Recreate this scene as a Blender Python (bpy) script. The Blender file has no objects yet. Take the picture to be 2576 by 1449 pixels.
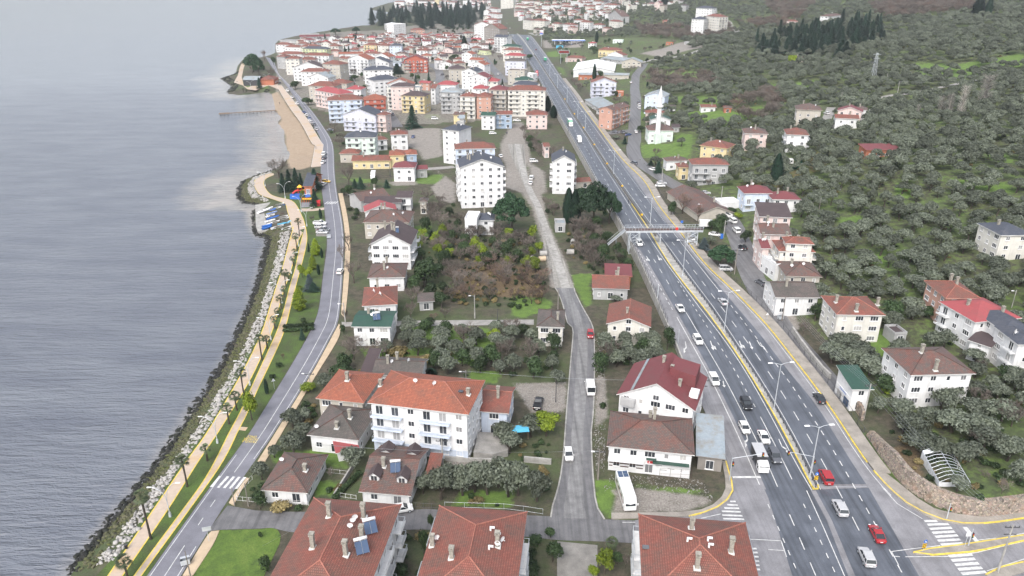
import bpy,bmesh,math,random
import numpy as np
from mathutils import Vector,Matrix
PI=math.pi
sc=bpy.context.scene
# ---------------------------------------------------------------- camera, world, sun, exposure
FPX,CX,CY,TH,HC=1880.0,1288.0,724.5,math.radians(23.17),96.0
cam_d=bpy.data.cameras.new('camera');cam=bpy.data.objects.new('camera',cam_d)
sc.collection.objects.link(cam);sc.camera=cam
cam.location=(0,0,HC);cam.rotation_euler=(PI/2-TH,0,0)
cam_d.sensor_width=36;cam_d.lens=36*FPX/2576;cam_d.clip_start=1;cam_d.clip_end=20000
SUN_EL,SUN_AZ=48,200;HAZE=.00009
w=bpy.data.worlds.new('World');sc.world=w;w.use_nodes=True
nt=w.node_tree;bg=nt.nodes['Background']
sky=nt.nodes.new('ShaderNodeTexSky');sky.sky_type='NISHITA';sky.sun_disc=False
sky.sun_elevation=math.radians(SUN_EL);sky.sun_rotation=math.radians(SUN_AZ)
sky.air_density=1.0;sky.dust_density=4.0;sky.ozone_density=1.0;sky.altitude=100
hs=nt.nodes.new('ShaderNodeHueSaturation');hs.inputs['Saturation'].default_value=0.42
nt.links.new(sky.outputs[0],hs.inputs['Color']);nt.links.new(hs.outputs[0],bg.inputs[0]);bg.inputs[1].default_value=0.15
sd=bpy.data.lights.new('sun','SUN');sun=bpy.data.objects.new('sun',sd);sc.collection.objects.link(sun)
sd.energy=0.8;sd.angle=math.radians(25);sd.color=(1,.97,.93)
sun.rotation_euler=(math.radians(90-SUN_EL),0,math.radians(180-SUN_AZ));sun.location=(0,0,300)
sc.view_settings.view_transform='Standard';sc.view_settings.look='None'
sc.view_settings.exposure=1.15;sc.view_settings.gamma=1
sc.cycles.max_bounces=5;sc.cycles.diffuse_bounces=2;sc.cycles.glossy_bounces=2;sc.cycles.volume_bounces=0
sc.cycles.transparent_max_bounces=8
# ---------------------------------------------------------------- helpers
rnd=random.Random(7)
col=sc.collection
ct,st=math.cos(TH),math.sin(TH)
def ray(x,y):
 u=(x-CX)/FPX;v=(CY-y)/FPX
 return u,ct+v*st,-st+v*ct
def onz(x,y,z):
 u,b,c=ray(x,y);t=(z-HC)/c
 return(u*t,b*t)
def proj(X,Y,Z):
 b=Y*ct-(Z-HC)*st;c=Y*st+(Z-HC)*ct
 return CX+FPX*X/b,CY-FPX*c/b
LAND,SEA=4.0,2.0
def sstep(a,b,t):
 t=np.clip((t-a)/(b-a),0,1);return t*t*(3-2*t)
def RH(Y):
 return 4.12+2.9*sstep(140,235,Y)*(1-sstep(560,760,Y))+.0*Y
def tag(o,label=None,cat=None,group=None,kind=None):
 if label:o['label']=label
 if cat:o['category']=cat
 if group:o['group']=group
 if kind:o['kind']=kind
 return o
def empty(name,loc,rz=0,label=None,cat=None,group=None):
 o=bpy.data.objects.new(name,None);col.objects.link(o);o.location=loc;o.rotation_euler=(0,0,rz)
 o.empty_display_size=.5
 return tag(o,label,cat,group)
def link(name,me,parent=None,loc=None,rz=None):
 o=bpy.data.objects.new(name,me);col.objects.link(o)
 if parent is not None:o.parent=parent
 if loc is not None:o.location=loc
 if rz is not None:o.rotation_euler=(0,0,rz)
 return o
kids={}
def copy_thing(root,loc,rz,s=None):
 def cp(o,par):
  c=o.copy();col.objects.link(c)
  if par is not None:c.parent=par
  for ch in list(o.children):cp(ch,c)
  return c
 r=cp(root,None);r.location=loc;r.rotation_euler=(0,0,rz)
 if s is not None:r.scale=s if hasattr(s,'__len__') else(s,s,s)
 return r
class MB:
 def __init__(s):s.v=[];s.f=[];s.m=[];s.uv=[];s.hasuv=False
 def poly(s,pts,m=0,uv=None):
  n=len(s.v);s.v+=[tuple(p) for p in pts];s.f.append(tuple(range(n,n+len(pts))));s.m.append(m)
  if uv:s.hasuv=True;s.uv.append(uv)
  else:s.uv.append([(p[0],p[1]) for p in pts])
  return s
 def box(s,c,d,m=0,rz=0,top=1):
  hx,hy,hz=d[0]/2,d[1]/2,d[2]/2;cs,sn=math.cos(rz),math.sin(rz)
  P=[]
  for z in(-1,1):
   k=top if z==1 else 1
   for x,y in((-1,-1),(1,-1),(1,1),(-1,1)):
    a,b=x*hx*k,y*hy*k
    P.append((c[0]+a*cs-b*sn,c[1]+a*sn+b*cs,c[2]+z*hz))
  n=len(s.v);s.v+=P
  for f in((0,3,2,1),(4,5,6,7),(0,1,5,4),(1,2,6,5),(2,3,7,6),(3,0,4,7)):
   s.f.append(tuple(n+i for i in f));s.m.append(m);s.uv.append([(P[i][0]+P[i][1],P[i][2]) for i in f])
  return s
 def tube(s,pts,rad,n=6,m=0,cap=True):
  pts=[Vector(p) for p in pts]
  if not hasattr(rad,'__len__'):rad=[rad]*len(pts)
  base=len(s.v)
  for i,p in enumerate(pts):
   d=(pts[min(i+1,len(pts)-1)]-pts[max(i-1,0)]);d=d.normalized() if d.length>1e-6 else Vector((0,0,1))
   a=Vector((0,0,1)) if abs(d.z)<.9 else Vector((1,0,0))
   u=d.cross(a).normalized();v=d.cross(u)
   for k in range(n):
    an=2*PI*k/n;s.v.append(tuple(p+(u*math.cos(an)+v*math.sin(an))*rad[i]))
  for i in range(len(pts)-1):
   for k in range(n):
    a=base+i*n+k;b=base+i*n+(k+1)%n
    s.f.append((a,a+n,b+n,b));s.m.append(m);s.uv.append([(0,0)]*4)
  if cap and n>2:
   s.f.append(tuple(base+k for k in range(n)));s.m.append(m);s.uv.append([(0,0)]*n)
   s.f.append(tuple(base+(len(pts)-1)*n+k for k in reversed(range(n))));s.m.append(m);s.uv.append([(0,0)]*n)
  return s
 def mesh(s,name,mats,smooth=False):
  me=bpy.data.meshes.new(name);me.from_pydata(s.v,[],s.f)
  for mt in(mats if isinstance(mats,(list,tuple)) else[mats]):me.materials.append(mt)
  me.polygons.foreach_set('material_index',s.m)
  if s.hasuv:
   l=me.uv_layers.new(name='UVMap');fl=[c for u in s.uv for p in u for c in p]
   l.data.foreach_set('uv',fl)
  if smooth:me.polygons.foreach_set('use_smooth',[True]*len(s.f))
  me.update();return me
 def build(s,name,mats,parent=None,loc=None,rz=None,smooth=False):
  return link(name,s.mesh(name,mats,smooth),parent,loc,rz)
# ---------------------------------------------------------------- materials
M={}
def nodes(name):
 m=bpy.data.materials.new(name);m.use_nodes=True;t=m.node_tree
 return m,t,t.nodes['Principled BSDF']
def N(t,ty,**kw):
 n=t.nodes.new(ty)
 for k,v in kw.items():
  if k in n.inputs:n.inputs[k].default_value=v
  else:setattr(n,k,v)
 return n
def L(t,a,b):t.links.new(a,b)
def noise(t,scale,vec=None,detail=4,rough=.6):
 n=N(t,'ShaderNodeTexNoise');n.inputs['Scale'].default_value=scale;n.inputs['Detail'].default_value=detail
 n.inputs['Roughness'].default_value=rough
 if vec is not None:L(t,vec,n.inputs['Vector'])
 return n.outputs['Fac']
def ramp(t,fac,stops):
 r=N(t,'ShaderNodeValToRGB');e=r.color_ramp.elements
 while len(e)<len(stops):e.new(.5)
 for i,(p,c) in enumerate(stops):
  e[i].position=p;e[i].color=(c[0],c[1],c[2],1) if hasattr(c,'__len__') else(c,c,c,1)
 L(t,fac,r.inputs[0]);return r.outputs[0]
def mix(t,fac,a,b,mode='MIX'):
 n=N(t,'ShaderNodeMix');n.data_type='RGBA';n.blend_type=mode
 for s,x in((n.inputs[0],fac),(n.inputs[6],a),(n.inputs[7],b)):
  if hasattr(x,'is_output'):L(t,x,s)
  elif hasattr(x,'__len__'):s.default_value=(x[0],x[1],x[2],1)
  else:s.default_value=x
 return n.outputs[2]
def wpos(t):return N(t,'ShaderNodeNewGeometry').outputs['Position']
def math_(t,op,a,b=0):
 n=N(t,'ShaderNodeMath');n.operation=op
 for i,x in enumerate((a,b)):
  if hasattr(x,'is_output'):L(t,x,n.inputs[i])
  else:n.inputs[i].default_value=x
 return n.outputs[0]
def plain(name,c,rough=.7,metal=0,var=.25,scale=.6,spec=None):
 m,t,p=nodes(name)
 f=noise(t,scale,wpos(t),5)
 k=ramp(t,f,[(.3,1-var),(.7,1+var*.4)])
 L(t,mix(t,1,c,k,'MULTIPLY'),p.inputs['Base Color'])
 p.inputs['Roughness'].default_value=rough;p.inputs['Metallic'].default_value=metal
 if spec is not None:p.inputs['Specular IOR Level'].default_value=spec
 M[name]=m;return m
for nm,c in dict(white=(.66,.66,.66),cream=(.60,.58,.53),beige=(.43,.40,.35),gray=(.36,.36,.36),pink=(.62,.50,.47),
                  yellow=(.60,.50,.29),salmon=(.46,.27,.21),orange=(.38,.11,.075),blue=(.30,.38,.48),paleblue=(.52,.58,.68),
                  mint=(.58,.66,.61),dark=(.05,.05,.055),brick=(.38,.14,.08),lilac=(.54,.55,.64),yellowgreen=(.58,.62,.38),rawgray=(.24,.22,.20)).items():
 m,t,p=nodes('wall_'+nm);P=wpos(t)
 f=noise(t,.35,P,6,.65);mp=N(t,'ShaderNodeMapping');mp.inputs['Scale'].default_value=(1.5,1.5,.12);L(t,P,mp.inputs['Vector'])
 f2=noise(t,1.2,mp.outputs[0],4)
 k=ramp(t,f,[(.28,.84),(.55,1)]);k2=ramp(t,f2,[(.32,.86),(.5,1)])
 L(t,mix(t,1,mix(t,1,c,k,'MULTIPLY'),k2,'MULTIPLY'),p.inputs['Base Color']);p.inputs['Roughness'].default_value=.85
 M['w_'+nm]=m
def roofmat(name,c1,c2,dirt,rowh=.36,bump=.5,tile=True,rough=.75,patch=.5):
 m,t,p=nodes(name);uv=N(t,'ShaderNodeUVMap');uv.uv_map='UVMap'
 P=wpos(t);big=noise(t,.28,P,6,.75);fine=noise(t,1.6,P,3)
 c=mix(t,ramp(t,fine,[(.35,0),(.65,1)]),c1,c2)
 c=mix(t,ramp(t,big,[(patch-.10,0),(patch+.06,1)]),c,mix(t,ramp(t,fine,[(.4,0),(.6,1)]),dirt,[x*.6+y*.4 for x,y in zip(dirt,c1)]))
 if tile:
  b=N(t,'ShaderNodeTexBrick');b.offset=.5;b.inputs['Scale'].default_value=1
  b.inputs['Brick Width'].default_value=.30;b.inputs['Row Height'].default_value=rowh;b.inputs['Mortar Size'].default_value=.045
  b.inputs['Color1'].default_value=(1,1,1,1);b.inputs['Color2'].default_value=(.72,.72,.72,1);b.inputs['Mortar'].default_value=(.36,.33,.32,1)
  L(t,uv.outputs[0],b.inputs['Vector']);c=mix(t,.85,c,b.outputs['Color'],'MULTIPLY')
  bp=N(t,'ShaderNodeBump');bp.inputs['Strength'].default_value=bump;bp.inputs['Distance'].default_value=.06
  L(t,b.outputs['Fac'],bp.inputs['Height']);bp.invert=True;L(t,bp.outputs[0],p.inputs['Normal'])
 L(t,c,p.inputs['Base Color']);p.inputs['Roughness'].default_value=rough;M[name]=m
roofmat('R',(.31,.105,.075),(.24,.08,.06),(.17,.095,.075),patch=.52)
roofmat('O',(.40,.13,.075),(.31,.10,.06),(.22,.10,.07),patch=.58)
roofmat('M',(.155,.04,.045),(.13,.036,.04),(.12,.045,.045),tile=False,patch=.6)
roofmat('C',(.29,.06,.065),(.25,.055,.06),(.21,.06,.06),tile=False,patch=.6)
roofmat('D',(.055,.062,.082),(.043,.05,.066),(.085,.085,.095),tile=False,patch=.62)
roofmat('B',(.24,.095,.072),(.18,.085,.068),(.125,.11,.10),patch=.46)
roofmat('K',(.065,.045,.046),(.055,.04,.042),(.08,.06,.06),tile=False,patch=.6)
roofmat('G',(.022,.07,.05),(.02,.055,.042),(.04,.07,.055),tile=False,patch=.6)
roofmat('W',(.72,.73,.74),(.66,.67,.68),(.52,.52,.50),tile=False,patch=.6)
roofmat('S',(.26,.30,.33),(.22,.26,.29),(.2,.19,.17),tile=False,patch=.55)
roofmat('T',(.14,.12,.11),(.17,.13,.12),(.10,.095,.085),patch=.5)
plain('trim',(.62,.62,.60),.6);plain('frame',(.70,.70,.70),.5,var=.05);plain('metal',(.42,.44,.46),.4,.6)
plain('galv',(.52,.55,.58),.5,.3);plain('darkmetal',(.06,.06,.065),.5);plain('concrete',(.34,.33,.31),.9,var=.4)
plain('darkconcrete',(.13,.125,.12),.9,var=.5,scale=2);plain('wood',(.16,.11,.075),.85,scale=2);plain('pole',(.20,.18,.16),.85);plain('paint_yellow',(.66,.50,.08),.6,var=.35,scale=1.5)
plain('paint_white',(.60,.60,.59),.6,var=.35,scale=1.5);plain('black',(.015,.015,.017),.5);plain('blue',(.03,.14,.50),.5);plain('red',(.52,.02,.03),.5)
plain('skyblue',(.10,.42,.62),.5);plain('plastic_yellow',(.75,.45,.02),.5);plain('plastic_red',(.60,.04,.03),.5);plain('greenfence',(.01,.10,.06),.7)
plain('hull_white',(.72,.72,.72),.4,var=.3,scale=3);plain('hull_blue',(.02,.12,.42),.45,scale=3);plain('skin',(.45,.27,.19),.6);plain('cloth',(.03,.03,.05),.8)
plain('ridge',(.33,.13,.095),.8,var=.4,scale=3);plain('tan',(.46,.36,.25),.85,var=.18);plain('chimney',(.30,.28,.24),.9,var=.4,scale=3)
plain('stain_line',(.30,.30,.32),.8)
m,t,p=nodes('glass');p.inputs['Base Color'].default_value=(.03,.035,.045,1);p.inputs['Roughness'].default_value=.12;p.inputs['Specular IOR Level'].default_value=.8;M['glass']=m
f=N(t,'ShaderNodeObjectInfo').outputs['Random'];L(t,ramp(t,f,[(.0,(.02,.025,.03)),(.65,(.06,.065,.075)),(.8,(.3,.3,.3)),(1,(.45,.44,.42))]),p.inputs['Base Color'])
m,t,p=nodes('solar');p.inputs['Base Color'].default_value=(.05,.08,.14,1);p.inputs['Roughness'].default_value=.15;M['solar']=m
def paintmat(name,c,rough=.28):
 m,t,p=nodes('paint_'+name);f=noise(t,3,wpos(t),3);L(t,mix(t,1,c,ramp(t,f,[(.3,.85),(.7,1)]),'MULTIPLY'),p.inputs['Base Color'])
 p.inputs['Roughness'].default_value=rough;p.inputs['Coat Weight'].default_value=.5;M['c_'+name]=m
for nm,c in dict(white=(.75,.75,.74),black=(.012,.012,.014),silver=(.45,.45,.46),gray=(.10,.105,.12),red=(.35,.015,.02),darkred=(.20,.012,.02),blue=(.04,.09,.22),yellow=(.75,.45,.01),beige=(.42,.39,.35),green=(.05,.35,.18)).items():paintmat(nm,c)
def asphalt(name,c,wet=.5,streak=0,scale=.25):
 m,t,p=nodes(name);P=wpos(t)
 f=noise(t,scale,P,6,.6);g=noise(t,6,P,2)
 k=ramp(t,f,[(.3,.72),(.5,1),(.72,1.25)])
 cc=mix(t,1,c,k,'MULTIPLY');cc=mix(t,.35,cc,ramp(t,g,[(.3,.6),(.7,1.3)]),'MULTIPLY')
 if streak:mp=N(t,'ShaderNodeMapping');mp.inputs['Rotation'].default_value=(0,0,-.07);mp.inputs['Scale'].default_value=(1.1,.025,1);L(t,P,mp.inputs['Vector']);cc=mix(t,1,cc,ramp(t,noise(t,1.,mp.outputs[0],4,.6),[(.32,1-streak),(.5,1),(.68,1+streak*.6)]),'MULTIPLY')
 L(t,cc,p.inputs['Base Color']);L(t,ramp(t,f,[(.35,wet),(.7,.75)]),p.inputs['Roughness']);M[name]=m
asphalt('asphalt',(.086,.095,.114),.42,.35);asphalt('asphalt_light',(.20,.197,.208),.6,.18);asphalt('asphalt_coast',(.155,.155,.178),.5)
asphalt('asphalt_worn',(.135,.133,.137),.55,.3,scale=.6);asphalt('pavers',(.20,.19,.175),.7,scale=.5);asphalt('sidewalk',(.27,.245,.215),.7,scale=.4);asphalt('lane_concrete',(.26,.25,.235),.7,scale=.5);asphalt('dirt',(.235,.225,.205),.9,.5,scale=1.2);asphalt('resurfaced',(.18,.178,.178),.6,.4,scale=.8)
# pinkish promenade with ochre stains
m,t,p=nodes('promenade');P=wpos(t);f=noise(t,.12,P,4,.6);g=noise(t,1.3,P,4)
c=mix(t,ramp(t,f,[(.52,0),(.68,.8)]),(.44,.355,.285),(.46,.31,.15));c=mix(t,.6,c,ramp(t,g,[(.3,.78),(.7,1.08)]),'MULTIPLY')
L(t,c,p.inputs['Base Color']);p.inputs['Roughness'].default_value=.7;M['promenade']=m
m,t,p=nodes('lawn');P=wpos(t);f=noise(t,.22,P,5,.65);g=noise(t,3.5,P,4)
c=ramp(t,f,[(.28,(.050,.055,.026)),(.5,(.055,.085,.022)),(.72,(.075,.13,.022))]);c=mix(t,.7,c,ramp(t,g,[(.3,.5),(.7,1.35)]),'MULTIPLY')
L(t,c,p.inputs['Base Color']);p.inputs['Roughness'].default_value=1;M['lawn']=m
m,t,p=nodes('bright_lawn');P=wpos(t);f=noise(t,.35,P,6,.7);g=noise(t,4,P,4)
c=ramp(t,f,[(.3,(.045,.075,.02)),(.5,(.080,.135,.022)),(.72,(.125,.175,.035))]);c=mix(t,.7,c,ramp(t,g,[(.3,.55),(.7,1.3)]),'MULTIPLY')
L(t,c,p.inputs['Base Color']);p.inputs['Roughness'].default_value=1;M['bright_lawn']=m
# terrain: R meadow, G bare earth, B sand (vertex attribute)
m,t,p=nodes('terrain');P=wpos(t);at=N(t,'ShaderNodeAttribute');at.attribute_name='zone'
sp=N(t,'ShaderNodeSeparateColor');L(t,at.outputs['Color'],sp.inputs[0]);dry=at.outputs['Alpha']
f=noise(t,.05,P,6,.7);g=noise(t,.5,P,5,.7);h=noise(t,3,P,4,.7)
scrub=mix(t,ramp(t,g,[(.38,0),(.62,1)]),(.042,.042,.027),(.090,.076,.054))
scrub=mix(t,ramp(t,f,[(.45,0),(.6,.75)]),scrub,(.060,.088,.030))
meadow=mix(t,ramp(t,g,[(.35,0),(.7,1)]),(.075,.125,.028),(.12,.20,.035))
bare=mix(t,ramp(t,h,[(.35,0),(.75,.45)]),mix(t,ramp(t,g,[(.3,0),(.7,1)]),(.12,.105,.085),(.25,.225,.20)),(.42,.40,.38))
sand=mix(t,ramp(t,g,[(.35,0),(.7,1)]),(.27,.20,.14),(.34,.27,.195))
def soft(ch,n_,k=.5):
 return ramp(t,math_(t,'ADD',ch,math_(t,'MULTIPLY',math_(t,'SUBTRACT',n_,.5),k)),[(.35,0),(.62,1)])
c=mix(t,soft(dry,g,.7),scrub,mix(t,ramp(t,h,[(.35,0),(.7,1)]),(.095,.064,.036),(.17,.125,.07)));c=mix(t,soft(sp.outputs[0],g,.8),c,meadow);c=mix(t,soft(sp.outputs[1],g,.5),c,bare);c=mix(t,soft(sp.outputs[2],g,.15),c,sand)
c=mix(t,.55,c,ramp(t,h,[(.25,.5),(.75,1.35)]),'MULTIPLY')
L(t,c,p.inputs['Base Color']);p.inputs['Roughness'].default_value=1
bp=N(t,'ShaderNodeBump');bp.inputs['Strength'].default_value=.6;bp.inputs['Distance'].default_value=.4;L(t,g,bp.inputs['Height']);L(t,bp.outputs[0],p.inputs['Normal'])
M['terrain']=m
# water
m,t,p=nodes('water');P=wpos(t);at=N(t,'ShaderNodeAttribute');at.attribute_name='shallow'
sp=N(t,'ShaderNodeSeparateColor');L(t,at.outputs['Color'],sp.inputs[0])
def aniso(sx,sy,ang,sc_,det=3):
 mp=N(t,'ShaderNodeMapping');mp.vector_type='POINT';mp.inputs['Rotation'].default_value=(0,0,ang);mp.inputs['Scale'].default_value=(sx,sy,1);L(t,P,mp.inputs['Vector'])
 return noise(t,sc_,mp.outputs[0],det,.55)
ang=-math.radians(24)
w1=aniso(.20,1.0,ang,.75,3);w2=aniso(.5,1,ang-.15,2.6,3);w3=aniso(.3,1,ang+.2,.10,4)
hh=math_(t,'ADD',math_(t,'MULTIPLY',w1,1.0),math_(t,'MULTIPLY',w2,.22))
bp=N(t,'ShaderNodeBump');bp.inputs['Strength'].default_value=1;bp.inputs['Distance'].default_value=1.3
sx_=N(t,'ShaderNodeSeparateXYZ');L(t,P,sx_.inputs[0]);L(t,ramp(t,math_(t,'DIVIDE',sx_.outputs[1],1000),[(.11,1.),(.28,.55),(.7,.15)]),bp.inputs['Strength'])
L(t,hh,bp.inputs['Height']);L(t,bp.outputs[0],p.inputs['Normal'])
deep=mix(t,ramp(t,w3,[(.35,0),(.65,1)]),(.105,.115,.142),(.145,.157,.182))
n4=noise(t,.06,P,6,.65)
mud=mix(t,ramp(t,n4,[(.35,0),(.65,1)]),(.215,.21,.20),(.29,.27,.25))
fr=ramp(t,math_(t,'ADD',sp.outputs[0],math_(t,'MULTIPLY',math_(t,'SUBTRACT',n4,.5),.7)),[(.15,0),(.75,1)])
c=mix(t,fr,deep,mud)
fo=noise(t,.35,P,6,.7);c=mix(t,math_(t,'MULTIPLY',ramp(t,fo,[(.60,0),(.64,1)]),math_(t,'MULTIPLY',sp.outputs[1],.45)),c,(.55,.55,.55))
L(t,c,p.inputs['Base Color']);p.inputs['Roughness'].default_value=.10;p.inputs['IOR'].default_value=1.33;M['water']=m
# foliage
def leafmat(name,c1,c2,c3):
 m,t,p=nodes(name);P=wpos(t);r=N(t,'ShaderNodeObjectInfo').outputs['Random']
 f=noise(t,.55,P,3);g=noise(t,2.2,P,3)
 c=mix(t,ramp(t,g,[(.35,0),(.65,1)]),c1,c2);c=mix(t,ramp(t,f,[(.45,0),(.75,.8)]),c,c3)
 c=mix(t,1,c,ramp(t,r,[(0,.62),(.5,1),(1,1.35)]),'MULTIPLY')
 L(t,c,p.inputs['Base Color']);p.inputs['Roughness'].default_value=.65;p.inputs['Specular IOR Level'].default_value=.3;M[name]=m
leafmat('olive',(.036,.047,.030),(.165,.185,.145),(.090,.106,.066));leafmat('pine',(.008,.026,.013),(.030,.066,.028),(.018,.044,.018))
leafmat('conifer',(.014,.034,.024),(.034,.066,.044),(.022,.048,.028));leafmat('evergreen',(.012,.026,.010),(.045,.075,.027),(.03,.05,.018))
leafmat('lime',(.10,.15,.012),(.19,.24,.018),(.08,.12,.014));leafmat('twig',(.105,.088,.075),(.15,.13,.115),(.12,.095,.08))
leafmat('redtwig',(.105,.075,.060),(.14,.098,.08),(.12,.09,.072));leafmat('bark',(.045,.037,.030),(.07,.058,.048),(.055,.045,.036));leafmat('paletwig',(.26,.24,.21),(.34,.32,.29),(.28,.26,.23))
leafmat('palm',(.045,.066,.032),(.085,.105,.052),(.06,.08,.04));leafmat('bluespruce',(.07,.10,.105),(.11,.145,.15),(.09,.12,.12));leafmat('ochre',(.15,.12,.05),(.21,.17,.08),(.16,.12,.05))
leafmat('rock_white',(.26,.25,.235),(.52,.50,.48),(.35,.33,.305));leafmat('rock_moss',(.07,.068,.05),(.13,.15,.035),(.18,.16,.11));leafmat('rock_dark',(.012,.012,.011),(.035,.035,.03),(.02,.026,.014))
m,t,p=nodes('stonewall');P=wpos(t);v=N(t,'ShaderNodeTexVoronoi');v.inputs['Scale'].default_value=2.6;L(t,P,v.inputs['Vector'])
f=noise(t,.5,P,3);c=mix(t,.75,(.25,.215,.18),v.outputs['Color'],'OVERLAY');hsv=N(t,'ShaderNodeHueSaturation');hsv.inputs['Saturation'].default_value=.10;L(t,c,hsv.inputs['Color'])
v2=N(t,'ShaderNodeTexVoronoi');v2.feature='DISTANCE_TO_EDGE';v2.inputs['Scale'].default_value=2.6;L(t,P,v2.inputs['Vector'])
c=mix(t,1,hsv.outputs[0],ramp(t,v2.outputs['Distance'],[(.0,.35),(.08,1)]),'MULTIPLY');L(t,mix(t,ramp(t,f,[(.5,0),(.7,.5)]),mix(t,1,c,(.85,.72,.60),'MULTIPLY'),(.26,.16,.105)),p.inputs['Base Color']);p.inputs['Roughness'].default_value=.9
bp=N(t,'ShaderNodeBump');bp.inputs['Distance'].default_value=.1;L(t,v2.outputs['Distance'],bp.inputs['Height']);L(t,bp.outputs[0],p.inputs['Normal']);M['stonewall']=m
# ================================================================ layout lines, in picture units, turned into ground points
ORG=dict(A=(0,1086.75),B=(644,1086.75),C=(1288,1086.75),D=(1932,1086.75),E=(0,724.5),F=(644,724.5),G=(1288,724.5),H=(1932,724.5),
           I=(503.1,362.25),J=(1069.1,362.25),K=(1509.3,362.25),L=(1932,362.25),M=(503.1,0),N=(943.3,0),O=(1446.4,0),P=(1932,0))
def T(k,x,y):return ORG[k][0]+x/4,ORG[k][1]+y/4
def TT(s):
 out=[];k='A'
 for w_ in s.split():
  if w_[0].isalpha():k=w_[0];w_=w_[1:]
  if not w_:continue
  a,b=w_.split(',');out.append(T(k,float(a),float(b)))
 return out
def line(pts):
 pts=sorted(pts,key=lambda p:p[1]);ys=np.array([p[1] for p in pts]);xs=np.array([p[0] for p in pts])
 return ys,xs
def LX(l,y):return float(np.interp(y,l[0],l[1]))
HW={}
HW['L0']=line([(1246,36),(1254,50),(1264,66),(1283,92),(1304,118),(1331.5,159),(1342.3,176),(1365.7,217),(1380.4,243),(1395.5,270),(1406,290),(1429,329),(1452.5,370),(1481,420.4),(1502,458),(1539,524),(1562,562),(1584.3,604),(1614.3,662.3),(1639.3,718),(1660.3,767),(1680.6,817),(1696.2,848.2),(1713.4,892),(1735.3,949.6),(1763,1012),(1795.5,1086.75),(1825.5,1161.75),(1844,1226.75),(1900,1449)])
HW['LE']=line([(1248,36),(1257,50),(1267,66),(1285,92),(1307,118),(1333.5,155),(1344.3,171.7),(1367.7,213.7),(1382.4,240),(1397.5,266.4),(1408.7,290.3),(1432.1,329),(1456.2,370),(1485.5,420.4),(1507,460),(1552.7,541),(1574.9,581),(1592,612)])
HW['L1']=line([(1592,612),(1610,637.5),(1629.3,670.3),(1645.2,696),(1667.4,734.8),(1679,759),(1701.7,795.9),(1784.5,945),(1798.4,973),(1853,1086.75),(1889,1169.7),(1915.5,1231.75),(2010,1449)])
HW['L2']=line([(1260,50),(1292,90),(1352,170),(1375,212),(1409.9,269.2),(1469.6,366.4),(1495.4,408.6),(1525.7,458.8),(1562,517.3),(1591.3,565.4),(1624.1,619.9),(1663.9,684.4),(1685.6,720.7),(1710.3,760.7),(1732.2,796.6),(1822,949.6),(1862,1027),(1907.8,1116.7),(1931.2,1168),(1962,1239),(2052,1449)])
HW['L3']=line([(1700,700),(1717.3,727.9),(1749.4,777.9),(1777.5,820),(1800.9,856),(1833.7,904.5),(1857.2,949.6),(1876.5,980.8),(1908.6,1040.2),(1975,1169.7),(2004.5,1231.75),(2100,1440)])
HW['L4']=line([(1254.5,36),(1262.5,48),(1277,66),(1307.5,93),(1343,140),(1362.8,171.6),(1390.1,211.7),(1413.4,252.8),(1445,299.6),(1474.3,345.3),(1509.3,404.8),(1542.1,452.9),(1579.6,511.5),(1627.6,588.8),(1656.9,634),(1690.9,684),(1733,736.5),(1754,768.5),(1800.9,826),(1847.8,891),(1881.2,943.3),(1917.1,1005.8),(1956.2,1078),(2004.6,1172),(2042,1234)])
HW['LK']=line([(1255.5,36),(1263.5,48),(1278,66),(1308.5,92),(1336,129.7),(1355.5,157),(1378,192.2),(1390.7,211.7),(1406.3,233.2),(1424.8,262.5),(1443.5,291.4),(1466.4,326.6),(1493.3,369.4),(1525.4,418.3),(1563.6,476.3),(1613,548.4),(1639.3,589.4),(1661.6,630.5),(1692,677.3),(1736.6,734.8),(1769.7,771.6),(1810.3,827.9),(1847.8,881),(1887.5,943.3),(1932.8,1018.3),(1970.3,1083.9),(2014,1169.7),(2046,1232)])
HW['RK']=line([(1258,36),(1266,48),(1280.5,66),(1311.5,92),(1339,129.7),(1358.5,157),(1381,192.2),(1393.7,211.7),(1409.3,233.2),(1427.8,262.5),(1446.5,291.4),(1469.4,326.6),(1496.5,369.4),(1529,418.3),(1568,476.3),(1618,548.4),(1650.4,587.1),(1672.1,616.4),(1715.5,678.5),(1757.7,734.8),(1794.7,782.6),(1841.6,856),(1901.5,943.3),(1953.1,1029.2),(1998.4,1108.9),(2028.1,1169.7),(2056,1228)])
HW['R1']=line([(1261,36),(1269,48),(1284,66),(1316,92),(1343,129.7),(1354,147),(1368.2,168.8),(1400.4,219.5),(1420.4,251.6),(1455.6,303.2),(1490.7,353.6),(1522.2,402.5),(1547.4,438.8),(1605.4,518.5),(1641.7,570),(1678,615),(1722,677),(1763,731),(1800,779),(1847,852),(1906,940),(1959,1026),(2004,1106),(2035,1168),(2064,1232)])
HW['R2']=line([(1268,36),(1276,48),(1291,66),(1325,92),(1348,129.7),(1374.5,165.8),(1399.4,202),(1437.4,256.9),(1461.4,291.4),(1505.4,354.7),(1543.3,409.5),(1579.6,461.1),(1607.2,499.2),(1640.6,544.3),(1681.5,597.6),(1727.2,656.8),(1780.5,727.7),(1810.3,767),(1844.7,813),(1881.4,863),(1922,919.3),(1964.8,983.1),(2008.6,1055.8),(2056.2,1137.8),(2107,1230.5),(2166.4,1344),(2215,1449)])
HW['R3']=line([(1562,413),(1591.3,452.9),(1614.8,484.5),(1635.9,512.7),(1683.9,572.3),(1749.3,657.3),(1799.3,720),(1824.4,749.8),(1847.8,781),(1894.7,838.8),(1925.9,881),(1954,920),(1979.7,951.1),(2010.9,998),(2066.4,1085.5),(2102,1141.8),(2157,1239.3),(2232,1374.3),(2268.3,1440.5)])
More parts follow.
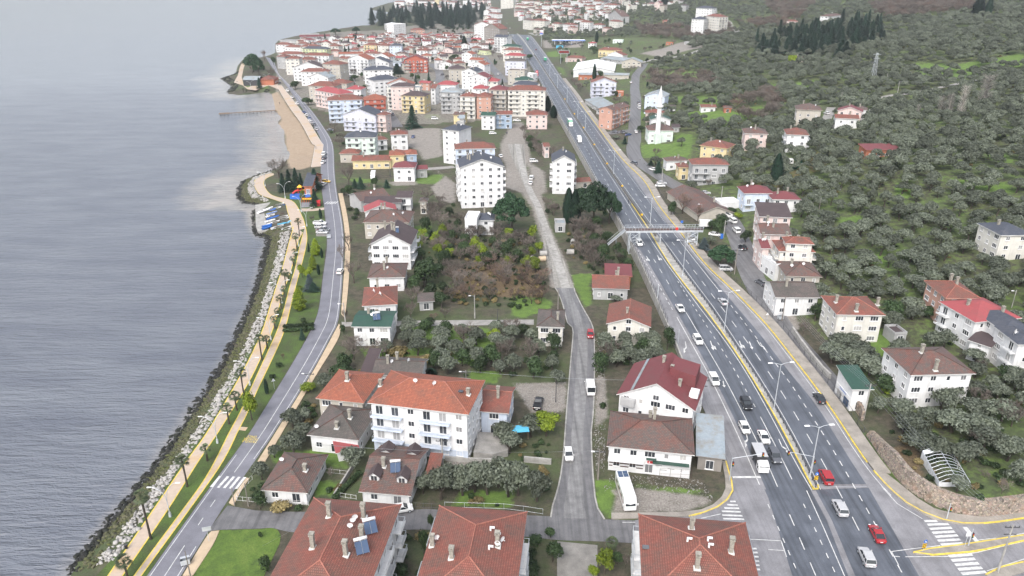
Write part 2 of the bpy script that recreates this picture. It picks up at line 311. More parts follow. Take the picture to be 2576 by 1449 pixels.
HW['RE']=line([(1275,36),(1283,48),(1298,66),(1333,92),(1367,140),(1381.8,162.4),(1410.6,205.4),(1430.7,230.8),(1449.7,259.8),(1476.1,295),(1520,354.7),(1558.7,409.8)])
HW['RS']=line([(1277,36),(1285,48),(1300,66),(1336,92),(1371,140),(1390,166),(1418,207),(1437,231),(1456,260),(1484,297),(1514.2,336),(1530,362),(1580,430),(1610,470),(1640,514),(1700,590),(1752,652),(1830,745),(1935,868),(1978,930),(2050,1010),(2095,1086),(2140,1160),(2190,1234),(2260,1350),(2310,1449)])
HW['R0']=line([(1279,36),(1287,48),(1303,66),(1340,92),(1376,140),(1393,166),(1421,207),(1441,231),(1460,260),(1488,297),(1514.2,333.6),(1537.6,365.3),(1561,395),(1579.6,417.7),(1600.7,433),(1617.1,448.2),(1634.7,472.8),(1644.1,499.8),(1667.5,531.4),(1678,544.3),(1719.3,592.3),(1749.3,634.8),(1784.3,677.3),(1838.4,723.2),(1879.1,765.4),(1925.9,812.3),(1960.3,856),(1996.2,902.9),(2033.7,948.2),(2067.2,994.9),(2114,1060.5),(2128.3,1086.75),(2162,1136.75),(2197,1186.75),(2227,1226.75),(2282,1274.3)])
def road_pt(x,y):
 z=5.
 for _ in range(12):X,Y=onz(x,y,z);z=float(RH(Y))
 return X,Y
def wl(k,y0=None,y1=None,step=None):
 ys=HW[k][0];y0=max(ys[0],y0 or 0);y1=min(ys[-1],y1 or 9999);out=[];y=y0
 while y<y1:out.append(road_pt(LX(HW[k],y),y));y+=max(2.5,(y+80)*.022)
 out.append(road_pt(LX(HW[k],y1),y1));return np.array(out)[::-1]      # near to far
def smooth(P,n=2):
 P=np.array(P,float)
 for _ in range(n):P[1:-1]=P[1:-1]*.5+(P[:-2]+P[2:])*.25
 return P
W={k:smooth(wl(k),3) for k in HW}
def at(k,Y):return np.interp(Y,W[k][:,1],W[k][:,0])
XL=lambda Y:at('L0',Y)
XR=lambda Y:at('R0',Y)
COAST=TT('A720,1449 800,1270 880,1200 960,1080 1060,960 1170,840 1270,730 1360,600 1450,490 1560,370 1700,170 1750,80 E1860,1380 1960,1220 2070,1060 2160,910 2280,700 2360,520 2460,320 2530,150 I580,1420 620,1280 650,1150 680,1020 688,945 590,930 560,850 540,690 620,620 520,600 440,590 390,530 400,440 450,370 550,330 640,296 720,270 800,240 880,160 900,100 870,50 850,0 M850,1330 780,1240 810,1180 760,1130 740,1060 730,970 690,930 640,930 500,955 380,960 270,945 300,910 330,870 260,820 215,790 300,765 360,740 380,660 430,600 500,560 600,585 690,560 760,530 757,440 800,400 1000,360 1300,310 1550,270 1750,255 1850,150 1930,125 1700,97 1760,70 1900,30')
CW=[onz(x,y,SEA) for x,y in COAST]
CPOLY=np.array([(CW[0][0]-60,CW[0][1]-110)]+CW+[(CW[-1][0]-10,2300),(-150,3400),(-120,9000),(9000,9000),(9000,-200)])
BEACH_Y=sorted([onz(*T('M',700,930),SEA)[1],onz(*T('I',900,160),SEA)[1]])
def inside(X,Y,poly):
 poly=np.asarray(poly);r=np.zeros(X.shape,bool);n=len(poly);j=n-1
 for i in range(n):
  xi,yi=poly[i];xj,yj=poly[j]
  if yi!=yj:
   c=((yi>Y)!=(yj>Y))&(X<(xj-xi)*(Y-yi)/(yj-yi)+xi);r^=c
  j=i
 return r
def dist(X,Y,poly,closed=True):
 poly=np.asarray(poly);d=np.full(X.shape,1e9);n=len(poly)
 for i in range(n if closed else n-1):
  a=poly[i];b=poly[(i+1)%n];ab=b-a;l=ab@ab+1e-9
  t_=np.clip(((X-a[0])*ab[0]+(Y-a[1])*ab[1])/l,0,1)
  d=np.minimum(d,np.hypot(X-a[0]-t_*ab[0],Y-a[1]-t_*ab[1]))
 return d
def _rs(P,n):
 P=np.asarray(P,float);return np.stack([np.interp(np.linspace(0,len(P)-1,n),range(len(P)),P[:,k]) for k in(0,1)],-1)
WB=smooth(_rs([onz(*p,4.2) for p in TT('D985,20 1100,190 1200,330 1350,530 1600,700 1850,800 2050,850 2200,860 2576,815 2900,765')],60),6)
WE=WB[-1]+(WB[-1]-WB[-9])*9;NRP=np.vstack([WB,[WE,(WE[0]+50,-80),(WB[0][0]-30,-80)]])
WBP=np.vstack([WB,[WE,(WE[0],200),(WB[0][0]+26,WB[0][1]+22),(WB[0][0]+5,WB[0][1]+1)]])
def terr(X,Y):
 X=np.asarray(X,float);Y=np.asarray(Y,float)
 xl=XL(Y);xr=XR(Y);rh=RH(Y)
 z=LAND+(rh-.25-LAND)*sstep(1.0,3.0,X-xl)
 d=X-xr-7
 hill=.115*(np.clip(d-2,0,None)**1.0)
 nz=(np.sin(X*.021+Y*.013)+np.sin(X*.013-Y*.027+1.3)+.6*np.sin(X*.05+Y*.041))*np.clip(d/70,0,1)*1.6
 z=z+np.where(d>0,hill+nz,0)
 k=(Y<205)&(X>50)
 if k.any():
  xx,yy=X[k],Y[k];i_=inside(xx,yy,WBP);d1=dist(xx,yy,WB,False);d2=dist(xx,yy,WBP[61:],False);up_=2.5*np.clip((d1-.7)/1.2,0,1)*sstep(0,26,d2)*np.clip(.15+np.hypot(xx-WB[0][0],yy-WB[0][1])/16,0,1)
  n_=inside(xx,yy,NRP);z=z.copy();zz=z[k];b_=RH(yy)-.25;zz=np.where(n_,b_,np.where(i_,b_+(zz-b_)*(.2+.8*sstep(0,45,d1)),zz));z[k]=zz+np.where(i_,up_,0)
 far=np.clip(Y-1150,0,None)*.03*sstep(-.05,.12,X/np.maximum(Y,1))
 return z+far
def terr_full(X,Y):
 z=terr(X,Y);ins=inside(X,Y,CPOLY);d=dist(X,Y,CPOLY)
 sd_=np.where(ins,d,-d);beach=(Y>BEACH_Y[0])&(Y<BEACH_Y[1]);wd=np.where(beach,22.,6.5)
 s=np.clip(sd_/wd,0,1);z2=SEA+.05+(z-SEA-.05)*s
 return np.where(sd_<0,SEA-np.clip(-sd_*.35,0,4),z2)
def tz(X,Y):return float(terr(np.array([X]),np.array([Y]))[0])
TS=np.concatenate([np.geomspace(90,6000,700)])
def gp(x,y,up=0.0):
 """ground point (plus a height above it) seen at a picture point"""
 u,b,c=ray(x,y);X=u*TS;Y=b*TS;Z=HC+c*TS
 f=Z-(terr(X,Y)+up);k=np.argmax(f<0)
 if not(f<0).any():k=len(TS)-1
 a,e=TS[max(k-1,0)],TS[k]
 for _ in range(14):
  m_=.5*(a+e)
  if HC+c*m_-(tz(u*m_,b*m_)+up)<0:e=m_
  else:a=m_
 m_=.5*(a+e);return u*m_,b*m_,HC+c*m_
def gps(s,up=0):return[gp(x,y,up) for x,y in TT(s)]
def wpoly(s):return np.array([p[:2] for p in gps(s)])
# ---------------------------------------------------------------- terrain mesh
rows=np.concatenate([[20,45,70],np.geomspace(85,5200,330)]);s_=np.concatenate([np.linspace(-.75,-.40,14)[:-1],np.linspace(-.40,.92,330),np.linspace(.93,1.5,14)])
GX,GY=np.meshgrid(s_,rows);GX=GX*(GY+55)
GZ=terr_full(GX,GY)
ZONES=dict(
 meadow=['O770,720 1050,710 1350,730 1450,800 1200,830 800,790','O920,970 1500,985 1800,960 2100,890 2330,830 2420,850 1950,960 1700,1010 1300,1060 930,1010','O1000,1130 1600,1120 1900,1060 2030,1080 1800,1180 1500,1260 1000,1200','O640,1110 710,1110 720,1210 650,1205','O990,1360 1180,1350 1200,1449 1000,1449','K410,20 560,0 930,0 900,130 640,140 430,130',
  'P0,840 220,850 470,800 480,850 200,880 0,930','P1480,640 1900,660 2576,540 2576,680 2200,640 1900,740 1500,760','P1750,760 2100,700 2200,740 1900,800','L1270,380 1500,480 1400,560 1290,560','L1730,330 2050,390 2400,400 2550,500 2250,470 1900,430','L2180,90 2300,60 2400,100 2500,200 2250,170','L680,760 1000,720 1010,850 800,870','L1050,1110 1200,1080 1180,1230 1060,1200',
  'H1000,440 1250,420 1330,560 1150,700 1000,560','G640,0 790,0 800,150 740,190 690,100','J1480,1310 1700,1310 1640,1449 1500,1449','J2380,0 2576,0 2576,50 2200,140','J130,890 290,880 290,935 130,935','I2110,830 2330,820 2300,950 2180,940','I2400,900 2576,870 2576,940 2390,940','G0,60 400,120 400,200 120,300 0,280','F1450,390 2300,400 2500,500 2400,620 1500,480','F1650,600 2200,640 2300,800 1800,700','F2140,830 2500,840 2400,960 2150,940',
  'B150,190 800,190 950,380 700,330 180,310','B600,490 870,500 790,660 610,640','B2060,590 2576,600 2576,760 2000,740','C840,480 1080,500 1060,560 1000,860 900,800 840,680','C1220,540 1500,560 1900,590 2000,640 1500,640','D880,0 960,0 1350,500 1330,530 1150,400 950,120','I1420,330 1600,400 2450,300 2450,400 2240,400','F1040,600 1700,600 1700,680 1100,690','T' if 0 else 'N500,1150 650,1150 650,1190 500,1190','N1730,520 1850,510 1850,570 1740,570','N1830,670 1880,680 1930,770 1900,760','K1060,640 1100,480 1000,470 900,480','M420,830 680,820 690,890 480,890'],
 bare=['J760,0 1040,0 1060,170 1000,250 1180,540 1240,800 1420,1200 1500,1449 1270,1449 1230,1200 1150,900 1080,640 960,480 810,440 810,200 770,120','N1270,1449 1380,1230 1490,1230 1530,1449','J120,260 300,400 300,600 140,560 60,440 200,330','I2000,0 2420,0 2450,120 2250,160 2200,60','M2080,1290 2420,1290 2430,1449 2100,1449','C1000,560 1300,570 1950,650 2000,720 1700,800 1000,815 1050,650','J1040,180 1200,280 1220,500 1100,480','G0,960 240,960 540,950 540,1240 200,1250','G840,900 930,900 960,1300 840,1400','N1690,400 2110,410 2060,480 1700,480','O1280,390 650,540 900,590 1280,480','T' if 0 else 'N620,1380 340,1300 340,1449 650,1449','H230,200 330,380 260,460 100,330','B1900,270 2350,290 2300,380 1960,370','I1900,380 2180,370 2180,410 1950,420'],
 dry=['J340,1240 700,1200 1180,1250 1200,1449 G300,90 100,210 0,100 F2200,60 1900,60 J350,1400','K1330,420 1600,330 1820,300 2000,200 2050,330 1900,500 1750,440','D1250,150 1500,120 1560,500 1900,700 1700,660 1400,400','L380,100 480,60 600,180 560,260 420,300','F1100,580 1500,600 1750,690 1700,780 1200,700'],
 sand=['M690,930 780,905 900,1080 1020,1240 1130,1449 I1160,0 1140,130 1120,230 1000,260 900,240 880,160 870,0 M860,1449 860,1330 760,1240 820,1180 740,1060'])
zone=np.zeros(GX.shape+(4,));
zone[...,0]=.30*((GX>XR(GY)+12)&(GY>60))+.12
near=(np.abs(GX)<GY*.9+40)
cell=np.maximum(1.2,GY*.006)
for i,k in enumerate(('meadow','bare','sand','dry')):
 for s in ZONES[k]:
  p_=wpoly(s);ins=inside(GX,GY,p_);d=dist(GX,GY,p_);sd_=np.where(ins,d,-d)
  zone[...,i]=np.maximum(zone[...,i],np.clip(.5+sd_/(cell*3),0,1))
town=wpoly('M760,1000 750,450 1300,320 1900,300 2400,200 N1200,60 1250,350 1450,500 1700,900 1800,1150 1500,1200 600,1250 0,1250')
zone[...,1]=np.maximum(zone[...,1],.52*inside(GX,GY,town))
nr,nc=GX.shape
me=bpy.data.meshes.new('ground');idx=np.arange(nr*nc).reshape(nr,nc)
q=np.stack([idx[:-1,:-1],idx[:-1,1:],idx[1:,1:],idx[1:,:-1]],-1).reshape(-1,4)
def np_mesh(me,V,Q):
 me.vertices.add(len(V));me.vertices.foreach_set('co',np.asarray(V,np.float32).ravel())
 k=Q.shape[1];me.loops.add(Q.size);me.loops.foreach_set('vertex_index',Q.ravel().astype(np.int32))
 me.polygons.add(len(Q));me.polygons.foreach_set('loop_start',np.arange(0,Q.size,k,dtype=np.int32));me.polygons.foreach_set('loop_total',np.full(len(Q),k,np.int32))
 me.update(calc_edges=True)
np_mesh(me,np.stack([GX,GY,GZ],-1).reshape(-1,3),q)
ca=me.color_attributes.new('zone','FLOAT_COLOR','POINT');ca.data.foreach_set('color',zone.reshape(-1).astype(np.float32))
me.materials.append(M['terrain']);me.polygons.foreach_set('use_smooth',[True]*len(q));tag(link('ground',me),kind='structure')
# sea
rs=np.geomspace(60,9000,260);ss=np.linspace(-1.2,.12,240);SX,SY=np.meshgrid(ss,rs);SX=SX*(SY+55)
d=dist(SX,SY,CPOLY[1:-5],False)
shal=np.clip(1-d/np.where(SY>300,34,5.),0,1)*sstep(225,300,SY)*(1-sstep(760,1000,SY))
shal=np.maximum(shal,np.clip(1-d/5,0,1)*.45)
foam=np.clip(1-d/22,0,1)*((SY>330)&(SY<640))
me=bpy.data.meshes.new('sea');idx=np.arange(SX.size).reshape(SX.shape)
q=np.stack([idx[:-1,:-1],idx[:-1,1:],idx[1:,1:],idx[1:,:-1]],-1).reshape(-1,4)
np_mesh(me,np.stack([SX,SY,np.full(SX.shape,SEA)],-1).reshape(-1,3),q)
cc=np.stack([shal,foam,shal*0,shal*0+1],-1);ca=me.color_attributes.new('shallow','FLOAT_COLOR','POINT');ca.data.foreach_set('color',cc.reshape(-1).astype(np.float32))
me.materials.append(M['water']);tag(link('sea',me),kind='structure')
# ---------------------------------------------------------------- occupancy grid for planting
OCC=np.zeros((900,700),bool)          # 2 m cells, x -500..900, y 60..1860
def occ_poly(p_,grow=0):
 p_=np.asarray(p_);x0,y0=p_.min(0)-grow-2;x1,y1=p_.max(0)+grow+2
 i0,i1=int(max(0,(y0-60)/2)),int(min(900,(y1-60)/2+1));j0,j1=int(max(0,(x0+500)/2)),int(min(700,(x1+500)/2+1))
 if i1<=i0 or j1<=j0:return
 yy,xx=np.mgrid[i0:i1,j0:j1];X=xx*2-499.;Y=yy*2+61.
 m_=inside(X,Y,p_)
 if grow:m_|=dist(X,Y,p_)<grow
 OCC[i0:i1,j0:j1]|=m_
def occupied(x,y):
 i,j=int((y-60)/2),int((x+500)/2);return(0<=i<900 and 0<=j<700 and OCC[i,j])
# ---------------------------------------------------------------- ribbons and sheets
def ribbon(name,A,B,zf,mat,kind='structure',n=None,thick=None,mats=None):
 """strip between two world polylines"""
 A=np.asarray(A)[:,:2];B=np.asarray(B)[:,:2]
 def res(P,n):
  d=np.r_[0,np.cumsum(np.hypot(*np.diff(P,axis=0).T))];t_=np.linspace(0,d[-1],n)
  return np.stack([np.interp(t_,d,P[:,0]),np.interp(t_,d,P[:,1])],-1)
 n=n or max(8,min(260,int(np.hypot(*np.diff(A,axis=0).T).sum()/3)))
 A=res(A,n);B=res(B,n);mb=MB();k=4
 rows_=[A+(B-A)*i/k for i in range(k+1)] if thick is None else[A,B]
 for r in rows_:mb.v+=[(x,y,float(zf(x,y))) for x,y in r]
 nr_=len(rows_)
 for j in range(nr_-1):
  for i in range(n-1):a=j*n+i;mb.f.append((a,a+n,a+n+1,a+1));mb.m.append(0);mb.uv.append([(0,0)]*4)
 if thick:
  b0=len(mb.v)
  for r in rows_:mb.v+=[(x,y,float(zf(x,y))-thick) for x,y in r]
  for i in range(n-1):
   mb.f.append((i,i+1,b0+i+1,b0+i));mb.f.append((n+i,b0+n+i,b0+n+i+1,n+i+1));mb.m+=[0,0];mb.uv+=[[(0,0)]*4]*2
  mb.f.append((0,b0,b0+n,n));mb.f.append((n-1,2*n-1,b0+2*n-1,b0+n-1));mb.m+=[0,0];mb.uv+=[[(0,0)]*4]*2
 o=mb.build(name,mat)
 # face up
 bm=bmesh.new();bm.from_mesh(o.data);bmesh.ops.recalc_face_normals(bm,faces=bm.faces)
 if thick is None and sum(f.normal.z for f in bm.faces)<0:bmesh.ops.reverse_faces(bm,faces=bm.faces)
 bm.to_mesh(o.data);bm.free()
 if kind:tag(o,kind=kind)
 return o
def offset(P,d):
 P=np.asarray(P)[:,:2];t_=np.gradient(P,axis=0);t_/=np.linalg.norm(t_,axis=1)[:,None]+1e-9
 return P+np.stack([-t_[:,1],t_[:,0]],-1)*d
def sheet(name,pts,z,mat,kind='structure',thick=0):
 mb=MB();pts=[(p[0],p[1]) for p in pts]
 a=sum(pts[i][0]*pts[(i+1)%len(pts)][1]-pts[(i+1)%len(pts)][0]*pts[i][1] for i in range(len(pts)))
 if a<0:pts=pts[::-1]
 mb.poly([(x,y,z) for x,y in pts])
 if thick:
  for i in range(len(pts)):
   a,b=pts[i],pts[(i+1)%len(pts)];mb.poly([(a[0],a[1],z-thick),(b[0],b[1],z-thick),(b[0],b[1],z),(a[0],a[1],z)])
 o=mb.build(name,mat)
 if kind:tag(o,kind=kind)
 return o
def strip(P,wd):return offset(P,wd/2),offset(P,-wd/2)
def clipY(P,y0=None,y1=None):
 P=np.asarray(P);m_=np.ones(len(P),bool)
 if y0:m_&=P[:,1]>=y0
 if y1:m_&=P[:,1]<=y1
 return P[m_]
zr=lambda dz:(lambda x,y:float(RH(y))+dz)
Y0=60
def ext(P,y=60):    # extend the near end towards the viewer
 P=np.asarray(P);a,b=P[0],P[1];t_=(y-a[1])/(b[1]-a[1]);return np.vstack([[a+(b-a)*t_],P])
YN=W['LK'][0][1]
WL0,WR0=ext(clipY(W['L0'],YN)),W['R0']
tag(ribbon('highway_road',W['L0'],W['LK'],zr(0),M['asphalt_light']));tag(ribbon('highway_road',W['RK'],W['R0'],zr(0),M['asphalt_light']))
inner=lambda a,b,f:np.stack([at(a,b[:,1])*(1-f)+f*b[:,0],b[:,1]],-1)
A_=W['LK'].copy();nearY=W['L1'][-1][1]
lb=np.stack([np.where(A_[:,1]<nearY,at('L1',A_[:,1])+1.6*sstep(250,130,A_[:,1]) if 0 else at('L1',A_[:,1])+.9,XL(A_[:,1])+.35),A_[:,1]],-1)
ribbon('carriageway_surface',lb,A_-[.05,0],zr(.035),M['asphalt'])
RS=W['RS'].copy();ri=np.stack([at('RK',RS[:,1])+.05,RS[:,1]],-1)
ribbon('carriageway_surface',clipY(ri,YN),clipY(RS,YN),zr(.035),M['asphalt'])
occ_poly(np.vstack([W['L0'],W['R0'][::-1]]),5)
# junction at the near end
jx=gps('C2230,600 D0,600 D480,600 D1000,560 1180,560 1400,750 1650,890 1900,940 2100,945 2576,880 3300,770 3400,1449 2700,2000 D0,2000 C1600,2000 1750,1449 1240,1100 1240,890 1780,855 1950,820 2100,760 2190,680')
sheet('junction_road',jx,4.110,M['asphalt_light']);occ_poly([p[:2] for p in jx],2)
js=gps('C2256,560 D0,560 450,600 505,590 990,560 1050,640 1200,900 1500,1449 1700,1900 D330,1900 D230,1449 100,900 0,680 C2500,590')
js=gps('C2480,585 2576,590 D480,590 1010,570 1200,900 1510,1449 1760,1900 500,1900 240,1449 0,670 C2540,590')
sheet('junction_road',js,4.124,M['asphalt'])
ms=gps('D430,600 480,600 640,900 870,1449 1050,1900 960,1900 800,1449 590,900');sheet('median_strip',ms,4.130,M['asphalt_light'])
# median, kerbs, lines
ribbon('median',W['LK'],W['RK'],zr(.16),M['concrete'],thick=.3)
def kerb(P,wd,dz,mat='paint_yellow',name='kerb',th=.25,zf=None):
 a,b=strip(P,wd);return ribbon(name,a,b,zf or zr(dz),M[mat],thick=th)
kerb(clipY(W['LK'],60,300),.28,.19);kerb(clipY(W['R0'],124,560),.28,.17)
nose=gps('D440,560 470,590 505,582 500,545');kerb(np.array([p[:2] for p in nose]),.28,.19)
def solid(P,wd=.16,dz=.07,name='lane_line',mat='paint_white',zf=None):
 a,b=strip(P,wd);return ribbon(name,a,b,zf or zr(dz),M[mat])
def dashes(P,on,off,wd=.15,dz=.07,ph=0,mat='paint_white',name='lane_dashes',zf=None):
 P=np.asarray(P);d=np.r_[0,np.cumsum(np.hypot(*np.diff(P,axis=0).T))];mb=MB();s=ph;zf=zf or zr(dz)
 while s+on<d[-1]:
  a=[np.interp(s,d,P[:,0]),np.interp(s,d,P[:,1])];b=[np.interp(s+on,d,P[:,0]),np.interp(s+on,d,P[:,1])]
  v=np.subtract(b,a);v/=np.linalg.norm(v);n_=np.array([-v[1],v[0]])*wd/2
  mb.poly([(a[0]-n_[0],a[1]-n_[1],zf(*a)),(b[0]-n_[0],b[1]-n_[1],zf(*b)),(b[0]+n_[0],b[1]+n_[1],zf(*b)),(a[0]+n_[0],a[1]+n_[1],zf(*a))][::-1]);s+=on+off
 return tag(mb.build(name,M[mat]),kind='structure')
def byD(k,y0,y1):
 a=road_pt(LX(HW[k],y1),y1)[1];b=road_pt(LX(HW[k],y0),y0)[1];return clipY(W[k],a,b)
solid(W['LE'],.18);dashes(byD('L1',612,790),1.6,1.6,.18);solid(byD('L1',795,1232),.18);dashes(ext(byD('L1',1232,1449)),1.2,1.8,.16)
dashes(byD('L2',36,760),3.4,5.2,.17);solid(byD('L2',780,1239),.17);dashes(byD('L2',1239,1449),3,3,.16)
dashes(byD('L3',700,1035),1.4,1.8,.17);solid(byD('L3',1040,1232),.17);dashes(byD('L3',1238,1440),1.2,2,.17)
solid(W['L4'],.17);solid(W['R1'],.15);dashes(W['R2'],3.6,5.2,.18,ph=2);dashes(byD('R3',413,560),1.0,.9,.18);solid(byD('R3',562,735),.17);dashes(byD('R3',735,1441),1.7,1.9,.19)
solid(W['RE'],.18);solid(offset(byD('R0',560,1270),.85),.15)
solid(np.array([p[:2] for p in gps('D0,640 160,900 360,1449' if 0 else 'D470,600 640,960 860,1449 990,1750')])-[1.6,0],.15,.026)
for s_ in('C2220,460 D365,462',):
 g=[p[:2] for p in gps(s_)];solid(np.array([g[0],(np.array(g[0])+g[1])/2,g[1]]),.55,.03,'stop_line')
def quadmarks(name,segs,wd,z=4.150,mat='paint_white'):
 mb=MB()
 for a,b in segs:
  a=np.array(a[:2]);b=np.array(b[:2]);v=b-a;v/=np.linalg.norm(v);n_=np.array([-v[1],v[0]])*wd/2
  mb.poly([(*(a-n_),z),(*(b-n_),z),(*(b+n_),z),(*(a+n_),z)])
 return tag(mb.build(name,M[mat]),kind='structure')
def bars(s,wd,z=4.150):
 g=gps(s);quadmarks('zebra_crossing',[(g[i],g[i+1]) for i in range(0,len(g),2)],wd,z)
bars('C2195,705 2250,705 2165,738 2270,742 2135,770 2285,775 2110,803 2300,810 2115,842 2318,850 2125,878 2335,885',.42)
bars('D1570,908 1700,908 1600,945 1815,938 1625,988 1845,975 1652,1027 1875,1013 1680,1067 1905,1052 1705,1107 1930,1092 1735,1147 1960,1132',.55)
bars('D1815,1262 2050,1243 1845,1307 2080,1288 1880,1350 2115,1332 1910,1395 2150,1378 1945,1440 2190,1420',.60)
bars('C2400,1180 2460,1180 2410,1220 2470,1220 2425,1262 2480,1262 2435,1305 2485,1305 2445,1347 2490,1347 2455,1390 2495,1390',.4)
bars('A2190,455 2290,450 2190,455 2120,550',.01) if 0 else None
g=gps('D1975,968 2100,1115');quadmarks('stop_line',[(g[0],g[1])],.8)
def mark(s,wd=.15,z=4.152,mat='paint_white',name='lane_line'):
 g=gps(s);quadmarks(name,[(g[i],g[i+1]) for i in range(len(g)-1)],wd,z,mat)
mark('D1240,1215 1430,1190 1730,1155');mark('D1240,1215 1310,1350');mark('D1265,1262 1325,1268');mark('D1380,1268 1800,1265 2100,1225 2576,1110');mark('D2200,1410 2576,1290');mark('D2110,1100 2290,1080');mark('D2440,1055 2576,1030')
mark('D0,1100 130,1108 185,1270');mark('D0,1195 155,1205');mark('D1140,560 1300,735 1550,885');mark('C1110,915 1240,915');mark('C1900,875 2100,830');mark('C2380,1085 2576,1100')
def arrow(x,y,kind,y2,x2):
 """painted lane arrow from tail (x,y) to head (x2,y2) in picture units"""
 a=np.array(road_pt(x,y));b=np.array(road_pt(x2,y2));v=(b-a)/np.linalg.norm(b-a);n_=np.array([-v[1],v[0]]);Ln=np.linalg.norm(b-a);mb=MB();zz=float(RH(a[1]))+.08
 def P(s,t_):q=a+v*s*Ln+n_*t_;return(q[0],q[1],float(RH(q[1]))+.08)
 if 'S' in kind:mb.poly([P(0,-.12),P(.7,-.12),P(.7,.12),P(0,.12)]);mb.poly([P(.68,-.42),P(1,0),P(.68,.42)])
 for c,sg in(('R',-1),('L',1)):
  if c in kind:
   mb.poly([P(0,-.1),P(.5,-.1),P(.5,.1),P(0,.1)] if 'S' not in kind else[P(.3,0),P(.42,0),P(.42,sg*.01),P(.3,sg*.01)])
   mb.poly([P(.42,0),P(.54,0),P(.72,sg*.7),P(.6,sg*.7)]);mb.poly([P(.52,sg*.75),P(.95,sg*.85),P(.80,sg*.35)])
 tag(mb.build('lane_arrow',M['paint_white']),kind='structure')
for a_ in[(1724,860,'R',892,1729),(1860,858,'LS',878,1867),(1787,858,'SL',882,1795),(1904,856,'L',884,1921),(1833,925,'S',975,1843) if 0 else(1819,959,'S',975,1822),(1876,1086,'R',1130,1886),(1959,1105,'L',1145,1976),(1626,645,'RS',658,1634),(1654,643,'LS',656,1660),(1953,1108,'L',1135,1972) if 0 else(1885,860,'S',880,1893)]:
 arrow(a_[0],a_[1],a_[2],a_[3],a_[4])
for s_ in('D30,550 430,570','D530,565 990,560'):mark(s_,.25,4.14,'stain_line','road_patch')
# right pavement and side lane
rp=clipY(W['R0'],121);rp=rp[rp[:,1]<700]
ribbon('pavement',offset(rp,-.25),offset(rp,-3.2),zr(.13),M['sidewalk'],thick=.3)
# pavement round the bottom right corner
g1=[p[:2] for p in gps('D1060,400 1180,560 1400,750 1650,890 1900,940 2100,945 2300,920 2576,880 2700,860 3250,778')];g2=[p[:2] for p in gps('D1150,400 1330,540 1500,680 1680,790 1900,840 2150,860 2350,840 2576,810 2700,790 3250,708')]
ribbon('pavement',g1,g2,lambda x,y:4.262,M['sidewalk'],thick=.3,n=40);kerb(np.array(smooth(g1,1)),.27,0,zf=lambda x,y:4.29)
isl=gps('D1462,1225 1530,1200 2000,1140 2576,1050 2650,1040 2650,1090 2576,1105 2100,1215 1850,1235 1600,1255 1490,1245');sheet('traffic_island',isl,4.25,M['sidewalk'],thick=.25)
kerb(np.array([p[:2] for p in isl[:5]]),.25,0,zf=lambda x,y:4.28);kerb(np.array([p[:2] for p in isl[5:]+isl[:1]]),.27,0,zf=lambda x,y:4.282)
g1=[p[:2] for p in gps('C1270,890 1780,855 1950,820 2100,760 2190,680 2230,590 2225,540 2180,420 2150,300')];g2=[p[:2] for p in gps('C1000,880 1010,820 1700,815 1900,790 2020,740 2110,660 2150,570 2140,440 2110,300')]
g1[0]=gp(*T('C',1000,882))[:2];g2[0]=gp(*T('C',1000,822))[:2];g2[1]=gp(*T('C',1300,820))[:2]
ribbon('pavement',g1,g2,lambda x,y:4.262,M['sidewalk'],thick=.3,n=40);kerb(np.array(smooth(g1[1:],1)),.27,0,zf=lambda x,y:4.29)
br=[p[:2] for p in gps('D2190,1449 2350,1370 2576,1320')];br2=[p[:2] for p in gps('D2300,1600 2450,1460 2650,1400')]
ribbon('pavement',br,br2,lambda x,y:4.262,M['sidewalk'],thick=.3,n=16);kerb(np.array(br),.27,0,zf=lambda x,y:4.29)
# ---------------------------------------------------------------- coast road, promenade, paths (flat land)
def flat(name,lt,rt,z,mat,occ=2,th=None,sm=2,n=None):
 a=smooth([onz(x,y,LAND) for x,y in lt],0);b=smooth([onz(x,y,LAND) for x,y in rt],0)
 def cr(P,k=6):    # catmull-rom
  P=np.vstack([2*P[0]-P[1],P,2*P[-1]-P[-2]]);o=[]
  for i in range(1,len(P)-2):
   for j in range(k):
    u=j/k;o.append(.5*((2*P[i])+(-P[i-1]+P[i+1])*u+(2*P[i-1]-5*P[i]+4*P[i+1]-P[i+2])*u*u+(-P[i-1]+3*P[i]-3*P[i+1]+P[i+2])*u**3))
  o.append(P[-2]);return np.array(o)
 a=smooth(cr(a),4);b=smooth(cr(b),4)
 def rs(P,n=160):
  d=np.r_[0,np.cumsum(np.hypot(*np.diff(P,axis=0).T))];t_=np.linspace(0,d[-1],n);return np.stack([np.interp(t_,d,P[:,0]),np.interp(t_,d,P[:,1])],-1)
 a=rs(a);b=rs(b)
 ribbon(name,a,b,lambda x,y:z,M[mat],n=n or 160,thick=th)
 if occ:occ_poly(np.vstack([a,b[::-1]]),occ)
 return a,b
CRL=[(300,1550),(370,1449),(512.5,1249),(625,1094),(651,1052),(739,909.5),(794,807),(806.5,749.5),(812,700),(820.6,640),(823,599.75),(815.6,522.25),(809.4,474.75),(806.5,424.75),(808,361),(798.1,332.5),(753.1,262.5),(718.1,212.5),(695.6,185),(678,160),(668,142.5)]
CRR=[(395,1550),(455,1449),(579,1249),(640,1161.75),(691.5,1086.75),(784,937),(834,844.5),(851.5,807),(860,724.5),(864,660),(865.6,612.25),(861,555),(848,487),(841,424.75),(838,362),(815.6,322.5),(785.6,280),(743,230),(715.6,200),(700.6,185),(688,150)]
ca_,cb_=flat('coast_road',CRL,CRR,4.04,'asphalt_coast')
mid=ca_*.48+cb_*.52;YD=lambda y:onz(0,y,LAND)[1]
zc=lambda x,y:4.055
solid(clipY(mid,YD(1195)),.13,zf=zc);dashes(clipY(mid,YD(1370),YD(1225)),2,3,.13,zf=zc);solid(clipY(mid,60,YD(1372)),.13,zf=zc)
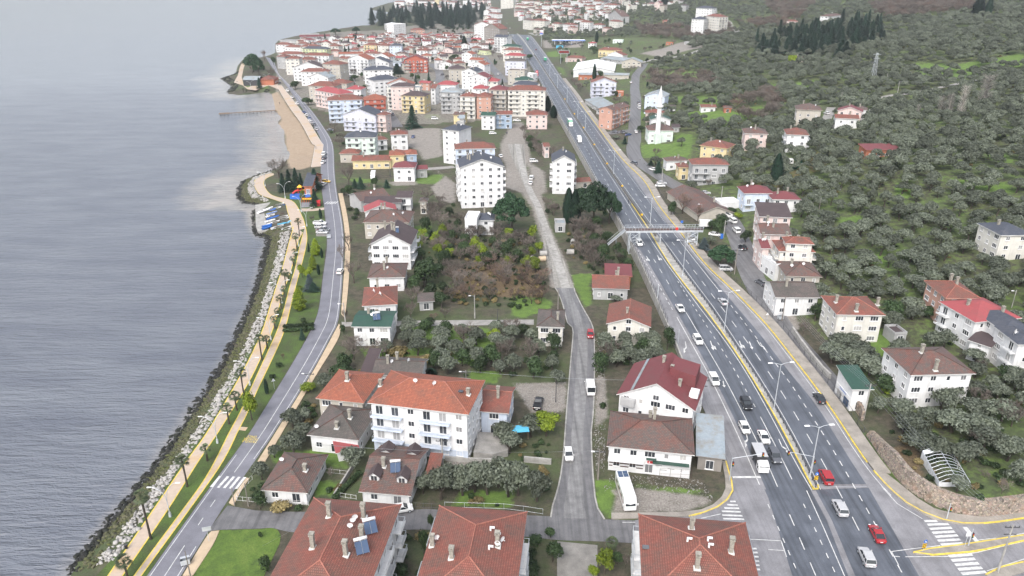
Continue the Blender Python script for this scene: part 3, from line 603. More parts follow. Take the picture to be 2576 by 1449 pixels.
solid(clipY(offset(cb_,.5),YD(1170)),.13,zf=zc);solid(clipY(offset(cb_,.5),60,YD(1345)),.13,zf=zc);solid(clipY(offset(ca_,-.5),60,YD(1110)),.12,zf=zc)
bars('A2120,552 2190,450 2165,560 2290,448 2225,563 2345,450 2280,566 2395,452 2335,570 2450,455 2390,574 2490,458' if 0 else 'A2125,555 2215,447 2195,562 2295,449 2255,566 2355,451 2315,570 2410,453 2375,574 2465,456',.55,4.056)
bars('I1255,605 1290,580 1280,606 1315,581 1305,606 1340,581 1330,605 1362,580 1355,603 1388,578',.55,4.056)
# right pavement of the coast road
flat('pavement',[(x,y) for x,y in CRR if y<1200][1:] and[(648,1161.75),(695,1086.75),(787,937),(837,844.5),(853,815)],[(668,1161),(712,1086),(800,937),(849,858),(858,826)],4.16,'tan',1,.25)
flat('pavement',[(858,790),(863,724.5),(867,660),(868.6,612.25),(864,555),(851,487)],[(868,800),(876,724.5),(880,660),(881,612.25),(876,555),(862,487)],4.16,'tan',1,.25)
flat('pavement',[(460,1449),(516,1357),(532,1338)],[(486,1449),(536,1372),(552,1336)],4.16,'tan',1,.25)
flat('pavement',[(576,1266),(588,1247),(620,1203)],[(588,1272),(604,1240),(628,1205)],4.16,'tan',1,.25)
# lawns between road and sea
flat('lawn',[(150,1550),(240,1449),(303,1380),(500,1105),(600,925),(668,800),(700,700),(731,600),(735,575)],[(296,1550),(368,1449),(510,1249),(622,1094),(649,1052),(737,909.5),(792,807),(804.5,749.5),(818,624.75)],4.02,'lawn',0,n=200)
flat('lawn',[(700,500),(740,512),(762,560),(745,640)],[(806,470),(814,525),(820,590),(815,660)],4.024,'lawn',0)
P1L=[(200,1550),(272,1449),(302.5,1404),(375,1299),(475,1151.75),(522.5,1086.75),(610,937),(656.5,842),(674,789.5),(694,724.5),(710.6,674.75),(728,607),(739,570)]
P1R=[(240,1550),(308,1449),(425,1279),(500,1159),(550,1086.75),(620,972),(645,924.5),(681.5,842),(696.5,794.5),(711,740),(735.6,669.75),(748,612),(762,585)]
P2L=[(270,1550),(337.5,1449),(457.5,1286.75),(525,1191.75),(577.5,1086.75),(607.5,1032),(644,949.5),(676.5,879.5),(701.5,822),(719,762),(729,720),(743,674.75),(753,624.75),(762,590)]
P2R=[(285,1550),(355,1449),(487.5,1266.75),(562.5,1159.25),(597.5,1086.75),(620,1044.5),(648,980),(689,894.5),(716.5,829.5),(731.5,769.5),(744,720),(763,649.75),(773,599.75),(768,569.75)]
def edges(ab,z=4.075,wd=.22,mat='paint_yellow'):
 for P in ab:solid(P,wd,zf=lambda x,y:z,name='path_border',mat=mat)
edges(flat('promenade',P1L,P1R,4.06,'promenade',0));edges(flat('cycle_path',P2L,P2R,4.064,'promenade',0))
PL=TT('I935,880 905,760 875,660 860,600 800,580 700,545 600,510 555,440 545,380 590,330 680,300 740,296');PR=TT('I1066,850 1045,770 1005,680 960,600 900,560 800,540 710,510 660,450 640,400 650,360 700,330 745,312')
edges(flat('promenade',PL,PR,4.058,'promenade',0),4.078,.18)
BL=TT('M770,860 900,1080 1020,1240 1130,1449 I1160,0 1140,130 1120,235');BR=TT('M820,860 1000,1090 1100,1230 1230,1449 I1243,0 1232,100 1218,225')
edges(flat('promenade',BL,BR,4.17,'promenade',1,.5),4.19,.15,'paint_white')
flat('promenade',TT('I1020,650 1130,650 1250,640'),TT('I1030,680 1130,676 1250,664'),4.066,'promenade',0)
sheet('promenade',[onz(*p,LAND) for p in TT('M790,900 690,860 560,910 480,900 430,860 340,830 380,760 400,680 450,580 480,590 440,680 420,780 440,860 480,880 690,800 780,830')],4.04,M['promenade'])
sheet('path_block',[onz(*p,LAND) for p in TT('E2420,1398 2495,1405 2470,1440 2395,1430')],4.07,M['promenade'])
# playground and terrace
sheet('playground_floor',[onz(*p,LAND) for p in TT('I905,505 1100,485 1115,530 1000,560 905,555')],4.07,M['blue'])
sheet('court_floor',[onz(*p,LAND) for p in TT('I1020,590 1130,585 1160,635 1020,640')],4.07,M['asphalt_light'])
sheet('parking_lot',[onz(*p,LAND) for p in TT('I1150,775 1250,775 1310,930 1170,930')],4.05,M['pavers'])
# bottom left lot
lot=TT('A2200,990 2576,980 B160,968 215,985 250,1040 240,1120 160,1290 80,1449 A2100,2000 1600,2000 1930,1449 2080,1180');sheet('green_lot',[onz(*p,LAND) for p in lot],4.06,M['bright_lawn']);occ_poly([onz(*p,LAND) for p in lot],1)
# ---------------------------------------------------------------- village streets
def street(name,s1,s2,z,mat,occ=1.5,sm=1):return flat(name,TT(s1),TT(s2),z,mat,occ)
ribbon('verge',[p[:2] for p in gps('D885,10 960,120 1050,270 1160,410 1320,525')],[p[:2] for p in gps('D985,40 1060,150 1140,280 1240,420 1345,530')],lambda x,y:tz(x,y)+.10,M['lawn'])
street('cross_street','A2290,740 2576,790 B0,790 500,805 1500,790 1760,775 2300,830 C155,840 390,850 930,880 1270,892','A2080,1010 2200,985 2576,975 B160,965 300,1000 500,1010 1500,985 1760,985 2300,1040 C170,1055 460,1090 860,1100 1240,1120',4.03,'asphalt_worn')
v1,v2=street('village_street','C390,860 395,790 440,650 490,450 520,200 535,0 G545,1300 560,1100 590,750 612,500 612,400 560,360 540,280 500,130 450,20 J1310,1449','C930,880 850,750 830,600 812,400 795,0 G815,1300 830,900 825,450 780,320 700,180 625,20 J1500,1449',4.034,'asphalt_worn')
vm1=v1*.75+v2*.25;vm2=v1*.3+v2*.7
ribbon('street_resurfacing',vm1,vm2,lambda x,y:4.044,M['resurfaced'])
for P in(v1,v2):kerb(P,.28,0,'concrete','kerb',zf=lambda x,y:4.17)
street('village_street','C450,1100 455,1449 440,1800','C860,1140 860,1449 880,1800',4.036,'pavers')
street('garden_lane','F860,340 960,345 1450,330 2576,320 G220,318','F870,395 960,385 1450,385 2576,372 G220,370',4.03,'lane_concrete',1)
dr1,dr2=street('dirt_road','J1310,1449 1270,1300 1215,1080 1150,820 1100,640 1030,500 950,300 880,150 830,0','J1500,1449 1430,1250 1340,1050 1235,800 1160,600 1085,470 1030,300 1010,150 1000,0',4.028,'dirt')
tm=dr1*.42+dr2*.58;ribbon('wheel_tracks',offset(tm,1.4),offset(tm,-1.4),lambda x,y:4.04,M['rock_white' if 0 else 'concrete'])
def lane(s,wd,mat='asphalt_worn',name='lane',dz=.06):
 P=np.array([p[:2] for p in gps(s)]);P=smooth(np.vstack([P[0],P]) if 0 else P,0);k=[]
 for i in range(len(P)-1):
  n_=max(2,int(np.hypot(*(P[i+1]-P[i]))/4));k+=[P[i]+(P[i+1]-P[i])*j/n_ for j in range(n_)]
 P=smooth(np.array(k+[P[-1]]),5);a,b=strip(P,wd);occ_poly(np.vstack([a,b[::-1]]),1)
 return ribbon(name,a,b,lambda x,y:tz(x,y)+dz,M[mat])
lane('O700,640 610,760 600,900 615,1050 600,1200 600,1449 K330,0 340,130 400,200 560,300 720,400 900,480 1080,560 1200,640 1290,740 1360,860 1420,1000 1460,1150 1510,1300 1580,1449 H20,200 100,380 200,480 420,740 640,1000 800,1200',7.2,'asphalt_worn','side_street')
lane('O640,640 760,600 1000,580 1180,540 1330,480',6,'lane_concrete');lane('O330,1340 450,1320 600,1310',7);lane('O1640,320 1580,280 1560,230 1470,180 1400,100',6,'lane_concrete')
lane('N1090,560 1150,650 1250,760 1300,830',8);lane('M1420,680 1480,760 1520,840',9);lane('N560,640 640,700 660,790 620,830',8);lane('N920,440 990,500 940,380',6)
lane('P560,1260 600,1180 640,1080',5,'lane_concrete');lane('P1100,1010 1180,960 1300,960 1500,940 1660,900 1900,850 2150,800 2576,710',4,'lane_concrete','hill_track',.3);lane('I2180,260 2480,240 2560,230',5,'lane_concrete')
lane('N590,1150 200,1130 120,1260',6) if 0 else None
lane('M1880,1100 1920,1170 1990,1280',7);lane('K560,430 800,470 1000,560',4,'asphalt_worn') if 0 else None
lane('T' if 0 else 'N1560,330 1640,360 1800,350',8,'lane_concrete')
# ================================================================ buildings
WALLC=dict(w='white',c='cream',b='beige',g='gray',p='pink',y='yellow',s='salmon',r='orange',l='blue',a='paleblue',m='mint',k='dark',o='brick',i='lilac',v='yellowgreen',n='rawgray')
WALLN=dict(w='white',c='cream',b='beige',g='grey',p='pale pink',y='yellow',s='salmon',r='bright red',l='blue',a='blue grey',m='mint',k='dark',o='bare brick',i='lilac white',v='lime yellow',n='bare concrete')
ROOFN=dict(R='red tiled',O='orange tiled',M='maroon',C='crimson',D='dark slate',B='weathered brown tiled',K='dark brown',G='green',W='white',S='grey metal',T='mossy grey tiled')
SHAPEN=dict(h='hipped',g='gabled',e='gabled',f='flat',m='lean-to')
NUMN=['','one','two','three','four','five','six','seven','eight']
def win_mesh(nm,w_,h_,mull,full):
 f=MB();t_=.09
 for sx in(-1,1):f.box((sx*(w_/2-t_/2),-.03,h_/2),(t_,.12,h_))
 f.box((0,-.03,t_/2),(w_-2*t_,.12,t_));f.box((0,-.03,h_-t_/2),(w_-2*t_,.12,t_))
 for i in range(mull):x=-w_/2+w_*(i+1)/(mull+1);f.box((x,-.025,h_/2),(.06,.10,h_-2*t_))
 f.box((0,-.07,-.04),(w_+.2,.2,.07))
 g=MB();g.poly([(-w_/2+t_,-.004,t_),(w_/2-t_,-.004,t_),(w_/2-t_,-.004,h_-t_),(-w_/2+t_,-.004,h_-t_)])
 a=f.mesh(nm+'_frame',M['frame']);b=g.mesh(nm+'_pane',M['glass'])
 c=MB();c.v=f.v+g.v;c.f=f.f+[tuple(i+len(f.v) for i in q) for q in g.f];c.m=[0]*len(f.f)+[1]*len(g.f);c.uv=f.uv+g.uv
 return a,b,c.mesh(nm+'_both',[M['frame'],M['glass']])
WM=dict(s=win_mesh('window_small',.7,.6,0,0),n=win_mesh('window',1.35,1.3,1,0),w=win_mesh('window_wide',2.1,1.35,2,0),d=win_mesh('balcony_door',1.6,2.1,1,0),v=win_mesh('wide_window',2.8,1.5,4,0),p=win_mesh('narrow_window',.9,1.2,0,0))
WW=dict(s=.7,n=1.35,w=2.1,d=1.6,v=2.8,p=.9)
def add_window(par,k,x,y,z,rz,near):
 a,b,c=WM[k];nm='balcony_door' if k=='d' else 'window'
 if near:
  o=link(nm,a,par,(x,y,z),rz);link('pane',b,o)
 else:link(nm,c,par,(x,y,z),rz)
BAL={}
def bal_mesh(wd,style):
 k=(round(wd*2)/2,style)
 if k in BAL:return BAL[k]
 wd=k[0];d_=1.25;s=MB();s.box((0,-d_/2,-.09),(wd,d_,.16))
 r=MB();hgt=.95
 if style=='solid':
  r.box((0,-d_+.05,.45),(wd,.1,hgt-.05));
  for sx in(-1,1):r.box((sx*(wd/2-.05),-d_/2+.05,.45),(.1,d_-.1,hgt-.05))
 else:
  s.box((0,-d_+.05,.12),(wd,.08,.26))
  r.box((0,-d_+.05,hgt),(wd,.06,.06))
  for sx in(-1,1):r.box((sx*(wd/2-.03),-d_/2+.04,hgt),(.06,d_-.08,.05))
  n_=int(wd/.22)
  for i in range(n_+1):r.box((-wd/2+wd*i/n_*.98+.02,-d_+.05,.58),(.03,.03,.70))
 BAL[k]=(s,r,style);return BAL[k]
BALM={}
def add_balcony(par,x,y,z,rz,wd,style,wc,near):
 key=(round(wd*2)/2,style,wc)
 if key not in BALM:
  s,r,_=bal_mesh(wd,style);BALM[key]=(s.mesh('balcony',M['w_'+wc]),r.mesh('railing',M['w_'+wc] if style=='solid' else M['galv']))
 s,r=BALM[key];o=link('balcony',s,par,(x,y,z),rz);link('railing',r,o)
def chimney_mesh(h):
 c=MB();c.box((0,0,h/2-.6),(.6,.6,h+1.2));c.box((0,0,h+.08),(.8,.8,.12));
 for sx in(-1,1):c.box((sx*.25,0,h+.26),(.1,.6,.25))
 c.box((0,0,h+.43),(.8,.8,.08));return c.mesh('chimney',M['chimney'])
CHM=[chimney_mesh(1.1),chimney_mesh(1.7),chimney_mesh(2.3)]
def dish_mesh():
 m_=MB();n=12;R=.45
 for j in range(2):
  for i in range(n):
   a,b=2*PI*i/n,2*PI*(i+1)/n
   if j==0:m_.poly([(0,.12,1),(R*.6*math.cos(a),.08,1+R*.6*math.sin(a)),(R*.6*math.cos(b),.08,1+R*.6*math.sin(b))])
   else:m_.poly([(R*.6*math.cos(a),.08,1+R*.6*math.sin(a)),(R*math.cos(a),0,1+R*math.sin(a)),(R*math.cos(b),0,1+R*math.sin(b)),(R*.6*math.cos(b),.08,1+R*.6*math.sin(b))])
 m_.tube([(0,.3,-.5),(0,.3,.95),(0,.1,1)],.035,5);m_.tube([(0,.1,.6),(0,-.45,.95)],.02,4);m_.box((0,-.47,.97),(.1,.1,.1));return m_.mesh('satellite_dish',M['frame'],True)
DISH=dish_mesh()
def solar_meshes():
 f=MB()
 for sx in(-.9,0,.9):f.tube([(sx,-.9,0),(sx,.8,1.1),(sx,.8,-.4)],.035,4)
 f.box((0,.8,.4),(1.9,.04,.04));p_=MB();p_.poly([(-.95,-.9,.08),(-.03,-.9,.08),(-.03,.72,1.12),(-.95,.72,1.12)]);p_.poly([(.03,-.9,.08),(.95,-.9,.08),(.95,.72,1.12),(.03,.72,1.12)])
 e=MB();e.tube([(-1,.95,1.35),(1,.95,1.35)],.26,12);return f.mesh('heater_frame',M['galv']),p_.mesh('collector_panel',M['solar']),e.mesh('water_tank',M['frame'],True)
SOL=solar_meshes()
def dormer_mesh(rc,wc):
 b=MB();w_,d_,h_=1.9,2.4,1.2
 b.box((0,d_/2,h_/2-.5),(w_,d_,h_+1),0);b.poly([(-w_/2,0,h_),(w_/2,0,h_),(0,0,h_+.7)],0)
 for sx in(-1,1):P=[(sx*(w_/2+.3),-.35,h_-.15),(0,-.35,h_+.85),(0,d_+.5,h_+.85),(sx*(w_/2+.3),d_+.2,h_-.15)];b.poly(P if sx>0 else P[::-1],1)
 return b.mesh('dormer',[wc,rc])
DORM={}
BLD=[]
def roof_mesh(w_,d_,H,kind,pitch,ov=.55,th=.18):
 """roof over a wall box 0..w_, 0..d_ with eaves at H; returns MB and the ridge height"""
 r=MB();x0,x1,y0,y1=-ov,w_+ov,-ov,d_+ov;W_,D_=x1-x0,y1-y0
 def slope(P,ax):   # ax: index along the eave
  e=[p[ax] for p in P];uv=[]
  for p in P:run=(p[2]-H)/max(pitch,.01);uv.append((p[ax],run*math.hypot(1,pitch)))
  r.poly(P,0,uv)
 if kind=='h':
  if W_>=D_:a=D_/2;z=H+a*pitch;A,B=(x0+a,y0+a,z),(x1-a,y0+a,z)
  else:a=W_/2;z=H+a*pitch;A,B=(x0+a,y0+a,z),(x0+a,y1-a,z)
  c=[(x0,y0,H),(x1,y0,H),(x1,y1,H),(x0,y1,H)]
  if W_>=D_:slope([c[0],c[1],B,A],0);slope([c[1],c[2],B],1);slope([c[2],c[3],A,B],0);slope([c[3],c[0],A],1)
  else:slope([c[0],c[1],A],0);slope([c[1],c[2],B,A],1);slope([c[2],c[3],B],0);slope([c[3],c[0],A,B],1)
  ends=[(c[0],A),(c[3],A if W_>=D_ else B),(c[1],B if W_>=D_ else A),(c[2],B),(A,B)]
 elif kind=='g':
  z=H+D_/2*pitch;ym=(y0+y1)/2;slope([(x0,y0,H),(x1,y0,H),(x1,ym,z),(x0,ym,z)],0);slope([(x1,y1,H),(x0,y1,H),(x0,ym,z),(x1,ym,z)],0);ends=[((x0,ym,z),(x1,ym,z))]
 elif kind=='e':
  z=H+W_/2*pitch;xm=(x0+x1)/2;slope([(x1,y0,H),(x1,y1,H),(xm,y1,z),(xm,y0,z)],1);slope([(x0,y1,H),(x0,y0,H),(xm,y0,z),(xm,y1,z)],1);ends=[((xm,y0,z),(xm,y1,z))]
 elif kind=='m':
  z=H+D_*.14;r.poly([(x0,y0,H),(x1,y0,H),(x1,y1,z),(x0,y1,z)],0,[(x0,0),(x1,0),(x1,D_),(x0,D_)]);ends=[]
 else:
  z=H;r.poly([(x0,y0,H),(x1,y0,H),(x1,y1,H),(x0,y1,H)],0);ends=[]
 # fascia and soffit
 c=[(x0,y0),(x1,y0),(x1,y1),(x0,y1)]
 if kind in 'hf':
  for i in range(4):a,b=c[i],c[(i+1)%4];r.poly([(a[0],a[1],H-th),(b[0],b[1],H-th),(b[0],b[1],H),(a[0],a[1],H)],1)
  r.poly([(x,y,H-th) for x,y in c[::-1]],1)
 else:
  n=len(r.v);top=list(zip(list(r.f),list(r.m)))
  for f,_ in top:r.poly([(r.v[i][0],r.v[i][1],r.v[i][2]-th) for i in reversed(f)],1)
  for f,_ in top:
   for i in range(len(f)):
    a,b=r.v[f[i]],r.v[f[(i+1)%len(f)]]
    if kind=='m' or not(a[2]==b[2]==z):r.poly([(a[0],a[1],a[2]-th),(b[0],b[1],b[2]-th),b,a],1)
 return r,z,ends
def building(P1,P2,depth,n,rk,wc,rc,fl='',label=None,cat='house',name='house',extraH=0,z=None):
 """P1,P2: picture points of the front (or, with a negative depth, back) eave corners"""
 H=n*2.85+.25+extraH;a=gp(P1[0],P1[1],H) if z is None else(*onz(P1[0],P1[1],z+H),z+H);b=onz(P2[0],P2[1],a[2])
 A=np.array(a[:2]);B=np.array(b);v=B-A;Wd=np.linalg.norm(v)
 if Wd<2.5:return None
 v/=Wd;nn=np.array([-v[1],v[0]])
 if depth<0:A=A+nn*depth;depth=-depth
 if depth==0:depth=min(14,max(8,Wd*.72))
 ov=.55 if rk!='f' else .08;w_=Wd-2*ov;d_=depth-2*ov if depth>3 else depth
 A=A+v*ov+nn*ov;rz=math.atan2(v[1],v[0]);zb=a[2]-H
 cor=[A,A+v*w_,A+v*w_+nn*d_,A+nn*d_];zmin=min(tz(*c) for c in cor);zmin=min(zmin,zb)-.25
 near=A[1]<300;Y=A[1]
 root=empty(name,(A[0],A[1],zb),rz,label,cat)
 occ_poly(cor,1.2)
 pitch=.40 if rk=='h' else .36
 if 'q' in fl:pitch=.18
 if 'Q' in fl:pitch=.55
 r,zr_,ends=roof_mesh(w_,d_,H,rk,pitch,ov)
 wm=MB();zb2=zmin-zb;top=H-.02 if rk!='f' else H-.02
 c=[(0,0),(w_,0),(w_,d_),(0,d_)]
 for i in range(4):p,q=c[i],c[(i+1)%4];wm.poly([(p[0],p[1],zb2),(q[0],q[1],zb2),(q[0],q[1],top),(p[0],p[1],top)])
 wm.poly([(x,y,top) for x,y in c])
 if rk=='e':
  hz=zr_-.2-(ov*pitch*0);
  for y in(0,d_):P=[(0,y,top),(w_,y,top),(w_/2,y,top+(w_/2)*pitch)];wm.poly(P if y==0 else P[::-1])
 if rk=='g':
  for x in(0,w_):P=[(x,0,top),(x,d_,top),(x,d_/2,top+(d_/2)*pitch)];wm.poly(P if x else P[::-1])
 if rk=='m':
  k=.14;wm.poly([(0,d_,top),(w_,d_,top),(w_,d_,top+d_*k),(0,d_,top+d_*k)][::-1]);wm.poly([(w_,0,top),(w_,d_,top),(w_,d_,top+d_*k)]);wm.poly([(0,0,top),(0,d_,top),(0,d_,top+d_*k)][::-1])
 if 'z' in fl:wm.box((w_/2,-.02,1.3),(w_+.1,.04,2.5),1)
 wall=wm.build('wall',[M['w_'+WALLC[wc]],M['w_paleblue' if 'z' in fl else 'w_gray']],root)
 trim=M['trim'] if wc in 'wcpaiml' else M['w_'+WALLC[wc]]
 ro=r.build('roof',[M[rc],trim],root)
 if rk=='f':
  pb=MB()
  for i in range(4):
   p,q=c[i],c[(i+1)%4];cx,cy=(p[0]+q[0])/2,(p[1]+q[1])/2;L_=w_ if i%2==0 else d_
   pb.box((cx,cy+(.1 if i==0 else-.1 if i==2 else 0),H+.3),(w_+.16 if i%2==0 else .2,.2 if i%2==0 else d_-.2,.7))
  pb.build('parapet',M['w_'+WALLC[wc]],root)
 if near and rk in 'hge' and ends and rc in 'ROBT':
  cp_=MB()
  for e in ends:cp_.tube([(p[0],p[1],p[2]+.04) for p in e],.11,5)
  cp_.build('ridge_tiles',M['ridge' if rc in 'RO' else 'B'],ro)
 R=random.Random(int(P1[0]*7+P1[1]*13));floors=int(round(n))
 # windows on a face: origin o, direction u, rotation
 faces=[((0,0),(1,0),w_,0)]
 if 'x' not in fl:
  faces+=[((w_,0),(0,1),d_,PI/2),((0,d_),(0,-1),d_,-PI/2)]
 for fi,(o_,u_,L_,rot) in enumerate(faces):
  if fl.find('X')>=0 and fi==0:continue
  nx=max(1,int(L_/(3.1 if near else 3.6)));bal='b' in fl and fi==0 or('B' in fl and fi>0)
  pat=[R.choice('nnnwp' if not bal else 'nwnn') for _ in range(nx)]
  bcols=[]
  if bal:
   for i in range(nx):
    if(i%3 in(0,1) and nx>3) or(nx<=3 and i==R.randrange(nx)):bcols.append(i)
  for fl_ in range(floors):
   zf_=.25+fl_*2.85+.95
   if zf_+1.2>H:continue
   i=0
   while i<nx:
    x=L_*(i+.5)/nx;k=pat[i]
    if WW[k]>L_/nx-.3:k='p'
    isb=i in bcols and fl_>0
    if isb:k='d' if L_/nx>2 else 'p'
    if fl_==0 and fi==0 and i==nx//2:k='d'
    zz=zf_-(.85 if k=='d' else 0)
    px,py=o_[0]+u_[0]*x,o_[1]+u_[1]*x
    if not(fi>0 and R.random()<.35 and not near):add_window(root,k,px,py,zz,rot,near)
    i+=1
   # balconies: merge neighbouring columns
   if bal and fl_>0:
    i=0
    while i<nx:
     if i in bcols:
      j=i
      while j+1 in bcols:j+=1
      x=L_*(i+j+1)/2/nx;wd=L_*(j-i+1)/nx-.3;px,py=o_[0]+u_[0]*x,o_[1]+u_[1]*x
      add_balcony(root,px,py,.25+fl_*2.85+.05,rot,wd,'solid' if 's' in fl else 'bars',WALLC[wc] if 'l' not in fl else 'paleblue',near);i=j+1
     else:i+=1
 if rk=='e' and w_>7 and near:add_window(root,'n' if w_>9 else 's',w_/2,0,H+.25,0,near)
 # chimneys and roof kit
 if 'c' not in fl and rk in 'hge' and(near or R.random()<.8):
  for i in range(1 if not near else R.choice([1,2]) if d_<13 else 3):
   px,py=R.uniform(.2,.8)*w_,R.uniform(.25,.8)*d_
   if rk=='g':zz=zr_-abs(py-d_/2)*pitch
   elif rk=='e':zz=zr_-abs(px-w_/2)*pitch
   else:zz=H+min(px+ov,w_+ov-px,py+ov,d_+ov-py)*pitch
   link('chimney',CHM[R.randrange(3 if near else 2)],ro,(px,py,zz),0)
 if 'c' not in fl and(near or R.random()<.5) and rk!='m':
  for i in range(R.choice([0,1,2]) if near else 1):
   px,py=R.uniform(.15,.85)*w_,R.uniform(.15,.5)*d_;zz=H+.05 if rk=='f' else(zr_-abs(py-d_/2)*pitch if rk=='g' else zr_-abs(px-w_/2)*pitch if rk=='e' else H+min(px+ov,w_+ov-px,py+ov,d_+ov-py)*pitch)
   link('satellite_dish',DISH,ro,(px,py,zz),R.uniform(-1,1)-rz)
 if 'S' in fl:
  px,py=w_*.6,d_*.3;zz=zr_-abs(py-d_/2)*pitch if rk=='g' else H+min(px+ov,w_+ov-px,py+ov,d_+ov-py)*pitch
  s0=link('solar_heater',SOL[0],ro,(px,py,zz+.25),.25);link('collector_panel',SOL[1],s0);link('water_tank',SOL[2],s0)
 if 'D' in fl:
  key=(rc,wc)
  if key not in DORM:DORM[key]=dormer_mesh(M['K'] if rc in 'BR' else M[rc],M['w_'+WALLC[wc]])
  for x in([.2,.8] if w_<16 else[.2,.5,.8]):
   do=link('dormer',DORM[key],ro,(w_*x,d_*.14,H+d_*.14*pitch),0);link('dormer_window',WM['n'][2],do,(0,0,.0),0)
   if 'E' in fl:link('dormer',DORM[key],ro,(w_*x,d_*.86,H+d_*.14*pitch),PI)
 BLD.append(dict(root=root,A=A,v=v,nn=nn,zb=zb,zr=zr_,pitch=pitch,ov=ov,ro=ro,x=(P1[0]+P2[0])/2,y=(P1[1]+P2[1])/2,w=abs(P2[0]-P1[0]),n=floors,rk=rk,wc=wc,rc=rc,label=label,Wd=w_,d=d_,H=H,near=near,Y=Y,loc=(A+v*w_/2+nn*d_/2)))
 return root
def B(tile,spec,label=None,name='house',cat='house'):
 q=spec.split();f=list(map(float,q[:6]));P1=T(tile,f[0],f[1]);P2=T(tile,f[2],f[3])
 return building(P1,P2,f[4],f[5],q[6],q[7],q[8],q[9] if len(q)>9 else '',label,cat,name)
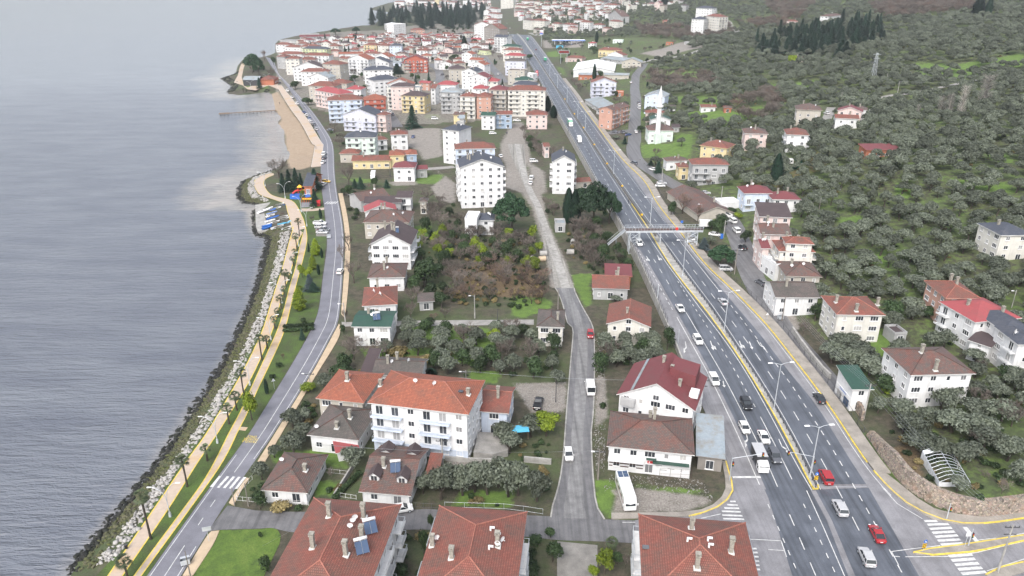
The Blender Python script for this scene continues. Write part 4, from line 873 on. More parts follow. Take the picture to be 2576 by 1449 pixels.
# x1 y1 x2 y2 depth floors roof wall roofcolour flags|label
NEARB={
'B':'''580 660 1465 730 -24 4 h w R cB|large block with red tiled hip roof beside the green lot, nearest the sea
40 585 520 615 12 1 h w B c|small white bungalow with brown pyramid roof by the white garden fence
1030 600 1560 645 15 1 g w B cSDE|low house with four dark dormers and a blue solar panel on its roof
1700 430 1835 437 6 1 m w R xc|small red roofed annex right of the house with dormers
510 30 1035 85 12 1.4 h w T c|low white house with dark grey hip roof left of the long balcony block
800 215 1042 165 6 .8 m w C xc|bright red metal lean-to shed in the garden behind the white bungalow''',
'F':'''1120 1155 2140 1275 13.5 4 h w O cblz|long cream apartment block with orange tiled roof and pale blue balcony fronts
600 1110 1085 1160 13 2 h b O c|beige two storey house with orange hip roof beside the coast road
2235 1240 2545 1265 11 2 g a R |blue grey house with bright red gable roof right of the long cream block
1160 870 1665 895 9 1.2 g w T |low white house with mossy grey gable roof behind the cream block
1030 880 1162 885 11 1.1 m w K xc|low outbuilding with dark brown lean-to roof left of the mossy gable house
955 388 1360 392 10 2 g w G qS|white house with dark green roof and solar heater at the garden lane
1065 183 1425 163 13 2.2 h w R |white house with red hip roof just behind the green roofed house
1625 142 1800 132 5 1 m g T xc|grey block shed with rusty roof among bare trees''',
'G':'''245 388 530 398 11 2 h c T |cream two storey house with half red half grey roof on the village street
945 360 1400 396 13 2 e c R B|cream gable house with patched red roof facing the olive trees
1050 1072 1845 1240 15 2.8 e w M Q|tall white house with big maroon gable roof beside the highway''',
'J':'''1680 1449 2060 1462 11 1.3 g g R |small grey house with rusty red roof and glazed porch near the highway wall
1808 1325 2088 1335 8 1.3 m o M xc|flat brown metal roofed house behind the rusty red one
525 768 700 768 9 2 h w D |white villa with small dark slate hip roof in the gardens
398 762 522 766 9 2.5 f w W cx|white flat roofed terrace wing of the garden villa
345 240 800 225 15 6 e w D Bs|new white six storey block with grey gable roof and empty window holes
300 52 715 42 11 4 h a R bs|pale four storey block with red hip roof right behind the new white block
1275 180 1520 182 15 5 e w D BsQ|slim new white block with dark mansard roof near the highway
1440 392 1680 378 7 1 g b R c|small red roofed house hidden behind the umbrella pines
1310 812 1415 812 6 1 f g S xc|small grey concrete shed below the umbrella pines
1195 30 1262 28 8 2 g p R xc|narrow pink house left of the dark mansard block''',
'C':'''950 142 1842 235 13 2 h w B |white roadside house with brown tiled roof above the empty shop front''',
'H':'''690 268 1185 276 12 3 h c R cB|cream house with pink balconies and ribbed red roof on the slope
1435 878 2095 862 13 3 h w B cB|large white house with weathered red roof on the slope above the highway
845 1022 1072 1020 9 2 m w G x|small shop building with dark green flat roof beside the side lane
1275 472 1402 465 5 .9 f g K xc|little grey garage with black flat roof on the grassy slope
1790 102 2152 106 12 3 h s R B|salmon pink house with red hip roof at the edge of the olives
2085 346 2560 302 13 3 h w C B|white villa with long bright red roof in the row on the right edge
2380 446 2700 440 13 3 h w D B|white villa with slate roof and glazed attic right of the bright red roof
2515 570 2760 572 10 3 h w D B|white villa with slate roof at the extreme right of the hillside row
2005 520 2250 602 6 1.8 m w K x|glazed terrace pavilion with brown roof below the slate roofed villa
75 95 530 97 12 2 g w T |old white house with mossy brown roof at the bend of the side street''',
'L':'''2345 920 2680 915 12 3 h c D |cream villa with blue slate roof alone among the hillside olives
990 62 1350 58 8 1.3 m o M |low brick house with rusty metal roof high in the olive grove
1575 1462 1580 1462 8 1 h w R''',
'K':'''1870 1328 2240 1338 12 2 h b B |beige house with brown hip roof, fourth up from the old mossy house
1800 1078 2172 1090 10 3 h c R B|cream three storey house with red skirt roof above the white terrace
1868 1000 2160 1012 6 3.9 h c R xc|raised attic storey with red roof behind the cream skirt roof house
1625 1052 1722 1052 9 2.6 g p M |narrow house with maroon gable roof beside the cream skirt roof house
1612 1118 1768 1228 6 1.6 f w W x|bright white flat roofed terrace wing facing the side street
1617 908 1930 916 11 3 g p B b|pink house with brown gable roof in the middle of the side street row
1602 728 1940 742 12 3 m p K b|pink house with wide dark brown lean-to roof in the side street row
1450 497 1760 497 10 2.6 h a M b|white and grey house with maroon hip roof at the top of the side street row
1735 557 2030 562 10 2 h w M |low white house with smooth maroon roof at the foot of the olives
1210 602 1412 588 6 1 f w W xXc|open white car port roof beside the parked pickups
665 478 985 712 15 1 g b B xX|long low restaurant with rusty brown roof beside the footbridge
1000 12 1285 48 12 3 h y R |yellow three storey house with red roof on the mosque side of the hill
925 206 1310 210 10 3.4 h g R b|grey three storey house with balconies and faded red roof
790 236 912 236 8 2 h y R |small yellow house beside the grey balcony house
665 172 892 168 7 1.6 h w B |small dark walled house with red roof beside the yellow one
1505 800 1520 870 3 1 f g S xc''',
'O':'''2225 1100 2490 1112 13 3.6 h b B |tall beige house with brown roof by the hillside lane
1705 1342 1950 1350 12 3 h p B b|pink house with brown roof below the hillside lane
2128 1352 2362 1362 13 3 h w R B|white house with red hip roof and balconies below the hillside lane
735 1312 1002 1314 13 2.6 h m B |mint green mosque hall with brown hip roof|mosque
760 1205 972 1208 10 2.6 e w G |white house with green gable roof behind the mosque
710 1135 912 1138 8 2 h p R |pink house with red roof behind the green roofed house
695 962 912 975 14 4 e a S x|plain grey blue four storey block with a bare gable wall behind the minaret
380 1112 555 1062 10 4 g s B b|salmon red four storey block at the corner below the minaret
165 832 425 832 12 4 e i R b|lilac white four storey house with small brown gable near the roadside
95 1000 245 1092 12 1 m g S xc|long shed with grey green metal roof beside the highway
205 1100 372 1130 6 1 m g T xc|low shed with wavy grey roof beside the salmon block
285 1172 372 1178 6 1.1 m o M xc|small shed with dull red roof beside the salmon block
1265 1078 1425 1080 7 1.2 g w R x|long low white house with red roof in the green meadow
1495 1088 1585 1090 6 1 g o B xc|little brick shed with grey roof in the meadow
930 1078 1020 1080 6 1 g w T xc|white hut with grey roof left of the meadow house
415 930 490 932 6 1 f o W xc|orange roadside kiosk with a blue awning
975 1280 1062 1282 6 1 m g K xc|low shed with black roof right of the mosque
915 430 990 432 5 .9 f o R xc|tiny brick hut beside the bare field
1100 425 1200 432 5 .8 f g W xc|low white roofed shed beyond the bare field
1170 190 1300 195 14 7 h w D B|grey and blue apartment block, lower left of the hillside trio
1312 160 1452 172 14 7 h c R B|beige apartment block with brown roof, right of the hillside trio
1215 80 1382 86 14 6 h w D B|white apartment block with blue roof, rear one of the hillside trio
2040 1180 2042 1180 3 1 f g S
884 212 962 212 9 2 h s R |salmon house among bare trees left of the apartment trio
708 255 790 262 9 2 h p B |pink white house half hidden in bare trees
232 502 472 508 12 2.6 h y R b|yellow house with red roof behind the warehouses
322 548 488 560 10 2.6 e w R x|white gable house right behind the yellow house
255 585 490 612 12 2 m g S xc|grey metal warehouse shed beside the white gable house
466 622 672 628 14 2 e b S xc|beige warehouse with grey gable roof at the street bend
380 405 480 408 7 1.2 f m W xc|long low green hut at the edge of the bare field''',
'P':'''695 1112 955 1130 9 3 e p M |cream gable house with dark red verge by the hillside lane
675 1188 922 1198 8 2.2 g w R |white house with red lean roof in front of the cream gable house
880 1100 1000 1108 8 2.4 h w B |white house with brown roof behind the cream gable house
262 582 366 586 8 1.5 h b B |small house with brown roof under the conifer grove
612 165 748 152 10 3 h w B |white house with brown roof above the conifer grove
185 215 305 218 9 2.5 h p R |pale pink house in bare trees above the grove
1060 1122 1112 1120 4 .8 f g W xc|tiny hut right of the white hillside houses''',
'N':'''1955 602 2010 715 -1 1.8 f w W''',
'I':'''1395 97 1600 97 9 1.6 h b R |low house with red hip roof beside the coast road
1520 172 1925 168 10 1.4 g y R x|long low yellow walled restaurant with dull red roof
1900 117 2062 112 11 2.2 h y O |bright yellow house with orange roof
2068 107 2190 102 10 2.2 h l O b|blue house with orange roof joined to the yellow house
1932 238 2165 238 10 2.3 h w M |white house with outside stair and maroon hip roof
2172 258 2296 252 7 1.4 g g M c|low dark roofed annex right of the house with outside stair
1612 578 1915 522 12 1.6 g g B x|wide house with faded brown roof above the village gardens
1645 600 2032 590 7 1.6 m g K xc|long dark brown flat roof beside the red gable
1652 684 1982 662 8 1.6 e w C xc|low building with bright red metal gable roof
1635 788 2105 792 14 2.2 h b B |beige house with large faded hip roof and white balcony
1965 542 2130 542 7 2 m w K b|white house with black roof terrace
2198 582 2290 582 6 1.8 h b T c|tiny old beige house with moss grey roof
1700 1012 2125 1018 15 3 e w K QBS|large white house with brown gable roof and roof terraces
1682 1348 2066 1340 12 1.6 h w B |white house with weathered brown hip roof below the big gable house
1505 232 1760 215 4 .9 m o S xc
1190 250 1200 252 1 1 f w S''',
'M':'''1448 1385 1768 1382 12 4 h m D bs|mint white four storey block with slate roof by the coast road
1770 1412 1892 1402 8 2 h w R b|small house with red roof and dark blue balcony
1912 1358 2096 1352 10 3 h w R b|white three storey house with red roof at the rubble field
1765 1155 1870 1162 8 3.5 h p R b|pink balcony house with red roof below the red block
1428 1152 1770 1168 14 3.4 e i D b|modern lilac white house with slate gable roofs
1640 1006 1876 1000 13 5 h r O bs|bright red five storey block with white balconies
1275 1012 1636 1002 13 5 h a R bsl|white and sky blue five storey block with blue balconies
1145 905 1400 950 13 4 h p C b|pink four storey block with rosy hip roof
1455 898 1622 902 12 3 h w C |white house with crimson hip roof and wide terraces'''}
FARB={
'M':'''1080 862 1352 872 14 4 h b R B
1290 832 1476 842 12 3 h b R
1078 775 1290 785 13 4 e w S
1004 722 1292 722 12 4 h w R
925 682 1240 682 16 4 e w K
1222 642 1406 652 14 5 h b R
850 592 1000 592 13 5 h c R B
985 602 1160 602 12 4 h p R
762 568 852 572 12 4 h g R B
785 542 1022 547 12 3 h w R
1025 557 1300 562 12 3 h w R b
1022 490 1276 496 12 3 h v D b
755 447 890 452 12 3 h w R
845 472 1002 477 12 2.5 h w R
1000 470 1202 470 12 3 h c R
1290 462 1392 467 10 3 h c R b
1276 512 1390 516 10 2 h p R
1392 585 1482 592 10 3 g b R
1480 592 1692 602 14 5 e w O b
1645 625 1902 632 12 3 e w D
1750 565 1902 575 12 3 e w O b
1645 708 1940 702 14 4 h w D B
1745 812 2010 792 14 4.5 h w D B
1870 852 2150 852 13 4 e w O
1625 537 1802 542 10 2 h w R
1640 452 1780 457 12 4 h y R b
1782 457 1895 462 12 4 h c R b
1900 462 2032 462 12 5 h a D
1955 537 2066 542 9 3 h c B
2045 605 2290 605 14 4 e r M b
2170 507 2290 512 10 3 h w R b
1910 622 2012 632 7 1.2 g a S
1850 242 1946 252 14 3 m g W x
1946 250 2070 240 14 5 f w W
2120 302 2262 300 12 2 h s R
1395 545 1640 540 10 2.5 g w O
1560 640 1640 640 9 3 g b R
800 405 1000 412 12 1 f g D xc
1000 372 1310 365 12 1 g g M xc
1010 350 1200 345 10 1 f g S xc
2052 478 2140 482 8 2 h b R
2095 445 2180 450 8 2 h w R
1835 390 1925 398 9 2 h w R
2200 830 2310 838 7 2 g s C''',
'N':'''665 1300 846 1320 13 6 h w D x
840 1192 905 1192 8 3 g g S x
780 1155 890 1162 8 2 g y B
1060 1162 1210 1166 9 3 g w G b
1210 1152 1386 1152 9 3 g l R b
1520 1158 1742 1158 12 3 h p R
1328 908 1722 912 13 6 h c R bs
1140 903 1326 908 13 6 h b M b
845 970 1010 975 12 5 h c R b
1012 972 1172 975 12 5 h s R
652 928 882 932 13 5 h g S b
552 890 610 892 13 4 g w R
610 852 816 857 12 4.5 h w C
980 892 1136 894 12 4 h w C
1004 817 1240 822 13 4 h c C
255 962 500 972 13 4 h y K b
118 890 450 890 13 5 f c S b
150 872 392 872 11 5.6 h p K
930 775 1132 785 13 5 e w M
862 715 1022 725 13 5 e w D
745 695 912 692 14 4.5 h b K
960 645 1102 655 11 4 e w O
945 600 1080 608 10 4 g w O
865 542 978 548 11 4 e w O b
700 540 882 548 12 1.6 g b K
412 502 528 508 11 3 h w R b
1030 447 1140 457 10 2 h w B
1026 502 1120 512 9 1.6 h v B
1265 465 1452 472 12 3 h c G
1282 502 1468 508 12 4 h c R
1292 558 1496 565 12 4 h c C b
1305 612 1512 616 12 4.5 h i T
1338 712 1506 717 12 4 f b K
1505 745 1590 752 8 2 f w W
1412 808 1602 806 12 3 h c G
1380 852 1628 858 12 3.5 h w D
1195 372 1326 378 14 6 g w D b
1092 278 1252 292 15 7 e n R x
995 250 1160 250 16 7 e w R
1095 197 1222 204 13 4 h w R
1130 132 1232 142 12 3 h w R
1140 82 1226 88 12 3 h w R
1265 -14 1392 -12 16 8 f c R
1485 197 1578 208 13 5 h c B
1580 204 1706 212 14 5 h c R
1590 292 1656 302 8 2 h b B
1772 237 1856 242 10 4 h c R
1740 255 1790 262 8 3 h p R
1886 242 1990 252 11 4 h w R
1936 272 2000 278 9 3 h p R
1996 202 2092 207 10 3 h w R
2056 222 2166 227 11 5 h w R b
2186 247 2286 252 11 3 h w R
2282 282 2346 288 8 3 h p R
2350 212 2446 220 11 4.5 h c R
2340 152 2482 168 14 3.5 e g B
1396 82 1452 87 11 3 h c R
1402 52 1582 62 13 3.5 h c R
1400 90 1512 96 12 4 h n B
1396 122 1462 126 10 3 h p R
1512 82 1592 87 11 3 h w B
1592 100 1672 105 11 3 h c R
1676 52 1742 57 11 4 h w R
1762 47 1836 52 12 4 h w R
1866 67 1946 72 11 3 h w R
1866 37 1946 42 11 3 h p R
1970 18 2032 22 12 4 f w S
2096 28 2162 32 11 3 h w R
2110 62 2192 67 11 3 h c R
2300 47 2432 52 12 3 h w R
2186 12 2250 16 12 4 h w R
1940 112 2040 112 10 3 h p R
1910 580 2086 590 12 1.5 h p R
2140 432 2206 436 8 2 h w C
2042 752 2300 758 8 1.6 g o S xc
2300 752 2560 758 8 1.6 g b S xc
2270 595 2300 597 8 2 f g S
190 18 290 20 12 3 h w R
300 -10 385 -8 12 5 f w S
345 40 446 46 11 2 h w R
432 10 512 14 12 4 h w B
522 50 612 56 11 2 h p R
622 52 712 56 11 2 h p B
600 -16 640 -14 10 5 f y R
722 22 832 26 12 3 h w R
885 10 966 12 12 3.6 f w S
970 22 1026 24 10 3 h w R
1470 10 1560 14 12 3 h w R
1600 14 1650 16 11 3 h c R'''}
FAR_FILL=[('M',1500,2570,350,520,60),('N',0,860,340,480,44),('N',560,1180,320,700,18),('N',0,560,480,640,8),('M',1010,1500,370,440,16),('M',1960,2570,5,80,14),('N',1380,2440,-6,170,70),('O',0,1200,-8,60,22),('N',1110,1220,90,300,5),('N',340,1200,-5,70,16)]
seen=[]
def parse(D,far=False):
 for tl,s in D.items():
  for ln in s.strip().split('\n'):
   q=ln.split('|');f=q[0].split();lab=q[1] if len(q)>1 else None;a=list(map(float,f[:6]))
   if not far and lab is None:continue
   P1,P2=T(tl,a[0],a[1]),T(tl,a[2],a[3]);nm='mosque' if len(q)>2 else('apartment_block' if a[5]>=3.5 else 'house' if a[5]>1.05 else 'shed')
   cat={'mosque':'mosque','apartment_block':'apartment block','house':'house','shed':'shed'}[nm]
   building(P1,P2,a[4],a[5],f[6],f[7],f[8],f[9] if len(f)>9 else '',lab,cat,nm);seen.append(((P1[0]+P2[0])/2,(P1[1]+P2[1])/2,abs(P2[0]-P1[0])))
parse(NEARB);parse(FARB,True)
# red block nearest the viewer
building(T('B',1843,740),T('B',2731,805),-21,4,'h','w','R','cB','large block with red tiled hip roof in the bottom middle','apartment block','apartment_block')
building(T('C',1270,825),T('C',2350,912),-18,4,'h','w','R','cB','large block with bright red hip roof at the junction, nearest the highway','apartment block','apartment_block')
R_=random.Random(11)
for tl,x0,x1,y0,y1,cnt in FAR_FILL:
 k=0;tries=0
 while k<cnt and tries<cnt*60:
  tries+=1;x,y=T(tl,R_.uniform(x0,x1),R_.uniform(y0,y1));wpx=R_.uniform(15,27)*(y+80)/190
  if any(abs(x-a)*2<(b_+wpx)*.86 and abs(y-c)<4.6 for a,c,b_ in seen):continue
  if y<40 and False:continue
  g=gp(x,y,6)
  if occupied(g[0],g[1]) or occupied(g[0]+6,g[1]+5):continue
  sl=R_.uniform(-.06,.06);nfl=R_.choice([2,2,3,3,4]) if y<60 else R_.choice([2,2,2,3])
  building((x-wpx/2,y-sl*wpx/2),(x+wpx/2,y+sl*wpx/2),R_.uniform(9,12),nfl,R_.choice('hhhhge'),R_.choice('wwwwccpbg'),R_.choice('RRRRRRCBMKOR'),R_.choice(['','b','b']),None,'house' if nfl<4 else 'apartment block','house' if nfl<4 else 'apartment_block')
  seen.append((x,y,wpx));k+=1
def roof_item(key,tl,kind,x,y,k=1,rz=0):
 b=next(q for q in BLD if q['label'] and key in q['label']);p=T(tl,x,y);z=b['zb']+b['H']+1.
 for _ in range(12):
  P=np.array(onz(p[0],p[1],z))-b['A'];lx,ly=P@b['v'],P@b['nn'];w_,d_,ov=b['Wd'],b['d'],b['ov']
  if b['rk']=='g':h=b['zr']-abs(ly-d_/2)*b['pitch']
  elif b['rk']=='e':h=b['zr']-abs(lx-w_/2)*b['pitch']
  else:h=b['H']+max(0,min(lx+ov,w_+ov-lx,ly+ov,d_+ov-ly))*b['pitch']
  z=b['zb']+h
 if kind=='c':link('chimney',CHM[k],b['ro'],(lx,ly,h),0);MB().box((lx,ly,h+.02),(1.0,1.0,.25)).build('flashing',M['trim'],b['ro'])
 if kind=='d':link('satellite_dish',DISH,b['ro'],(lx,ly,h),rz)
 if kind=='s':s0=link('solar_heater',SOL[0],b['ro'],(lx,ly,h+.25),rz);link('collector_panel',SOL[1],s0);link('water_tank',SOL[2],s0)
 if kind=='v':MB().box((lx,ly,h+.15),(1.0,.8,.12)).build('skylight',M['dark_glass' if 'dark_glass' in M else 'glass'],b['ro'])
 if kind=='b':MB().box((lx,ly,h+.25),(.25,.25,.9)).box((lx+.3,ly,h+.6),(.7,.25,.25)).build('duct',M['frame'],b['ro'])
def roof_items():
 G='green lot, nearest the sea';Mi='in the bottom middle';Hw='bright red hip roof at the junction';OB='long cream apartment block'
 for a in[(G,'B','c',740,850,2),(G,'B','c',1085,860,2),(G,'B','c',575,1165,2),(G,'B','c',905,1240,2),(G,'B','c',1070,1085,2),(G,'B','s',1155,1000,1,.5),(G,'B','s',1070,1200,1,.5),(G,'B','d',1000,905,1,.4),(G,'B','d',978,935,1,.4),(G,'B','d',950,990,1,.2),
              (Mi,'B','c',1775,1145,1),(Mi,'B','c',1970,1270,1),(Mi,'B','c',2430,1150,2),(Mi,'B','d',1820,1110,1,.6),(Mi,'B','d',2480,1130,1,.9),(Mi,'B','d',2430,1170,1,0),(Mi,'B','b',2345,1180),(Mi,'B','b',2360,990),(Mi,'B','b',2420,1050),
              (Hw,'C','c',1805,975,1),(Hw,'C','c',2200,1210,2),(Hw,'C','c',1860,1370,2),(Hw,'C','b',1970,1095),(Hw,'C','b',1980,1160),(Hw,'C','b',1765,1100),(Hw,'C','v',1345,1165),
              (OB,'F','c',1255,985,0),(OB,'F','d',1605,970,1,.2),(OB,'F','d',1795,995,1,.8),(OB,'F','v',2060,1045),(OB,'F','c',2135,1075,0),
              ('beige two storey house with orange','F','c',920,930,1),('white bungalow with brown pyramid','B','c',495,390,0),('white bungalow with brown pyramid','B','d',262,315,1,.3),('dark grey hip roof left','F','c',945,1310,1),('dark grey hip roof left','F','c',815,1410,0),('dark grey hip roof left','F','d',612,1430,1,.3),
              ('dormers and a blue solar','B','c',1287,350,1),('cream house with pink balconies','H','c',885,240,1),('cream house with pink balconies','H','c',685,145,1),('cream house with pink balconies','H','c',1100,170,1),('large white house with weathered','H','c',1680,830,2),('large white house with weathered','H','c',1545,650,1)]:roof_item(*a)
roof_items()
# labels of the far buildings: their look, and how they stand to a neighbour that has its own look
RS_=dict(R='red',O='orange',M='maroon',C='crimson',D='slate',B='brown',K='dark brown',G='green',W='white',S='grey',T='mossy')
def desc(b):return f"{WALLN[b['wc']]} {NUMN[max(1, min(8, b['n']))]}-storey {'house' if b['n'] < 4 else 'block'} with {RS_[b['rc']]} {SHAPEN[b['rk']].replace('hipped', 'hip').replace('gabled', 'gable')} roof"
used=set(b['label'] for b in BLD if b['label'])
zone_names=[(lambda x,y:y<42 and x<1290,'in the far town by the cape'),(lambda x,y:y<42,'in the far town below the hill'),(lambda x,y:x>1330 and y<95,'in the far quarter right of the highway'),(lambda x,y:x>1300,'beside the highway'),(lambda x,y:y<125,'in the old quarter before the dark conifers'),(lambda x,y:x<860,'near the beach road'),(lambda x,y:True,'in the middle of the town')]
for b in BLD:
 if b['label']:continue
 zn=next(n for f,n in zone_names if f(b['x'],b['y']));d0=desc(b);cand=[]
 near_b=sorted([c for c in BLD if c is not b],key=lambda c:math.hypot(c['x']-b['x'],(c['y']-b['y'])*2))[:16]
 for adj in('','just ','farther '):
  for i_,c in enumerate(near_b):
   if(adj=='just ')!=(i_<3 and adj!='') and adj:continue
   dx,dy=b['x']-c['x'],(b['y']-c['y'])*2
   rel=('right of' if dx>0 else 'left of') if abs(dx)>abs(dy) else('in front of' if dy>0 else 'behind')
   q=f"{d0}, {adj}{rel} the {WALLN[c['wc']]} {'house' if c['n'] < 4 else 'block'} with {RS_[c['rc']]} roof"
   if len(q.split())<=16:cand.append(q)
 for q in cand:
  if q not in used:break
 else:q=f"{d0} {zn}";b['root']['group']='look alike houses of the town'
 used.add(q);b['label']=q;b['root']['label']=q
print('BUILDINGS',len(BLD),'objects',len(bpy.data.objects))
for b in BLD:
 if b['Wd']>34 or b['Wd']<4.5:print('size',b['label'],round(b['Wd'],1),round(b['Y']))
# ================================================================ plants
def leaves(C,Rr,n,size,seed,shell=.55,flat=1.0,up=0.0,droop=0):
 """n leaf clumps as bent quads around blobs C (centres) with radii Rr (x,y,z)"""
 g=np.random.default_rng(seed);C=np.asarray(C,float);Rr=np.asarray(Rr,float)
 k=g.choice(len(C),n,p=(Rr.prod(1)**(2/3))/(Rr.prod(1)**(2/3)).sum());d=g.normal(size=(n,3));d/=np.linalg.norm(d,axis=1)[:,None]
 d[:,2]=np.where(d[:,2]<-.45,-d[:,2]*.6,d[:,2]);r=(shell+(1-shell)*g.random(n)**.6)*(1+.10*g.normal(size=n))
 P=C[k]+d*Rr[k]*r[:,None]
 nrm=d*flat+g.normal(size=(n,3))*.55+np.array([0,0,up]);nrm/=np.linalg.norm(nrm,axis=1)[:,None]
 a=np.cross(nrm,g.normal(size=(n,3)));a/=np.linalg.norm(a,axis=1)[:,None];b=np.cross(nrm,a)
 s=size*(.6+.8*g.random(n))[:,None];a*=s;b*=s*(.45+.4*g.random(n))[:,None]
 a[:,2]-=droop*s[:,0]
 V=np.stack([P-a*.9-b*.5,P+a*.2-b,P+a,P-a*.1+b],1).reshape(-1,3);Q=np.arange(n*4).reshape(-1,4);return V,Q
def leaf_mesh(nm,V,Q,mat):
 me=bpy.data.meshes.new(nm);np_mesh(me,V,Q);me.materials.append(M[mat]);return me
def trunk_mb(h,r,lean=(0,0),limbs=3,spread=.5,top=None,seed=0,n=6):
 R=random.Random(seed);mb=MB();p=[(0,0,-.3),(lean[0]*.4,lean[1]*.4,h*.5),(lean[0],lean[1],h)];mb.tube(p,[r*1.3,r,r*.8],n)
 for i in range(limbs):
  a=2*PI*i/max(1,limbs)+R.uniform(-.4,.4);L_=(top or h)*R.uniform(.7,1.1);q=p[2]
  mb.tube([q,(q[0]+math.cos(a)*spread*L_*.5,q[1]+math.sin(a)*spread*L_*.5,q[2]+L_*.45),(q[0]+math.cos(a)*spread*L_,q[1]+math.sin(a)*spread*L_,q[2]+L_*.9)],[r*.6,r*.4,r*.15],4)
 return mb
def bare_mb(h,spread,seed,depth=4,r0=.16,upb=.35,first=.28,kids=(3,4)):
 R=random.Random(seed);tr=MB();br=MB()
 def rec(p,d,L_,r,lev):
  q=p+d*L_;m_=p+d*L_*.5+Vector((R.uniform(-1,1),R.uniform(-1,1),R.uniform(-.3,.6)))*L_*.09
  r_=max(r,.034);br.tube([p,m_,q],[r_,r_*.9,max(r*.55,.026)],3,cap=False)
  if lev>=depth:return
  for i in range(R.choice(kids)):
   nd=(d+Vector((R.uniform(-1,1),R.uniform(-1,1),R.uniform(-.45,.75)))*spread+Vector((0,0,upb*.3))).normalized();rec(p+d*L_*R.uniform(.45,1),nd,L_*R.uniform(.6,.85),r*.55,lev+1)
 th=h*first;tr.tube([(0,0,-.3),(.1,0,th*.6),(.05,.1,th)],[r0*1.25,r0,r0*.85],6)
 for i in range(5):a=2*PI*i/5+R.uniform(-.4,.4);rec(Vector((.05,.1,th*R.uniform(.8,1))),Vector((math.cos(a)*spread,math.sin(a)*spread,upb+.65)).normalized(),h*.30,r0*.6,1)
 return tr,br
TK={}
def proto(kind,var):
 if(kind,var) in TK:return TK[kind,var]
 R=random.Random(var*31+len(kind)*7+3);g=np.random.default_rng(var*17+len(kind))
 cm=tmesh=None;h=5
 if kind in('olive_tree','garden_olive'):
  C=[];Rr=[];
  for i in range(11):a=2.4*i;d=1.75*math.sqrt(i/11)*R.uniform(.8,1.15);C.append((math.cos(a)*d,math.sin(a)*d,3.75-(d/1.75)**2*1.25+R.uniform(-.3,.3)));s=R.uniform(.8,1.25);Rr.append((s,s,s*.9))
  V,Q=leaves(C,Rr,2100,.21,var,.6);cm=leaf_mesh('olive_crown',V,Q,'olive');tmesh=trunk_mb(1.4,.2,(R.uniform(-.4,.4),.2),4,.75,1.8,var).mesh('trunk',M['bark'])
 elif kind in('evergreen_tree','citrus_tree'):
  C=[(R.uniform(-.9,.9),R.uniform(-.9,.9),R.uniform(2.0,3.9)) for _ in range(8)];Rr=[(R.uniform(.9,1.5),)*3 for _ in C]
  V,Q=leaves(C,Rr,1400,.24,var+50,.6);cm=leaf_mesh('leafy_crown',V,Q,'lime' if kind=='citrus_tree' else 'evergreen');tmesh=trunk_mb(1.6,.15,seed=var).mesh('trunk',M['bark'])
 elif kind in('shrub','ochre_shrub'):
  C=[(R.uniform(-.7,.7),R.uniform(-.7,.7),R.uniform(.5,1.1)) for _ in range(5)];Rr=[(R.uniform(.5,.9),)*3 for _ in C]
  V,Q=leaves(C,Rr,420,.20,var+90,.6);cm=leaf_mesh('foliage',V,Q,'ochre' if kind[0]=='o' else 'evergreen');tmesh=trunk_mb(.5,.06,limbs=2).mesh('stem',M['bark'])
 elif kind in('conifer_tree','forest_conifer','blue_spruce','lime_conifer','cedar'):
  hh=10.;n=1500;z=1.0+(hh-1.0)*g.random(n)**1.35;rad=(hh-z)/hh*2.6+.15;ti=np.floor(z*1.3)/1.3;rad*=.72+.45*((z*1.3)%1<.5);an=g.random(n)*2*PI;rad=rad*(.82+.22*np.sin(an*3+z*1.7+var)+.16*np.sin(an*7+z*3)) if kind!='lime_conifer' else(np.sin(np.clip((z-.6)/(hh-.6),.02,1)**.62*PI)**.75*2.3+.1)*(.85+.2*np.sin(an*4+z*2));rr=rad*(.45+.55*g.random(n)**.5)
  P=np.stack([np.cos(an)*rr,np.sin(an)*rr,z-rr*.25],1);a=np.stack([np.cos(an),np.sin(an),-.35+0*an],1)*.42;b=np.stack([-np.sin(an),np.cos(an),g.normal(size=n)*.25],1)*.20
  V=np.stack([P-a-b*.5,P-b+a*.2,P+a,P+b],1).reshape(-1,3);cm=leaf_mesh('needle_crown',V,np.arange(n*4).reshape(-1,4),{'blue_spruce':'bluespruce','lime_conifer':'lime'}.get(kind,'conifer'))
  mb=MB();mb.tube([(0,0,-.3),(0,0,9)],[.22,.04],6);tmesh=mb.mesh('trunk',M['bark'])
 elif kind=='cypress_tree':
  n=1100;hh=10.;z=.6+(hh-.6)*g.random(n);rad=1.05*np.sin(np.clip(z/hh,0.02,1)**.75*PI)**.7+.06;an=g.random(n)*2*PI;rr=rad*(.6+.4*g.random(n))
  P=np.stack([np.cos(an)*rr,np.sin(an)*rr,z],1);a=np.stack([np.cos(an)*.25,np.sin(an)*.25,1+0*an],1)*.34;b=np.stack([-np.sin(an),np.cos(an),0*an],1)*.2
  V=np.stack([P-a-b*.5,P-b+a*.2,P+a,P+b],1).reshape(-1,3);cm=leaf_mesh('cypress_crown',V,np.arange(n*4).reshape(-1,4),'conifer');mb=MB();mb.tube([(0,0,-.3),(0,0,7)],[.18,.04],6);tmesh=mb.mesh('trunk',M['bark'])
 elif kind=='umbrella_pine':
  C=[];Rr=[]
  for i in range(46):a=R.uniform(0,2*PI);d=4.4*math.sqrt(R.random());C.append((math.cos(a)*d,math.sin(a)*d,8.0-(d/4.6)**2*3.6+R.uniform(-1.3,.3)));s=R.uniform(1.1,1.6);Rr.append((s,s,s*.8))
  V,Q=leaves(C,Rr,7000,.30,var+7,.6,up=.3);cm=leaf_mesh('pine_crown',V,Q,'pine');tmesh=trunk_mb(3.2,.34,(.4,0),7,.8,3.4,var).mesh('trunk',M['bark'])
 elif kind=='palm_tree':
  V=[];F=MB();nfr=34
